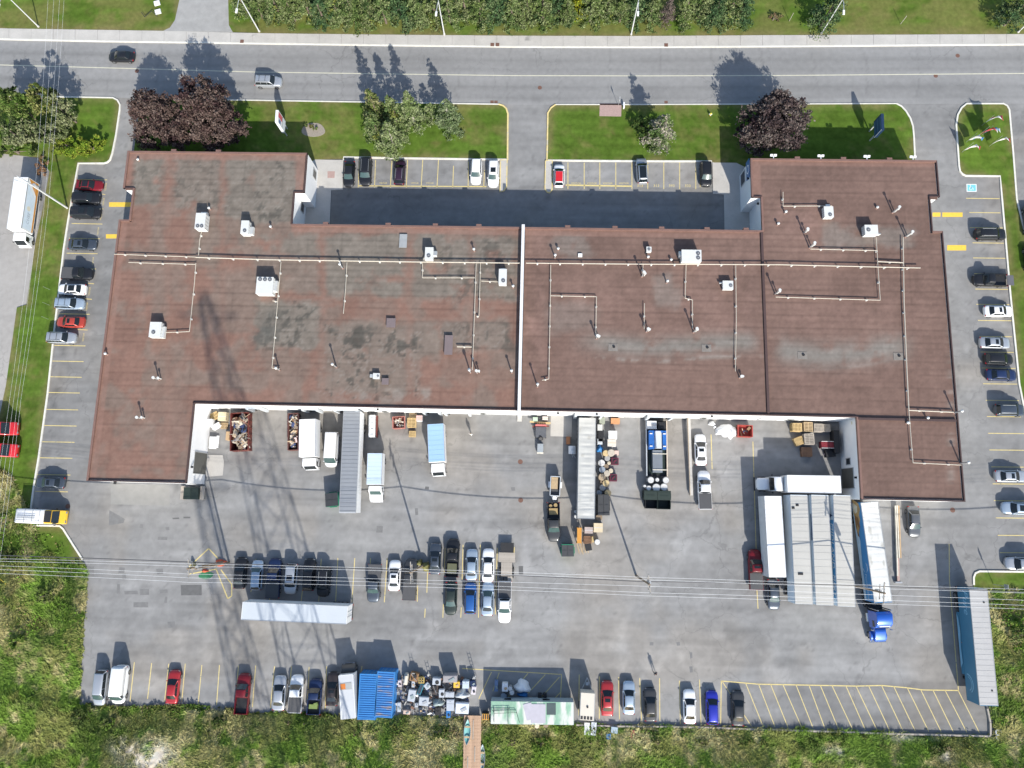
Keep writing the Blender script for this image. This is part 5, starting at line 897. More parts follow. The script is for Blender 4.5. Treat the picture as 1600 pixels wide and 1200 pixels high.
    R['headlight'] = MB().box((0, 0, 0), (.20, .26, .10)).mesh('headlight', M_head); R['headpos'] = [(X(.957), s*wn*.80, K['nose']*.88) for s in (1, -1)]
    R['taillight'] = MB().box((0, 0, 0), (.12, .26, .16)).mesh('taillight', M_tail); R['tailpos'] = [(X(.024) if not pick else X(.01), s*(W/2*.78 if not pick else W/2-.09), K['tail']*.86) for s in (1, -1)]
    R['mirror'] = MB().add([(-.06, 0, -.07), (.08, 0, -.07), (.06, .2, -.06), (-.05, .2, -.06), (-.06, 0, .06), (.08, 0, .06), (.05, .2, .05), (-.05, .2, .05)], [(0, 3, 2, 1), (4, 5, 6, 7), (0, 1, 5, 4), (1, 2, 6, 5), (2, 3, 7, 6), (3, 0, 4, 7)]).mesh('mirror', M_black)
    R['mirpos'] = [(X(K['cowl']-.035), s*(yb-.01), belt+.05) for s in (1, -1)]
    R['grille'] = MB().box((X(.992), 0, K['nose']*.68), (.06, W*.40, .16)).mesh('grille', M_black)
    R['wiper'] = MB().tube((X(K['cowl'])-.0, -.15, zc+.05), (X(ws(.12)), .45, zw(.14)+.05), .012, 4).mesh('wiper', M_black)
    R['sunroof'] = MB().slab(X(lerp(K['rr'], K['rf'], .52)), X(lerp(K['rr'], K['rf'], .88)), -yt*.62, yt*.62, H-.01, H+.032).mesh('sunroof', M_glass)
    R['glass_roof'] = MB().slab(X(K['rr']+.03), X(K['rf']-.02), -yt*.80, yt*.80, H-.01, H+.034).mesh('glass_roof', M_glass)
    R['roof_panel'] = MB().slab(X(K['rr']+.01), X(K['rf']-.005), -yt*.93, yt*.93, H-.03, H+.032).mesh('roof_panel', M_black)
    rl = MB()
    rl.tube((X(K['rr']+.05), 0, .05), (X(K['rf']-.03), 0, .05), .022, 6); rl.tube((X(K['rr']+.05), 0, 0), (X(K['rr']+.05), 0, .05), .02, 5).tube((X(K['rf']-.03), 0, 0), (X(K['rf']-.03), 0, .05), .02, 5)
    R['roof_rail'] = rl.mesh('roof_rail', M_alu); R['railpos'] = [(0, s*(yt-.10), H-.03) for s in (1, -1)]
    R['cross_bar'] = MB().box((0, 0, 0), (.05, 2*(yt-.12), .03)).mesh('cross_bar', M_black); R['barpos'] = [(X(lerp(K['rr'], K['rf'], f)), 0, H+.035) for f in (.25, .7)]
    R['tonneau'] = MB().slab(X(.008)+.02, X(.412), -W/2+.06, W/2-.06, 1.09, 1.135).mesh('tonneau_cover', M_black)
    CARM[kind] = R; return R
HEAD = {'R': 0, 'U': PI/2, 'L': PI, 'D': -PI/2}
CAT = {'sedan': 'car', 'coupe': 'car', 'hatch': 'car', 'suv': 'suv', 'minivan': 'minivan', 'van': 'van', 'pickup': 'pickup truck'}
NAME = {'sedan': 'sedan_car', 'coupe': 'coupe_car', 'hatch': 'hatchback_car', 'suv': 'suv_car', 'minivan': 'minivan', 'van': 'cargo_van', 'pickup': 'pickup_truck'}
def car(u, v, hd, kind, col, label, opts='', rot=0., ln=None, wd=None, group=None, z=.75):
    R = car_meshes(kind); K = KINDS[kind]; c = G(u, v, z); P = PAINT[col]
    t = thing(NAME[kind], label, CAT[kind], (c[0], c[1], .006), HEAD[hd]+math.radians(rot+random.uniform(-.8, .8)), group)
    sx = (ln or K['L'])/K['L']; sy = (wd or K['W'])/K['W']; t.scale = (sx, sy, (sx+sy)/2 if not ln else 1)
    inst('body', R['body'][0], t, mat=P)
    if kind == 'pickup':
        if 'open' not in opts: inst('tailgate', R['tailgate'][0], t, mat=P)
        inst('bed_liner', R['bed_liner'][0], t)
    inst('windshield', R['windshield'][0], t, mat=M_glass_sky if 'g' in opts.split() else None)
    if not (kind == 'van'): inst('rear_window', R['rear_window'][0], t)
    for m in R['side_window']: inst('side_window', m[0], t)
    for (x, y, zz) in R['wheels']:
        wv = inst('wheel', R['tyre'], t, (x, y, zz), (0, 0, 0 if y > 0 else PI)); inst('rim', R['rim'], wv)
    for p in R['headpos']: inst('headlight', R['headlight'], t, p)
    for p in R['tailpos']: inst('taillight', R['taillight'], t, p)
    for p in R['mirpos']: inst('mirror', R['mirror'], t, p, (0, 0, 0), None if 'bm' in opts.split() else P, (1, 1 if p[1] > 0 else -1, 1))
    inst('grille', R['grille'], t); inst('wiper', R['wiper'], t)
    for o in opts.split():
        if o == 'sun': inst('sunroof', R['sunroof'], t)
        elif o == 'groof': inst('glass_roof', R['glass_roof'], t)
        elif o == 'rails':
            for p in R['railpos']: inst('roof_rail', R['roof_rail'], t, p)
        elif o == 'bars':
            for p in R['railpos']: inst('roof_rail', R['roof_rail'], t, p, mat=M_black)
            for p in R['barpos']: inst('cross_bar', R['cross_bar'], t, p)
        elif o.startswith('ton'): inst('tonneau_cover', R['tonneau'], t, mat=MATS.get(o[4:]) or M_tonn if ':' in o else M_tonn)
        elif o.startswith('top:'): inst('roof_panel', R['roof_panel'], t, mat=PAINT[o[4:]])
    return t
M_tonn = mat('vinyl_tonneau', (.07, .07, .072), .8, 0, .06, 2)
gw, gl, gr_, gt, gb, gm = 'vehicles on the road', 'cars in the west side stalls', 'cars in the east side stalls', 'cars in the front stalls', 'cars along the south edge of the lot', 'cars in the middle rows of the yard'
car(189.5, 88, 'L', 'sedan', 'black', 'black sedan driving left on the far lane of the road', '', 0, 4.5, group=gw)
car(419.5, 127.5, 'R', 'suv', 'silver', 'silver suv with roof bars driving right on the near lane', 'bars', 0, 4.6, group=gw)
car(139.5, 289, 'R', 'coupe', 'darkred', 'dark red coupe with black roof, top of the west stalls', 'top:black', -2, group=gl)
car(135, 310, 'R', 'suv', 'black', 'black suv directly below the dark red coupe', '', 0, 4.6, group=gl); car(134.4, 332.5, 'R', 'minivan', 'black', 'larger black vehicle with side step beside the leaning street pole', 'sun', 0, 4.8, group=gl)
car(128.6, 382, 'R', 'sedan', 'slate', 'slate blue sedan alone in the west stalls between empty bays', 'sun', 0, group=gl); car(121.5, 427.5, 'R', 'pickup', 'black', 'black pickup with covered bed in the west stalls', 'ton', 0, 5.0, group=gl)
car(112, 452, 'L', 'sedan', 'white', 'white sedan with dark glass roof in the west stalls', 'groof', 0, 4.7, group=gl); car(109.4, 474.5, 'R', 'suv', 'lightblue', 'pale blue suv with roof bars above the orange car', 'bars', 0, 4.7, group=gl)
car(109.8, 503, 'L', 'sedan', 'orange', 'orange red sedan in the west stalls', 'sun', 0, 4.6, group=gl); car(96.6, 527.6, 'R', 'suv', 'silver', 'silver suv parked over the west kerb, lowest of its row', 'bars', 0, 4.7, group=gl)
car(78, 754, 'L', 'sedan', 'slate', 'grey sedan alone near the south west corner kerb', 'sun g', 0, 4.7, group=gl)
car(545.4, 271.5, 'D', 'sedan', 'black', 'black sedan, leftmost of the front stalls', 'g', 0, 4.5, group=gt); car(571.6, 268, 'D', 'suv', 'black', 'tall black suv with roof rails beside the leftmost black sedan', 'rails g', 0, 4.9, 1.95, group=gt)
car(624.6, 269, 'U', 'hatch', 'plum', 'dark plum hatchback alone among empty front stalls', 'rails', 0, 4.4, group=gt); car(744, 268, 'D', 'suv', 'white', 'white suv with plain roof in the left front stalls', 'g', 0, 4.4, group=gt); car(771, 271.5, 'D', 'suv', 'white', 'white suv with black sunroof next to the middle drive', 'sun g', 0, 4.6, group=gt)
car(873.6, 274, 'U', 'hatch', 'white', 'white hatchback with bright red roof', 'top:brightred', -1, 4.0, group=gt); car(1003, 267, 'U', 'suv', 'silver', 'silver suv with black roof panel in the right front stalls', 'groof', 3, 4.5, group=gt); car(1103, 272, 'D', 'suv', 'black', 'black suv parked last before the north east wing', 'g', 0, 4.3, group=gt)
car(1547.5, 366, 'R', 'suv', 'black', 'black boxy suv with roof rails in the upper east stalls', 'rails', 0, 4.9, group=gr_)
t = car(1546.5, 437.5, 'L', 'pickup', 'black', 'black pickup with lowered grey tailgate ramp over the grass', 'open', 0, 5.2, group=gr_)
MB().slab(-3.95, -2.86, -.82, .82, .86, .92).build('tailgate_ramp', mat('grey_plastic', (.10, .10, .11), .8), t)
car(1560.4, 486, 'R', 'sedan', 'white', 'white sedan with small sunroof in the east stalls', 'sun', 0, 4.4, group=gr_); car(1555, 535.5, 'R', 'sedan', 'silver', 'silver sedan with black sunroof above two dark cars in the east stalls', 'sun', 0, 4.7, group=gr_)
car(1560.6, 561, 'R', 'hatch', 'black', 'black hatchback with red tail light in the east stalls', '', 0, 4.4, group=gr_); car(1565, 585.6, 'R', 'sedan', 'navy', 'dark blue car directly below the black hatchback', '', 0, 4.6, group=gr_); car(1577.4, 640.6, 'R', 'suv', 'slate', 'dark blue grey suv with rails in the lower east stalls', 'rails', 0, 4.5, group=gr_)
car(1579.6, 744, 'R', 'sedan', 'silver', 'silver sedan near the south east corner of the building', 'sun', 0, 4.7, group=gr_); car(1589, 794, 'L', 'suv', 'lightblue', 'pale blue suv facing the building by the right edge', 'sun', 0, 4.5, group=gr_); car(1595, 880.5, 'L', 'suv', 'silver', 'silver suv just above the south east kerb', '', 0, 4.5, group=gr_)
car(1611, 345, 'U', 'pickup', 'grey', 'grey pickup cut off by the right edge beyond the lawn', '', 0, 5.4); car(1612, 405, 'U', 'suv', 'charcoal', 'dark suv behind the grey pickup at the right edge', '', 0)
car(157.6, 1074.5, 'D', 'minivan', 'silver', 'silver minivan at the left end of the south row', 'g', 0, 5.0, 1.85, group=gb); car(187.6, 1069.5, 'D', 'van', 'white', 'white cargo van beside the silver minivan', 'g', 0, 5.4, group=gb)
car(270.4, 1073, 'U', 'sedan', 'red', 'red sedan standing alone in the south row', '', 0, 4.7, group=gb); car(379.6, 1083.6, 'U', 'pickup', 'darkred', 'dark red pickup with rear over the weeds', '', 0, 5.6, group=gb); car(436.6, 1082.4, 'U', 'sedan', 'silver', 'bright silver fastback beside the white pickup', '', 0, 4.9, 1.9, group=gb)
car(463, 1083.5, 'U', 'pickup', 'white', 'white pickup with black bed cover in the south row', 'ton', 0, 5.2, group=gb); tb = car(492, 1088, 'U', 'pickup', 'navy', 'navy blue pickup with green load in the bed', '', 0, 4.9, group=gb); car(519.4, 1076.6, 'U', 'coupe', 'brown', 'dark brown coupe left of the white roofed box vehicle', 'sun', 0, 4.7, group=gb)
MB().box((-1.6, .1, .8), (.7, 1.2, .3)).box((-1.2, -.3, .9), (.5, .6, .3), .4).build('load', mat('green_load', (.16, .22, .06), .8), tb)
car(948.8, 1091, 'U', 'sedan', 'red', 'bright red sedan with sunroof right of the cream trailer', 'sun', 0, 4.8, group=gb); car(982.6, 1090, 'U', 'sedan', 'lightblue', 'light blue sedan next to the red one', '', 0, 4.6, group=gb); car(1016, 1101, 'U', 'sedan', 'charcoal', 'black sedan between the light blue and white sedans', '', 0, 4.6, group=gb); car(1077.4, 1104, 'U', 'sedan', 'white', 'white sedan in the lower right of the south row', '', 0, 4.7, group=gb); car(1112.6, 1105.4, 'U', 'hatch', 'royal', 'royal blue hatchback next to the hatched area', '', 0, 4.6, group=gb); car(1153, 1106.6, 'U', 'sedan', 'charcoal', 'black sedan parked on the hatched area corner', '', -2, 4.8, group=gb)
car(375.2, 895.5, 'U', 'sedan', 'black', 'black sedan, leftmost in the shade row behind the long trailer', '', 0, 4.6, group=gm); car(401.4, 898.5, 'U', 'hatch', 'lightblue', 'silver blue hatchback in the shade row', 'g', 0, 4.4, group=gm); car(428, 903, 'U', 'pickup', 'navy', 'dark blue pickup in the shade row', 'ton', 0, 5.8, group=gm)
car(455, 904.5, 'D', 'suv', 'silver', 'silver suv with black roof window in the shade row', 'sun', 0, 4.5, group=gm); car(482.8, 898, 'U', 'hatch', 'black', 'black hatchback in the shade row', '', 0, 4.7, group=gm); car(506, 909, 'D', 'suv', 'black', 'black suv with pale roof rails, last in the shade row', 'rails', 0, 4.4, group=gm)
car(584.6, 911, 'D', 'pickup', 'slate', 'slate grey pickup with grey bed cover beside the shade row', 'ton g', 0, 5.6, group=gm); car(616.4, 899, 'U', 'sedan', 'white', 'white sedan with sunroof left of the wooden pole', 'sun', 0, 4.5, group=gm); car(641, 905, 'U', 'pickup', 'charcoal', 'black pickup directly under the wooden pole crossarm', 'ton', 0, 6.0, group=gm)
car(680, 873, 'U', 'sedan', 'slate', 'grey silver sedan with sunroof right of the wooden pole', 'sun', 0, 4.6, group=gm); t = car(707.2, 871.5, 'U', 'pickup', 'black', 'black pickup with olive load in its open bed', '', 0, 5.6, group=gm); MB().box((-1.6, 0, .78), (1.5, 1.4, .25)).build('load', mat('olive_load', (.10, .105, .06), .9), t)
car(704.6, 935, 'D', 'sedan', 'olive', 'very dark green sedan below the black pickup', 'g', 0, 4.8, group=gm); car(737, 882, 'U', 'sedan', 'lightblue', 'light blue silver sedan in the upper middle row', '', 0, 4.6, group=gm); car(762.6, 883, 'U', 'sedan', 'white', 'white sedan beside the wooden trailer deck', '', 0, 4.9, group=gm); car(735, 934.6, 'U', 'hatch', 'blue', 'bright blue hatchback in the lower middle row', '', 0, 4.5, group=gm); car(762, 935.6, 'U', 'sedan', 'lightblue', 'light blue sedan in the lower middle row', 'g', 0, 4.9, group=gm); car(788.6, 940.5, 'D', 'pickup', 'white', 'white pickup with grey bed cover at the end of the middle row', 'ton g', 0, 6.0, group=gm)
pk = car(865, 815.5, 'D', 'pickup', 'charcoal', 'dark pickup towing the small dump trailer', 'g', 2, 5.9); MB().tube((-2.4, .35, .63), (-2.4, .35, .95), .28, 12).tube((-2.3, -.4, .63), (-2.3, -.4, .9), .24, 12).box((-1.5, 0, .75), (.9, 1.3, .25)).build('load', mat('tan_load', (.35, .25, .11), .8), pk)
car(518.7, 702.5, 'D', 'van', 'white', 'white cargo van beside the long grey roofed trailer', 'g', 0, 5.4); car(1094.6, 702.5, 'U', 'sedan', 'white', 'white sedan with sunroof near the rear loading wall', 'sun', 1, 4.8); car(1100.4, 765.4, 'U', 'pickup', 'white', 'white pickup with grey bed cover below the white sedan', 'ton', 1, 5.8)
car(1180.2, 889.8, 'U', 'pickup', 'darkred', 'dark red pickup with black sunroof beside the white trailer', 'sun ton', 0, 5.8); car(1208.6, 929, 'D', 'sedan', 'slate', 'dark grey sedan below the end of the white trailer', 'g', 0, 4.4); car(1428, 815, 'D', 'sedan', 'grey', 'grey sedan parked by the south east wing wall', 'g', -1, 4.6)
# ------------------------------------------------------------------ trucks, trailers, containers
def body_frame(pts, h, front):
    P = [Vector(G(u, v, h)) for u, v in pts]; a, b = (P[0]+P[1])/2, (P[3]+P[2])/2
    ax = (a-b) if front == 'a' else (b-a); L = ax.length; W = ((P[1]-P[0]).length+(P[2]-P[3]).length)/2; c = sum(P, Vector())/4
    return c, math.atan2(ax.y, ax.x), L, W
TY = MB().tube((0, -.14, 0), (0, .14, 0), .5, 16).mesh('tyre', M_tyre)
RM = MB().tube((0, .10, 0), (0, .155, 0), .28, 10).mesh('rim', M_rim)
def wheel(t, x, y, r=.5, w=.28):
    o = inst('wheel', TY, t, (x, y, r), (0, 0, 0 if y > 0 else PI), scale=(r/.5, w/.28, r/.5)); inst('rim', RM, o); return o
M_led = mat('amber_lamp', (.5, .2, .02), .4)
def shell(t, x0, x1, W, z0, z1, mroof, mside, mend, bows=0, doors='rear', roofname='roof', bowm=None, ends=True, msr=None, sag=0):
    w = W/2
    if sag:
        n = 96; V = [(x0+(x1-x0)*i/n, (-w+.03)+(2*w-.06)*j/6, z1-.02-sag*(1-abs(j-3)/3)**.7*(.6+.4*math.sin(i*1.7))*math.sin(PI*((i/n*bows*.8) % 1))**2) for i in range(n+1) for j in range(7)]
        MB().add(V, [(i*7+j, i*7+j+7, i*7+j+8, i*7+j+1) for i in range(n) for j in range(6)], 0, True).build(roofname, mroof, t)
    else: MB().slab(x0, x1, -w+.03, w-.03, z1-.05, z1).build(roofname, mroof, t)
    if bows and not sag:
        b = MB()
        for x in np.linspace(x0+.3, x1-.3, bows): b.slab(x-.025, x+.025, -w+.06, w-.06, z1, z1+.018)
        b.build('roof_bows', bowm or mroof, t)
    MB().slab(x0, x1, -w-.02, -w+.035, z1-.12, z1+.03).slab(x0, x1, w-.035, w+.02, z1-.12, z1+.03).build('roof_rail', M_alu, t)
    MB().slab(x0, x1, w-.03, w, z0, z1-.12).build('side_panel', mside, t); MB().slab(x0, x1, -w, -w+.03, z0, z1-.12).build('side_panel', msr or mside, t)
    MB().slab(x1-.04, x1+.02, -w+.03, w-.03, z0, z1+.01).build('front_panel', mend, t)
    for s in (1, -1):
        d = MB().slab(x0-.03, x0+.03, .02 if s > 0 else -w+.03, w-.03 if s > 0 else -.02, z0, z1-.06).build('rear_door', mend, t); MB().tube((x0-.05, s*.35, z0+.1), (x0-.05, s*.35, z1-.2), .02, 5).box((x0-.07, s*.35, z0+.9), (.04, .06, .3)).build('lock_bar', M_galv, d)
    MB().slab(x0, x1, -w+.04, w-.04, z0-.1, z0).build('floor_frame', M_frame, t)
def semi(pts, h, label, mroof=None, mside=None, front='a', W=2.50, bows=14, axle=True, bowm=None, L=None, msr=None, grp=None, sag=0):
    c, rz, Lm, Wm = body_frame(pts, h, front); L = L or Lm; t = thing('semi_trailer', label, 'trailer', (c.x, c.y, .01), rz, grp)
    shell(t, -L/2, L/2, W, 1.15, h, mroof or M_frp, mside or M_palewall, mside or M_palewall, bows, bowm=bowm, msr=msr, sag=sag)
    MB().slab(-L/2+.3, L/2-.4, -.55, -.42, .85, 1.05).slab(-L/2+.3, L/2-.4, .42, .55, .85, 1.05).slab(-L/2-.02, -L/2+.1, -1.15, 1.15, .5, .62).slab(-L/2, -L/2+.08, -.6, -.5, .5, 1.05).slab(-L/2, -L/2+.08, .5, .6, .5, 1.05).build('chassis', M_frame, t)
    for x in (-L/2+1.3, -L/2+2.55):
        for s in (1, -1): wheel(t, x, s*(W/2-.2), .5, .45)
    for s in (1, -1):
        MB().box((L/2-2.8, s*.75, .6), (.14, .14, 1.1)).box((L/2-2.8, s*.75, .04), (.35, .3, .06)).build('landing_leg', M_frame, t)
        MB().box((-L/2-.04, s*1.0, .8), (.05, .25, .14)).build('taillight', M_tail, t); MB().box((0, s*(W/2-.02), 1.08), (.1, .05, .08)).build('marker_lamp', M_led, t)
        MB().slab(-L/2+3.6, L/2-3.4, s*(W/2-.05)-.015, s*(W/2-.05)+.015, .4, 1.05).build('side_skirt', mside or M_palewall, t) if 'skirt' in label else None
    return t, L, W
def side_text(t, s, x, z, W, size, m, side, sx=1., shear=.0, off=.012):
    M = Matrix(((-side, 0, 0, x), (0, 0, side, side*(W/2+off)), (0, 1, 0, z), (0, 0, 0, 1))); return text('lettering', s, size, m, M, t, 0, shear, sx)
M_roofg = mat('ribbed_grey_roof', (.30, .31, .32), .5, .3, .07, .6); M_roofd = mat('roof_bow_dark', (.20, .205, .21), .5, .3); M_roofw = mat('weathered_white_roof', (.46, .455, .42), .6, 0, .12, .7, dirt=((.38, .37, .33), .8, .62))
M_roofl = mat('pale_grey_roof', (.44, .425, .385), .6, 0, .08, .4, dirt=((.36, .35, .32), .5, .64)); M_sblue = mat('pale_blue_side', (.62, .72, .80), .45, .05, .05, .6); M_navy = mat('navy_print', (.06, .26, .50), .5); M_dnavy = mat('dark_navy_print', (.015, .04, .12), .5); M_wprint = mat('white_print', (.72, .74, .75), .5)
semi([(537.5, 642.5), (562, 643), (556, 801.6), (530, 800.8)], 4.0, 'long white semi trailer with ribbed grey roof backed to the dock', M_roofg, M_white, 'b', bows=26, bowm=M_roofd)
t, L, W = semi([(903.8, 653), (932, 653), (927.4, 811), (904, 810)], 4.0, 'weathered white roofed trailer with drums piled along it', M_roofw, mat('dull_side', (.25, .26, .26), .6), 'b', bows=20, sag=.09)
semi([(1195.6, 775), (1219.4, 775.5), (1228, 902.5), (1202, 901)], 4.0, 'plain white semi trailer left of three grey trailers', M_white, mat('grey_white_side', (.60, .61, .61), .5), 'a', bows=0)
gtr = 'three grey roofed trailers side by side'
t1, L, W = semi([(1234.6, 773.5), (1261.4, 773.5), (1270, 944), (1242.8, 943)], 4.05, 'leftmost of three grey roofed trailers with plain pale side', M_roofl, M_sblue, 'a', bows=16, grp=gtr)
t2, _, _ = semi([(1266.6, 773.6), (1295, 773.6), (1302.6, 946), (1275.4, 944.5)], 4.05, 'middle one of three grey roofed trailers', M_roofl, M_sblue, 'a', bows=16, grp=gtr)
t3, _, _ = semi([(1302, 774), (1328.6, 774), (1336.4, 948.4), (1309, 946.4)], 4.05, 'grey roofed trailer with blue lettered side, rightmost of three', M_roofl, M_sblue, 'a', bows=16, grp=gtr)
for t, x0, x1 in ((t1, -1, 5), (t2, .5, 1.2), (t3, -4.2, -3.4)):
    MB().slab(x0 if t != t1 else 1.0, x0+.06 if t != t1 else 1.06, -1.2, 1.2, 4.05, 4.075).build('roof_seam', M_roofd, t)
for x, y in ((6.2, .3), (5.8, .9), (-3.5, .3)): MB().slab(x-.16, x+.16, y-.2 if x > 0 else y-.35, y+.2 if x > 0 else y+.35, 4.05, 4.12).slab(x-.12, x+.12, y-.15 if x > 0 else y-.3, y+.15 if x > 0 else y+.3, 4.12, 4.13).build('roof_hatch', M_frame, t1)
MB().slab(-6.9, 4.2, W/2+.001, W/2+.009, 2.0, 3.75).build('blue_band', M_navy, t3)
side_text(t3, 'MIDLAND', 0.6, 3.2, W, 1.25, M_wprint, 1, 1.1, .2, .02); side_text(t3, 'MART', -5.0, 3.2, W, 1.2, M_wprint, 1, .9, .2)
MB().add([(5.3, W/2+.013, 2.1), (4.4, W/2+.013, 2.1), (4.85, W/2+.013, 3.6)], [(0, 1, 2)]).build('logo', M_dnavy, t3)
MB().slab(1.2, 5, W/2+.001, W/2+.009, 3.45, 3.8).build('blue_band', M_dnavy, t2)
# trailer with baked goods picture behind the blue tractor
M_bsky = mat('blue_print_side', (.04, .22, .46), .45, 0, .12, .4); M_tan = mat('tan_print', (.42, .27, .11), .5, 0, .3, 1.5); M_cream = mat('cream_print', (.62, .58, .48), .5, 0, .2, 1.5); M_brn = mat('brown_print', (.22, .11, .04), .5, 0, .3, 1.5); M_sidepale = mat('pale_print', (.42, .55, .66), .5)
t4, L4, W4 = semi([(1345, 785), (1372, 785), (1394, 942), (1366.6, 940.6)], 4.1, 'white roofed trailer with blue picture side hitched behind blue tractor', M_frp, M_bsky, 'b', bows=18, msr=M_bsky, sag=.05)
sd = -1
def blob(pts, m, off, t=t4, side=sd, W=W4, name='printed_picture'): MB().add([(x, side*(W/2+off), z) for x, z in pts], [tuple(range(len(pts)))]).build(name, m, t)
blob([(-L4/2+.1, 1.2), (L4/2-.1, 1.2), (L4/2-.1, 1.75), (2, 1.9), (-1.5, 2.3), (-3.4, 1.8), (-L4/2+.1, 1.6)], M_sidepale, .004)
blob([(-7.6, 1.5), (-6.9, 3.3), (-6.1, 3.6), (-5.2, 3.0), (-4.6, 3.2), (-3.9, 2.7), (-4.2, 1.7), (-5.5, 1.3)], M_tan, .008); blob([(-7.0, 1.7), (-6.5, 2.8), (-5.7, 2.6), (-5.4, 1.8), (-6.2, 1.4)], M_cream, .012); blob([(-5.2, 1.5), (-4.9, 2.6), (-3.6, 2.9), (-2.6, 2.2), (-2.0, 2.3), (-2.2, 1.8), (-3.6, 1.5)], M_brn, .014); blob([(-3.9, 2.0), (-3.4, 2.5), (-2.4, 2.2), (-3.0, 1.8)], M_tan, .018)
mb = MB()
for k in range(9):
    a0, a1 = .6+k*.42, .6+(k+1)*.42; mb.add([(2.2+.75*math.cos(a)*-1, sd*(W4/2+.012), 2.7+r*math.sin(a)) for r, a in ((.75, a0), (.75, a1), (.62, a1), (.62, a0))], [(0, 1, 2, 3)])
mb.build('logo', M_wprint, t4); side_text(t4, 'Pastry Shop', 5.0, 2.6, W4, .8, M_sidepale, sd, .9)
# big trailer at the lower right
M_teal = mat('teal_blue_side', (.05, .19, .30), .45, 0, .06, .5); M_aqua = mat('aqua_print', (.22, .45, .60), .5)
t5, L5, W5 = semi([(1514.5, 920), (1542.4, 921.4), (1560, 1103.6), (1530.7, 1102)], 4.05, 'teal sided trailer with grey roof and side skirt at the lower right', mat('grey_trailer_roof', (.40, .39, .375), .6, .1, .08, .5), M_teal, 'b', bows=22)
side_text(t5, 'Pure', -5.9, 2.85, W5, 1.7, M_aqua, -1, 1.0, .35)
mb = MB()
for r0, r1, a in ((1.35, 1.2, 0), (1.0, .9, .2)):
    for k in range(9):
        a0, a1 = a+k*.28, a+(k+1)*.28; mb.add([(5.4-r*math.cos(q), -(W5/2+.012), 1.7+r*math.sin(q)) for r, q in ((r0, a0), (r0, a1), (r1, a1), (r1, a0))], [(0, 1, 2, 3)])
mb.build('logo', M_aqua, t5); MB().add([(-4+x, -(W5/2+.03), z) for x, z in ((0, .45), (7.6, .45), (6.8, 1.0), (4.5, .85), (2.4, 1.05), (.6, .8))], [tuple(range(6))]).build('skirt_print', M_aqua, t5)
for x, z in ((-6.0, 4.05), (5.8, 4.05)): MB().box((x, .6, z+.03), (.2, .2, .06)).build('roof_marker', M_frame, t5)
# long trailer lying across the yard
semi([(377.5, 968.6), (378.7, 940), (544.4, 947.5), (539.6, 975)], 4.05, 'long white trailer parked crosswise below the shade row', mat('pale_sky_roof', (.50, .53, .55), .45, .05, .04, .4), M_white, 'a', bows=0)
# blue tractor unit
def extr(mb, prof, w, mi=0, sh=.05, rd=.12):
    cx = sum(p[0] for p in prof)/len(prof); cz = sum(p[1] for p in prof)/len(prof)
    f = lambda k, y: [(cx+(x-cx)*k, y, cz+(z-cz)*k) for x, z in prof]
    return mb.loft([f(1-sh*1.4, -w), f(1-sh*.3, -w+rd*.4), f(1, -w+rd), f(1, w-rd), f(1-sh*.3, w-rd*.4), f(1-sh*1.4, w)], mi)
M_tb = paint('tractor_blue', (.015, .10, .46), .2)
c = Vector(G(1372, 974, 1.5)); t = thing('tractor_unit', 'bright blue semi tractor with chrome bumper facing south', 'truck', (c.x, c.y, .01), -PI/2+.06)
extr(MB(), [(-1.9, 1.0), (-1.9, 3.5), (-1.55, 3.85), (-.2, 3.65), (.35, 2.9), (.55, 2.15), (.55, 1.0)], 1.12).build('sleeper_cab', M_tb, t)
extr(MB(), [(.5, .75), (.5, 2.08), (1.2, 2.0), (2.2, 1.75), (2.5, 1.5), (2.55, .75)], .78).build('hood', M_tb, t)
for s in (1, -1):
    extr(MB(), [(1.15, .75), (1.2, 1.2), (1.6, 1.38), (2.1, 1.3), (2.5, 1.0), (2.5, .75)], .22).build('fender', M_tb, t, (0, s*.92, 0)); MB().box((2.42, s*.85, 1.05), (.2, .3, .22)).build('headlight', M_head, t)
    MB().tube((-2.15, s*.95, 1.0), (-2.15, s*.95, 4.0), .09, 8).build('exhaust_stack', M_chrome, t); mr = MB().box((.75, s*1.35, 2.4), (.12, .16, .6)).tube((.45, s*1.05, 2.5), (.75, s*1.3, 2.5), .025, 5).build('mirror', M_chrome, t)
    MB().tube((-.2, s*1.0, .75), (-1.4, s*1.0, .75), .3, 12).build('fuel_tank', M_chrome, t); MB().slab(-.6, .25, s*1.125-.01, s*1.125+.01, 2.2, 2.8).build('side_window', M_glass, t)
    for x in (-2.7, -3.9): wheel(t, x, s*.95, .5, .5)
    wheel(t, 1.75, s*.98, .5, .3)
MB().add([(.62, -.95, 2.2), (.62, .95, 2.2), (.30, .85, 3.0), (.30, -.85, 3.0)], [(0, 1, 2, 3)]).build('windshield', M_glass, t); MB().slab(.05, .2, -.75, .75, 3.3, 3.42).build('sun_visor', M_white, t)
MB().slab(2.5, 2.75, -1.15, 1.15, .45, .85).build('bumper', M_chrome, t); MB().slab(2.52, 2.58, -.5, .5, .9, 1.5).build('grille', M_chrome, t); MB().slab(-4.6, .5, -.45, -.3, .75, .98).slab(-4.6, .5, .3, .45, .75, .98).box((-3.3, 0, 1.05), (1.0, .9, .12)).box((-2.2, 0, 1.0), (.5, 2.1, .25)).build('frame', M_frame, t); MB().slab(-1.95, -1.88, -1.05, 1.05, 1.1, 3.4).build('back_wall', M_black, t)
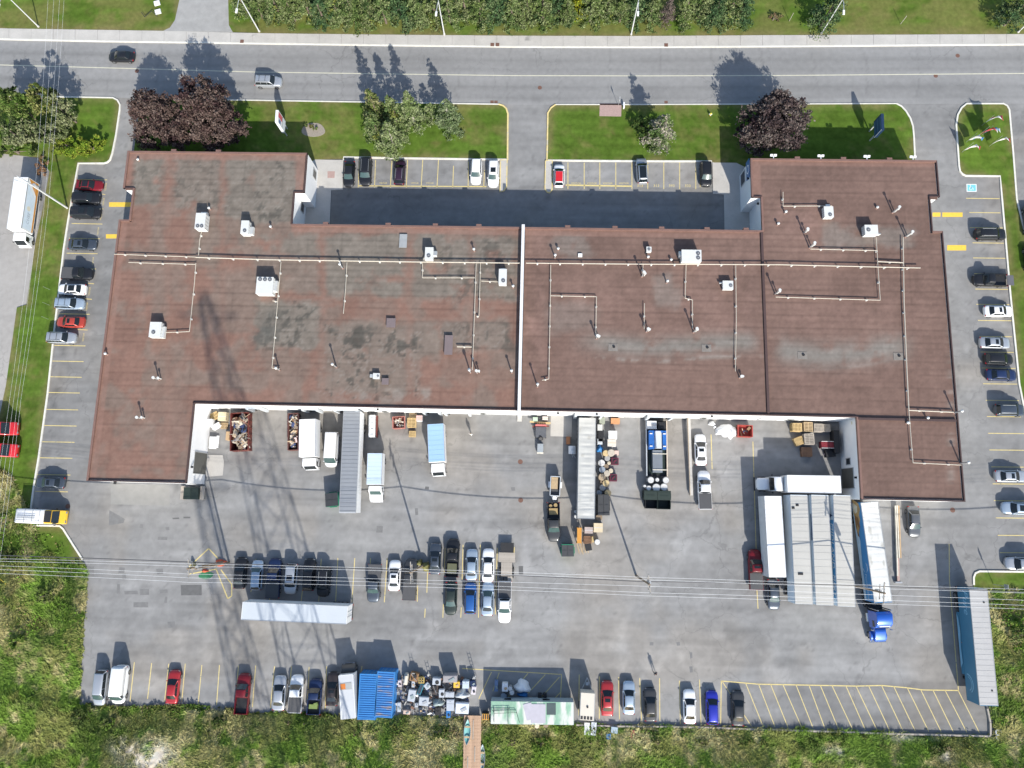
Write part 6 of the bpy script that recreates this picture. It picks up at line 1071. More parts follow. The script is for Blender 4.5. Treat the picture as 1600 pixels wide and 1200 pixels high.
# box trucks
def boxtruck(pts, h, label, cab='flat', mroof=None, mside=None, pnt='white', front='b', W=2.35, hz=None, zf=1.05, cl=1.75, cw=1.0):
    c, rz, L, _ = body_frame(pts, h, front); t = thing('box_truck', label, 'truck', (c.x, c.y, .01), rz); P = PAINT[pnt]
    shell(t, -L/2, L/2, W, zf, h, mroof or M_white, mside or M_white, mside or M_white, 0 if mroof is None else 8)
    x = L/2+.18; ch = hz or 2.35; w = cw
    if cab == 'flat':
        extr(MB(), [(x, .5), (x, ch-.1), (x+.15, ch), (x+cl*.72, ch-.03), (x+cl*.98, ch*.58), (x+cl, .5)], w).build('cab', P, t); MB().add([(x+cl*.75, -w*.85, ch-.08), (x+cl*.75, w*.85, ch-.08), (x+cl+.0, w*.85, ch*.6), (x+cl+.0, -w*.85, ch*.6)], [(0, 1, 2, 3)]).build('windshield', M_glass, t); fx = x+cl*.55; nose = x+cl; wz = (ch*.62, ch-.2); sxr = (x+cl*.3, x+cl*.75)
        MB().slab(nose, nose+.12, -w, w, .45, .8).build('bumper', M_white, t)
    else:
        l2 = cl+1.0
        extr(MB(), [(x, .5), (x, ch-.08), (x+.2, ch), (x+cl*.55, ch-.02), (x+cl*.98, 1.35), (x+l2*.93, 1.12), (x+l2, .85), (x+l2, .5)], w).build('cab', P, t); MB().add([(x+cl*.60, -w*.82, ch-.06), (x+cl*.60, w*.82, ch-.06), (x+cl*.99, w*.9, 1.40), (x+cl*.99, -w*.9, 1.40)], [(0, 1, 2, 3)]).build('windshield', M_glass_sky, t); fx = x+l2*.72; nose = x+l2; wz = (1.4, ch-.25); sxr = (x+cl*.2, x+cl*.62)
        MB().slab(nose-.02, nose+.1, -w*.95, w*.95, .42, .68).build('bumper', M_white, t)
    for s in (1, -1):
        MB().slab(sxr[0], sxr[1], s*(w+.0)-.012, s*(w+.0)+.012, *wz).build('side_window', M_glass, t); MB().box((sxr[1]+.05, s*(w+.22), wz[0]+.25), (.1, .2, .35)).tube((sxr[1], s*w, wz[0]+.2), (sxr[1]+.05, s*(w+.2), wz[0]+.2), .02, 5).build('mirror', M_black, t); MB().box((nose+.0, s*w*.75, .85), (.08, .3, .18)).build('headlight', M_head, t)
        wheel(t, fx, s*(w-.12), .4, .26); wheel(t, -L/2+L*.24, s*(W/2-.22), .4, .42); MB().box((-L/2-.04, s*.95, .8), (.05, .2, .14)).build('taillight', M_tail, t)
    MB().slab(-L/2, nose-.3, -.45, -.33, .62, .85).slab(-L/2, nose-.3, .33, .45, .62, .85).slab(-L/2-.1, -L/2+.05, -1.0, 1.0, .5, .65).build('chassis', M_frame, t)
    return t, L, W
boxtruck([(467.6, 655), (493.4, 655), (493.6, 713.4), (466, 713.4)], 3.5, 'tall white box truck with square cab at the loading wall', hz=2.5, cw=1.05, cl=1.6, W=2.5)
boxtruck([(574.4, 708.2), (597.4, 708.4), (595.6, 756.4), (572.8, 757.6)], 3.1, 'white van based box truck with pale blue roof right of the long trailer', 'nose', mat('pale_blue_roof', (.50, .60, .68), .5, 0, .05, .5), cw=.98, cl=1.35, W=2.25)
boxtruck([(667.5, 663), (693.2, 662), (695.6, 720), (669.4, 723.5)], 3.3, 'box truck with sky blue roof and small white cab', 'flat', mat('sky_blue_roof', (.30, .46, .66), .5, 0, .04, .5), cw=1.0, cl=1.75, W=2.45)
t, L, W = boxtruck([(21.8, 274.5), (45, 279.5), (33.6, 360), (9.8, 353.6)], 3.7, 'white delivery truck with orange and blue side graphics on the west drive', 'flat', cw=1.02, cl=1.8, W=2.4)
MB().add([(-L/2+.1, W/2+.006, 3.5), (-L/2+2.6, W/2+.006, 1.3), (-L/2+.1, W/2+.006, 1.3)], [(0, 1, 2)]).add([(-L/2+.3, W/2+.007, 1.15), (L/2-.2, W/2+.007, 1.15), (L/2-.2, W/2+.007, 1.5), (-L/2+.3, W/2+.007, 1.5)], [(0, 1, 2, 3)]).build('orange_graphic', mat('orange_print', (.55, .24, .05), .5, 0, .25, 2), t)
MB().add([(-L/2+1.0, W/2+.005, 3.5), (L/2-.3, W/2+.005, 3.5), (L/2-.3, W/2+.005, 1.6), (-L/2+2.9, W/2+.005, 1.6)], [(0, 1, 2, 3)]).build('pale_graphic', mat('ice_print', (.60, .68, .76), .5, 0, .1, 2), t); MB().tube((.6, W/2, 2.7), (.6, W/2+.012, 2.7), .4, 16).build('logo', M_cream, t); side_text(t, 'CHEF', 2.2, 2.5, W, .8, mat('grey_print', (.3, .33, .4), .5), 1)
# white conventional truck facing west
c, rz, L, _ = body_frame([(1314.4, 742.6), (1313.6, 771.8), (1230, 769.4), (1231, 742.4)], 3.9, 'b'); t = thing('box_truck', 'white bonneted truck with long white box facing west', 'truck', (c.x, c.y, .01), rz)
shell(t, -L/2, L/2, 2.55, 1.2, 3.9, M_white, M_white, M_white); x = L/2+.15
extr(MB(), [(x, .7), (x, 2.75), (x+.5, 2.95), (x+1.35, 2.8), (x+1.75, 2.0), (x+2.0, .7)], 1.05).build('cab', PAINT['white'], t); MB().add([(x, -1.0, 2.9), (x, 1.0, 2.9), (x-.3, 1.1, 3.6), (x-.3, -1.1, 3.6)], [(0, 1, 2, 3)]).build('wind_deflector', PAINT['lightblue'], t)
extr(MB(), [(x+1.7, .7), (x+1.7, 1.95), (x+2.6, 1.85), (x+3.5, 1.45), (x+3.62, .7)], .9, 0, .16, .5).build('hood', PAINT['white'], t); MB().add([(x+1.38, -.92, 2.78), (x+1.38, .92, 2.78), (x+1.86, .98, 2.02), (x+1.86, -.98, 2.02)], [(0, 1, 2, 3)]).build('windshield', M_glass, t)
for s in (1, -1):
    MB().slab(x+.5, x+1.3, s*1.05-.012, s*1.05+.012, 2.0, 2.6).build('side_window', M_glass, t); MB().box((x+1.5, s*1.3, 2.2), (.1, .22, .4)).tube((x+1.4, s*1.05, 2.2), (x+1.5, s*1.25, 2.2), .02, 5).build('mirror', M_black, t); MB().box((x+3.45, s*.75, 1.15), (.2, .3, .2)).build('headlight', M_head, t); wheel(t, x+2.5, s*.95, .48, .3); wheel(t, -L/2+2.2, s*1.0, .48, .5)
MB().slab(-L/2, x+3.2, -.45, -.32, .7, .95).slab(-L/2, x+3.2, .32, .45, .7, .95).build('chassis', M_frame, t); MB().slab(x+3.6, x+3.72, -1.0, 1.0, .5, .8).build('bumper', M_black, t)
# yellow and white service van with rack
c = Vector(G(62.5, 807, 2.0)); t = thing('service_van', 'white and yellow service van with ladder rack in the south west corner', 'van', (c.x, c.y, .01), -.02)
extr(MB(), [(-3.4, .6), (-3.4, 2.5), (-3.3, 2.6), (.7, 2.6), (.75, .6)], 1.05).build('cargo_body', M_white, t); extr(MB(), [(.8, .5), (.8, 2.2), (1.0, 2.3), (1.9, 2.25), (2.55, 1.35), (3.25, 1.15), (3.4, .8), (3.4, .5)], 1.02).build('cab', PAINT['yellow'], t)
MB().add([(1.95, -.85, 2.24), (1.95, .85, 2.24), (2.58, .9, 1.40), (2.58, -.9, 1.40)], [(0, 1, 2, 3)]).build('windshield', M_glass, t); MB().slab(.85, 1.9, -.8, .9, 2.28, 2.33).build('roof_panel', M_black, t); MB().slab(.2, 2.5, -1.07, -1.03, 1.6, 2.1).build('stripe', M_white, t)
for s in (1, -1):
    MB().slab(1.0, 1.8, s*1.02-.012, s*1.02+.012, 1.5, 2.05).build('side_window', M_glass, t); MB().box((3.35, s*.7, .95), (.12, .3, .2)).build('headlight', M_head, t); wheel(t, 2.4, s*.9, .4, .26); wheel(t, -2.1, s*.9, .4, .42); MB().box((2.1, s*1.2, 1.5), (.1, .2, .3)).build('mirror', M_black, t)
b = MB()
for y in (-.85, .85): b.tube((-3.3, y, 2.8), (.5, y, 2.8), .03, 6)
for xx in (-3.2, -1.9, -.7, .4): b.tube((xx, -.9, 2.78), (xx, .9, 2.78), .03, 6).tube((xx, -.85, 2.55), (xx, -.85, 2.8), .03, 5).tube((xx, .85, 2.55), (xx, .85, 2.8), .03, 5)
b.build('roof_rack', M_galv, t)
for y in (-.45, -.15): 
    b = MB().tube((-3.0, y-.13, 2.88), (-.2, y-.13, 2.88), .03, 5).tube((-3.0, y+.13, 2.88), (-.2, y+.13, 2.88), .03, 5)
    for q in np.arange(-2.8, -.3, .3): b.tube((q, y-.13, 2.88), (q, y+.13, 2.88), .02, 4)
    b.build('ladder', M_alu, t)
MB().slab(-3.3, 1.5, -.35, -.25, .5, .7).slab(-3.3, 1.5, .25, .35, .5, .7).build('chassis', M_frame, t)
# red machines at the left edge
for (u, v, lab, k) in ((-6, 670, 'red tow truck cab with dark windshield cut off at the left edge', 0), (-6, 703, 'second red vehicle with flat roof at the left edge', 1)):
    c = Vector(G(u, v, 2.2)); t = thing('red_truck', lab, 'truck', (c.x, c.y, .03), .1 if k == 0 else 0)
    extr(MB(), [(-2.2, .6), (-2.2, 2.4), (-2, 2.6), (.9, 2.55), (1.6, 1.5), (2.4, 1.25), (2.6, .6)], 1.0).build('cab', PAINT['brightred'], t); MB().add([(.95, -.85, 2.52), (.95, .85, 2.52), (1.62, .9, 1.56), (1.62, -.9, 1.56)], [(0, 1, 2, 3)]).build('windshield', M_glass, t); MB().slab(-1.2, .9, -.35, .5, 2.58, 2.66).build('roof_panel', M_tonn if k == 0 else PAINT['brightred'], t)
    for s in (1, -1): wheel(t, 1.7, s*.9, .42, .26); wheel(t, -1.4, s*.9, .42, .26); MB().slab(.0, .8, s*1.0-.012, s*1.0+.012, 1.6, 2.3).build('side_window', M_glass, t); MB().box((2.55, s*.7, 1.0), (.1, .3, .2)).build('headlight', M_head, t)
    MB().slab(-2.1, 2.5, -.4, .4, .45, .65).build('chassis', M_frame, t)
# blue shipping containers
def container(pts, label, m, rust=None):
    c, rz, L, _ = body_frame(pts, 2.62, 'a'); L = 6.06; W = 2.44; t = thing('shipping_container', label, 'container', (c.x, c.y, .02), rz, 'blue shipping containers'); w = W/2
    def corr(n, f):
        b = MB(); e = np.linspace(-L/2+.12, L/2-.12, n*2+1)
        for k in range(n): f(b, e[2*k], e[2*k+1])
        return b
    MB().slab(-L/2, L/2, -w, w, 2.54, 2.57).build('roof', rust or m, t); corr(19, lambda b, p, q: b.slab(p, q, -w+.12, w-.12, 2.57, 2.64)).build('roof_ribs', rust or m, t)
    for s in (1, -1): o = MB().slab(-L/2+.1, L/2-.1, s*w-.03*s-.015, s*w-.03*s+.015, .15, 2.5).build('side_wall', m, t); corr(26, lambda b, p, q: b.slab(p, q, s*w-.02*s-.012, s*w-.02*s+.018, .2, 2.45)).build('side_ribs', m, o)
    f = MB()
    for s in (1, -1):
        f.slab(-L/2, L/2, s*w-.06, s*w+.06, 2.5, 2.62).slab(-L/2, L/2, s*w-.06, s*w+.06, 0, .15)
        for x in (-L/2, L/2): f.slab(x-.07, x+.07, s*w-.065, s*w+.065, 0, 2.63)
    for x in (-L/2, L/2): f.slab(x-.06, x+.06, -w, w, 2.5, 2.615).slab(x-.06, x+.06, -w, w, 0, .15)
    f.build('frame', m, t); MB().slab(-L/2-.02, -L/2+.02, -w+.06, w-.06, .15, 2.5).build('end_wall', m, t)
    for s in (1, -1):
        d = MB().slab(L/2-.02, L/2+.02, .01 if s > 0 else -w+.07, w-.07 if s > 0 else -.01, .15, 2.5).build('door', m, t); MB().tube((L/2+.05, s*.3, .2), (L/2+.05, s*.3, 2.45), .02, 5).tube((L/2+.05, s*.8, .2), (L/2+.05, s*.8, 2.45), .02, 5).build('lock_bar', M_galv, d)
M_cblue = mat('container_blue', (.04, .21, .50), .5, .1, .10, .8); M_cblue2 = mat('rusty_container_blue', (.045, .20, .48), .55, .1, .15, .8, dirt=((.30, .25, .23), .9, .56), stretch=(2.2, .35, 1))
container([(562.3, 1055), (589.8, 1053.6), (585, 1124.4), (559.6, 1122.4)], 'clean blue shipping container, left of the pair', M_cblue); container([(591.2, 1051.6), (616, 1051.6), (611, 1119.6), (586.4, 1119)], 'rust streaked blue shipping container, right of the pair', M_cblue, M_cblue2)
# white roofed box vehicle
c, rz, L, _ = body_frame([(529.3, 1055.7), (551.6, 1053.6), (555.4, 1121.7), (533.4, 1124.4)], 3.0, 'a'); t = thing('step_van', 'white roofed box van with orange mark on the roof, left of blue containers', 'van', (c.x, c.y, .01), rz); W = 2.15
shell(t, -L/2, L/2, W, .8, 3.0, mat('pale_grey_sheet', (.50, .51, .52), .5, 0, .05, .5), M_white, M_white); MB().slab(-L/2+.05, L/2-.05, -W/2+.02, -W/2+.1, 3.0, 3.05).slab(-L/2+.05, L/2-.05, W/2-.1, W/2-.02, 3.0, 3.05).build('roof_edge', M_white, t)
q = MB().slab(L/2-2.0, L/2-1.05, -.75, .9, 3.0, 3.03).build('roof_patch', mat('grey_patch_print', (.34, .35, .34), .6), t); MB().slab(L/2-1.9, L/2-1.15, .15, .85, 3.03, 3.045).build('orange_mark', mat('orange_mark', (.55, .17, .03), .6), t)
extr(MB(), [(L/2+.05, .5), (L/2+.05, 2.0), (L/2+.5, 1.5), (L/2+1.05, 1.2), (L/2+1.2, .9), (L/2+1.2, .5)], 1.0).build('hood', PAINT['charcoal'], t); MB().slab(L/2+1.15, L/2+1.25, -.9, .9, .5, .75).build('bumper', M_chrome, t)
for s in (1, -1): wheel(t, L/2+.4, s*.9, .4, .26); wheel(t, -L/2+1.5, s*.9, .4, .4); MB().box((L/2+1.15, s*.7, .95), (.1, .3, .2)).build('headlight', M_head, t)
# cream camper trailer
c, rz, L, _ = body_frame([(908, 1083), (929.6, 1083.4), (927, 1126.6), (907.2, 1124.6)], 2.7, 'a'); t = thing('travel_trailer', 'cream boxy cargo trailer with tongue pointing at the yard', 'trailer', (c.x, c.y, .01), rz); W = 2.0
shell(t, -L/2, L/2, W, .55, 2.7, mat('cream_roof', (.58, .53, .44), .6, 0, .05, .7), mat('cream_side', (.55, .51, .43), .6), MATS['cream_side']); MB().slab(-.15, .1, -.12, .12, 2.7, 2.8).build('roof_vent', M_frame, t); MB().tube((L/2, -.7, .5), (L/2+1.6, 0, .5), .05, 6).tube((L/2, .7, .5), (L/2+1.6, 0, .5), .05, 6).box((L/2+.8, 0, .6), (.4, .4, .35)).tube((L/2+1.5, 0, 0), (L/2+1.5, 0, .7), .04, 6).build('tongue', M_galv, t)
for y in (-.75, -.3, .15, .6): MB().slab(-L/2+.1, -L/2+.55, y, y+.32, 2.69, 2.715).build('rear_window', M_black, t)
for s in (1, -1): wheel(t, -.3, s*.9, .34, .2); MB().slab(-.8, .2, s*1.0-.1, s*1.0+.12, .68, .74).build('fender', M_black, t)
# small utility trailer behind the dark pickup
c, rz, L, _ = body_frame([(861, 744.5), (875.6, 744.6), (874.4, 774.4), (859.4, 774.6)], 1.3, 'b'); t = thing('utility_trailer', 'small open dump trailer with white rails behind the dark pickup', 'trailer', (c.x, c.y, .01), rz); W = 1.45; w = W/2
MB().slab(-L/2, L/2, -w, w, .55, .65).build('bed', M_frame, t)
for s in (1, -1): MB().slab(-L/2, L/2, s*w-.05, s*w+.05, .6, 1.3).build('side_wall', M_palewall, t); wheel(t, -.2, s*(w+.18), .33, .2); MB().slab(-.65, .25, s*(w+.18)-.14, s*(w+.18)+.14, .68, .74).build('fender', M_white, t)
MB().slab(-L/2-.05, -L/2+.05, -w, w, .6, 1.3).build('tailgate', M_palewall, t); MB().slab(L/2-.05, L/2+.05, -w, w, .6, 1.3).build('front_wall', M_palewall, t); MB().slab(-L/2+.1, L/2-1.0, -w+.1, w-.35, .65, 1.0).build('plywood_load', M_wood, t); MB().slab(L/2-.95, L/2-.1, -w+.1, w-.1, .65, .9).build('tarp_load', M_tonn, t)
MB().tube((L/2, -.5, .55), (L/2+1.0, 0, .5), .05, 6).tube((L/2, .5, .55), (L/2+1.0, 0, .5), .05, 6).build('tongue', M_white, t); MB().box((L/2+.35, 0, .75), (.5, .6, .35)).build('toolbox', M_white, t)
# T shaped wooden deck trailer
c = Vector(G(791.5, 893, .8)); t = thing('deck_trailer', 'T shaped wooden deck trailer at the end of the middle rows', 'trailer', (c.x, c.y, .01), PI/2)
P_ = MB().slab(0, 1.4, -.075, .075, -.03, .03).mesh('plank', M_woodg); P2 = MB().slab(-2.0, 0, -.075, .075, -.03, .03).mesh('plank', M_woodg)
for k in range(15): inst('plank', P_, t, (1.35, -1.15+k*.165, .8+.004*(k % 3)))
for k in range(10): inst('plank', P2, t, (1.33, -.75+k*.165, .8+.004*(k % 2)))
MB().slab(2.75, 4.2, -1.0, 1.0, .70, .78).build('black_slab', M_black, t); MB().slab(-1.5, 4.2, -.5, -.4, .5, .72).slab(-1.5, 4.2, .4, .5, .5, .72).build('frame', M_frame, t)  # flat black slab beyond the planks, then the frame rails
for s in (1, -1): wheel(t, .3, s*.98, .35, .22); wheel(t, -.6, s*.98, .35, .22)
MB().slab(-1.6, -.75, -.9, -.2, .7, .76).build('ramp_plate', M_woodg, t)
# green painted site office
c, rz, L, _ = body_frame([(896, 1130.4), (896, 1099.4), (767.6, 1098), (766.8, 1128.4)], 2.7, 'a'); t = thing('site_office', 'long site office trailer with peeling green and white roof', 'trailer', (c.x, c.y, .01), rz); W = 3.0; w = 1.5
M_gpeel = mat('peeling_green_roof', (.25, .42, .30), .7, 0, .2, .8, dirt=((.58, .59, .54), .75, .46), stretch=(1, .3, 1))
MB().slab(-L/2, L/2, -w, w, 2.62, 2.7).build('roof', M_gpeel, t)
b = MB()
for x in np.linspace(-L/2+.1, L/2-.1, 54): b.slab(x-.012, x+.012, -w+.02, w-.02, 2.7, 2.718)
b.build('roof_ribs', M_gpeel, t)
for s in (1, -1): MB().slab(-L/2, L/2, s*w-.04, s*w+.04, .5, 2.64).build('side_wall', mat('grey_blue_wall', (.30, .36, .38), .6, 0, .08, .8), t)
for x in (-L/2, L/2): MB().slab(x-.04, x+.04, -w, w, .5, 2.64).build('end_wall', MATS['grey_blue_wall'], t)
MB().slab(-L/2+.4, L/2-.4, -.9, .9, .25, .5).build('chassis', M_frame, t)
for s in (1, -1): wheel(t, -.6, s*1.15, .4, .25); wheel(t, .6, s*1.15, .4, .25)
MB().slab(-.15, 1.9, -1.35, 1.2, 2.7, 2.76).box((-.45, .2, 2.73), (1.2, 2.2, .05), .25).build('tarp', mat('lilac_tarp', (.42, .40, .44), .7, 0, .08, 1.5), t); MB().slab(2.05, 3.35, -.2, 1.35, 2.71, 2.735).build('dark_sheet', mat('dark_roof_sheet', (.06, .085, .085), .8), t)
b = MB(); z = 2.95
for p in (((-5.7, .3), (-2.4, .3)), ((-5.4, -.05), (-2.2, .1)), ((-5.4, .5), (-5.4, -1.2)), ((-3.4, .6), (-3.4, -1.4)), ((-2.2, .1), (-1.8, -1.2)), ((-5.5, .55), (-3.2, .62))): b.tube((*p[0], z), (*p[1], z), .03, 5); b.tube((*p[0], 2.7), (*p[0], z), .03, 5); b.tube((*p[1], 2.7), (*p[1], z), .03, 5)
b.build('roof_frame', M_frame, t)
for k in range(2): MB().slab(-4+k*5.5, -3+k*5.5, w+.03, w+.07, 1.2, 2.1).build('window', M_win, t)
# ------------------------------------------------------------------ yard things
M_red = mat('rusty_red_steel', (.17, .042, .032), .6, .2, .2, 1.5, dirt=((.16, .07, .05), 1.5, .6)); M_green = mat('bin_green', (.015, .16, .085), .5, 0, .08, 1); M_dkg = mat('dark_green_steel', (.014, .026, .020), .6, .1, .15, 1.5); M_lid = mat('lid_black', (.035, .037, .04), .6)
def scrap(t, n, x0, x1, y0, y1, z0, z1, cols, seed, name='scrap_load', big=.8):
    rg = np.random.default_rng(seed); ms = [mat('scrap_'+c, v, .8, 0, .15, 2) for c, v in cols]; b = MB()
    for k in range(n):
        q = rg.uniform(0, 1, 3); d = rg.uniform(.15, 1, 3)*np.array([big, big*.6, .25]); c_ = Vector((x0+(x1-x0)*q[0], y0+(y1-y0)*q[1], z0+(z1-z0)*q[2])); mi = int(rg.integers(0, len(ms))); kd = k % 5
        if kd < 2: b.box(c_, (d[0]*1.3+.05, d[1]*.45+.03, .05), rg.uniform(0, PI), mi, rg.normal(0, .3), rg.normal(0, .3))
        elif kd == 2:
            a_ = rg.uniform(0, PI); dd = Vector((math.cos(a_), math.sin(a_), rg.normal(0, .25)))*big*rg.uniform(.4, .9); b.tube(c_-dd, c_, .035, 5, mi).tube(c_, c_+Vector((dd.y, -dd.x, .1))*.5, .035, 5, mi)
        elif kd == 3:
            w2 = d[0]*.5; V_ = [(c_.x+math.cos(t_)*w2*r_, c_.y+math.sin(t_)*w2*r_*.7, c_.z+.12*rg.normal()) for t_, r_ in ((0, 1), (.9, .8), (2, 1.1), (3.1, .9), (4, .7), (5.2, 1))]; b.add(V_+[(c_.x, c_.y, c_.z+.15)], [(i, (i+1) % 6, 6) for i in range(6)], mi)
        else: b.box(c_, tuple(d*.75+.05), rg.uniform(0, PI), mi, rg.normal(0, .35), rg.normal(0, .35))
    o = b.build(name, ms, t); o['kind'] = 'stuff'; return o
SC1 = (('tan', (.46, .34, .22)), ('cream', (.62, .54, .42)), ('sand', (.52, .40, .27)), ('straw', (.60, .48, .33)), ('oat', (.55, .47, .38)), ('black', (.03, .03, .035)), ('navy', (.04, .06, .14)), ('grey', (.30, .30, .29)), ('brown', (.22, .13, .07)), ('rustbrown', (.20, .10, .06)), ('pink', (.50, .38, .37)), ('dust', (.36, .31, .25)))
def bin_(pts, h, label, m, front='a', load=None, seed=0, big=.8, slope=.12, ribs=6, wd=None):
    c, rz, L, W = body_frame(pts, h, front); W = wd or W; t = thing('waste_skip', label, 'skip', (c.x, c.y, .02), rz); w = W/2; th = .07
    for s in (1, -1):
        o = MB().add([(-L/2, s*(w-slope), .12), (L/2, s*(w-slope), .12), (L/2, s*w, h), (-L/2, s*w, h), (-L/2, s*(w-slope-th), .12), (L/2, s*(w-slope-th), .12), (L/2, s*(w-th), h), (-L/2, s*(w-th), h)], [(0, 1, 2, 3), (4, 7, 6, 5), (3, 2, 6, 7), (0, 3, 7, 4), (1, 5, 6, 2), (0, 4, 5, 1)]).slab(-L/2-.03, L/2+.03, s*w-.09, s*w+.05, h-.06, h+.06).build('side_wall', m, t)
        b = MB()
        for x in np.linspace(-L/2+.25, L/2-.25, ribs): b.box((x, s*(w-slope*.45+.05), h*.52), (.1, .1, h*.82), 0, 0, 0, -s*.08)
        b.build('rib', m, o)
    for x in (-L/2, L/2): MB().slab(x-.04, x+.04, -w+.02, w-.02, .12, h).build('end_wall', m, t)
    MB().slab(-L/2, L/2, -w+slope, w-slope, .1, .18).build('floor', m, t)
    if load: scrap(t, load, -L/2+.35, L/2-.35, -w+.4, w-.4, h*.65, h*1.02, SC1, seed, big=big)
    return t
bin_([(360.5, 645), (388.6, 645), (387.4, 704), (360, 703.4)], 1.9, 'large rust red roll off skip full of mixed scrap', M_red, load=95, seed=3, big=1.5)
bin_([(450, 646), (466, 646), (465.6, 703), (450, 703)], 1.5, 'narrow skip of cardboard and pink scrap left of the white box truck', mat('brown_steel', (.14, .06, .05), .6, .2), load=80, seed=4, big=1.2)
bin_([(613, 651), (632, 651), (632, 669), (614, 669)], 1.2, 'small salmon red skip with dark rubbish by the dock', mat('salmon_steel', (.33, .13, .105), .6, 0, .12, 2), load=22, seed=5)
bin_([(1153, 663), (1175, 666), (1175.5, 683.5), (1153, 681)], 1.2, 'red skip beside the pile of white bags', mat('skip_red', (.33, .05, .038), .6, 0, .1, 1), load=6, seed=6)
def front_bin(u, v, w, d, h, rz, label, m, lid=M_lid, open_=False):
    c = G(u, v, h); t = thing('dumpster', label, 'dumpster', (c[0], c[1], .02), rz)
    for s in (1, -1): MB().slab(-w/2, w/2, s*d/2-.03, s*d/2+.03, .12, h if s < 0 else h+.15).build('wall', m, t); MB().slab(s*w/2-.03, s*w/2+.03, -d/2, d/2, .12, h+.05).build('end_wall', m, t); MB().box((s*(w/2+.1), 0, h*.6), (.14, d*.55, .16)).build('fork_pocket', m, t)
    MB().slab(-w/2, w/2, -d/2, d/2, .1, .16).build('floor', m, t)
    if not open_:
        for s in (1, -1): MB().box((s*w/4, 0, h+.1), (w/2-.04, d+.06, .06), 0, 0, 0, .06).box((s*w/4, 0, h+.14), (w*.3, .06, .05)).build('lid', lid, t)
    MB().slab(-w/2, w/2, d/2-.06, d/2+.06, h+.1, h+.22).build('rim', m, t); return t
front_bin(519, 780.5, 2.0, 2.0, 1.7, -1.45, 'green dumpster with black lids tucked beside the long grey trailer', M_green)
front_bin(887, 860, 1.8, 1.7, 1.5, .03, 'green dumpster with black lids below the dark pickup', M_green)
t = front_bin(299, 771, 2.3, 1.7, 1.4, .02, 'dark green dumpster by the south west wing corner', M_dkg, M_dkg)
for s in (1, -1): MB().box((s*1.5, .1, 1.0), (.7, 2.0, .08)).tube((s*1.5, -.9, 0), (s*1.5, -.9, 1.0), .05, 6).tube((s*1.5, .9, 0), (s*1.5, .9, 1.0), .05, 6).build('timber_guard', M_woodg, t)
front_bin(1027, 774, 4.0, 1.3, 1.6, .0, 'dark green compactor bin behind the white drums', M_dkg, M_dkg); front_bin(1037.5, 787.5, 1.9, 1.5, 1.4, 0, 'open green steel bin at the end of the rail trailer', M_dkg, open_=True)
front_bin(1017.5, 787, 1.7, 1.4, 1.2, 0, 'dark bin with rusty scrap left of the open green bin', M_frame, open_=True)
front_bin(943, 789, 1.7, 3.0, 1.6, .02, 'tall black bin beside the weathered trailer', mat('near_black_steel', (.025, .027, .026), .6), M_lid)
def pallet_mesh():
    b = MB()
    for y in (-.5, 0, .5): b.slab(-.6, .6, y-.045, y+.045, .02, .11)
    for k in range(7): b.slab(-.6+k*.183, -.6+k*.183+.10, -.5, .5, .11, .132)
    for k in range(3): b.slab(-.6+k*.55, -.6+k*.55+.10, -.5, .5, 0, .02)
    return b.mesh('pallet', M_wood)
PM = pallet_mesh(); M_wood2 = mat('yellow_timber', (.50, .36, .17), .85, 0, .2, 2); M_wood3 = mat('brown_timber', (.26, .15, .09), .85, 0, .2, 2)
def pallets(u, v, n, label, rz=0, m=None, sc=1.0):
    for k in range(n):
        lb = label if k < n-1 else label.replace('wooden pallet', 'topmost pallet'); c = G(u, v, n*.14); o = link(bpy.data.objects.new('wooden_pallet', PM)); o.location = (c[0]+random.uniform(-.04, .04), c[1]+random.uniform(-.04, .04), .01+k*.14); o.rotation_euler = (0, 0, rz+random.uniform(-.05, .05)); o.scale = (sc, sc, 1)
        tag(o, lb, 'pallet', label.replace('wooden pallet in the', 'pallets of the'))
        if m: o.material_slots[0].link = 'OBJECT'; o.material_slots[0].material = m
pallets(1246, 667.5, 9, 'wooden pallet in the leftmost upper stack by the rear wall', 0, M_wood2, 1.15); pallets(1263, 667, 8, 'wooden pallet in the middle upper stack by the rear wall', PI/2, M_wood, 1.2); pallets(1279, 668.5, 8, 'wooden pallet in the right upper stack by the rear wall', 0, M_woodg, 1.1); pallets(1291, 668.5, 7, 'wooden pallet in the far right upper stack by the inner corner', 0, M_woodg, 1.05)
pallets(1249, 689, 6, 'wooden pallet in the untidy lower left stack', .4, M_wood2, 1.1); pallets(1265, 686, 9, 'wooden pallet in the pale lower right stack', PI/2, M_woodg, 1.35); pallets(1261, 706, 5, 'wooden pallet in the brown front stack in the shade', 0, M_wood3, 1.3)
pallets(643, 660, 6, 'wooden pallet in the tall yellow stack beside the salmon skip', PI/2, M_wood2, 1.2); pallets(644, 678, 3, 'wooden pallet in the small stack below the yellow one', 0, M_wood2, .85); pallets(645, 651.5, 3, 'wooden pallet in the low stack against the wall', 0, M_wood, 1.0)
pallets(350, 665, 2, 'wooden pallet in the pair left of the red skip', 0, M_wood, .9); pallets(918, 843.5, 3, 'wooden pallet in the red brown heap below the weathered trailer', 0, M_wood3, 1.0); pallets(334, 650.5, 3, 'wooden pallet in the tilted stack near the wall corner', .45, M_wood2, 1.1)
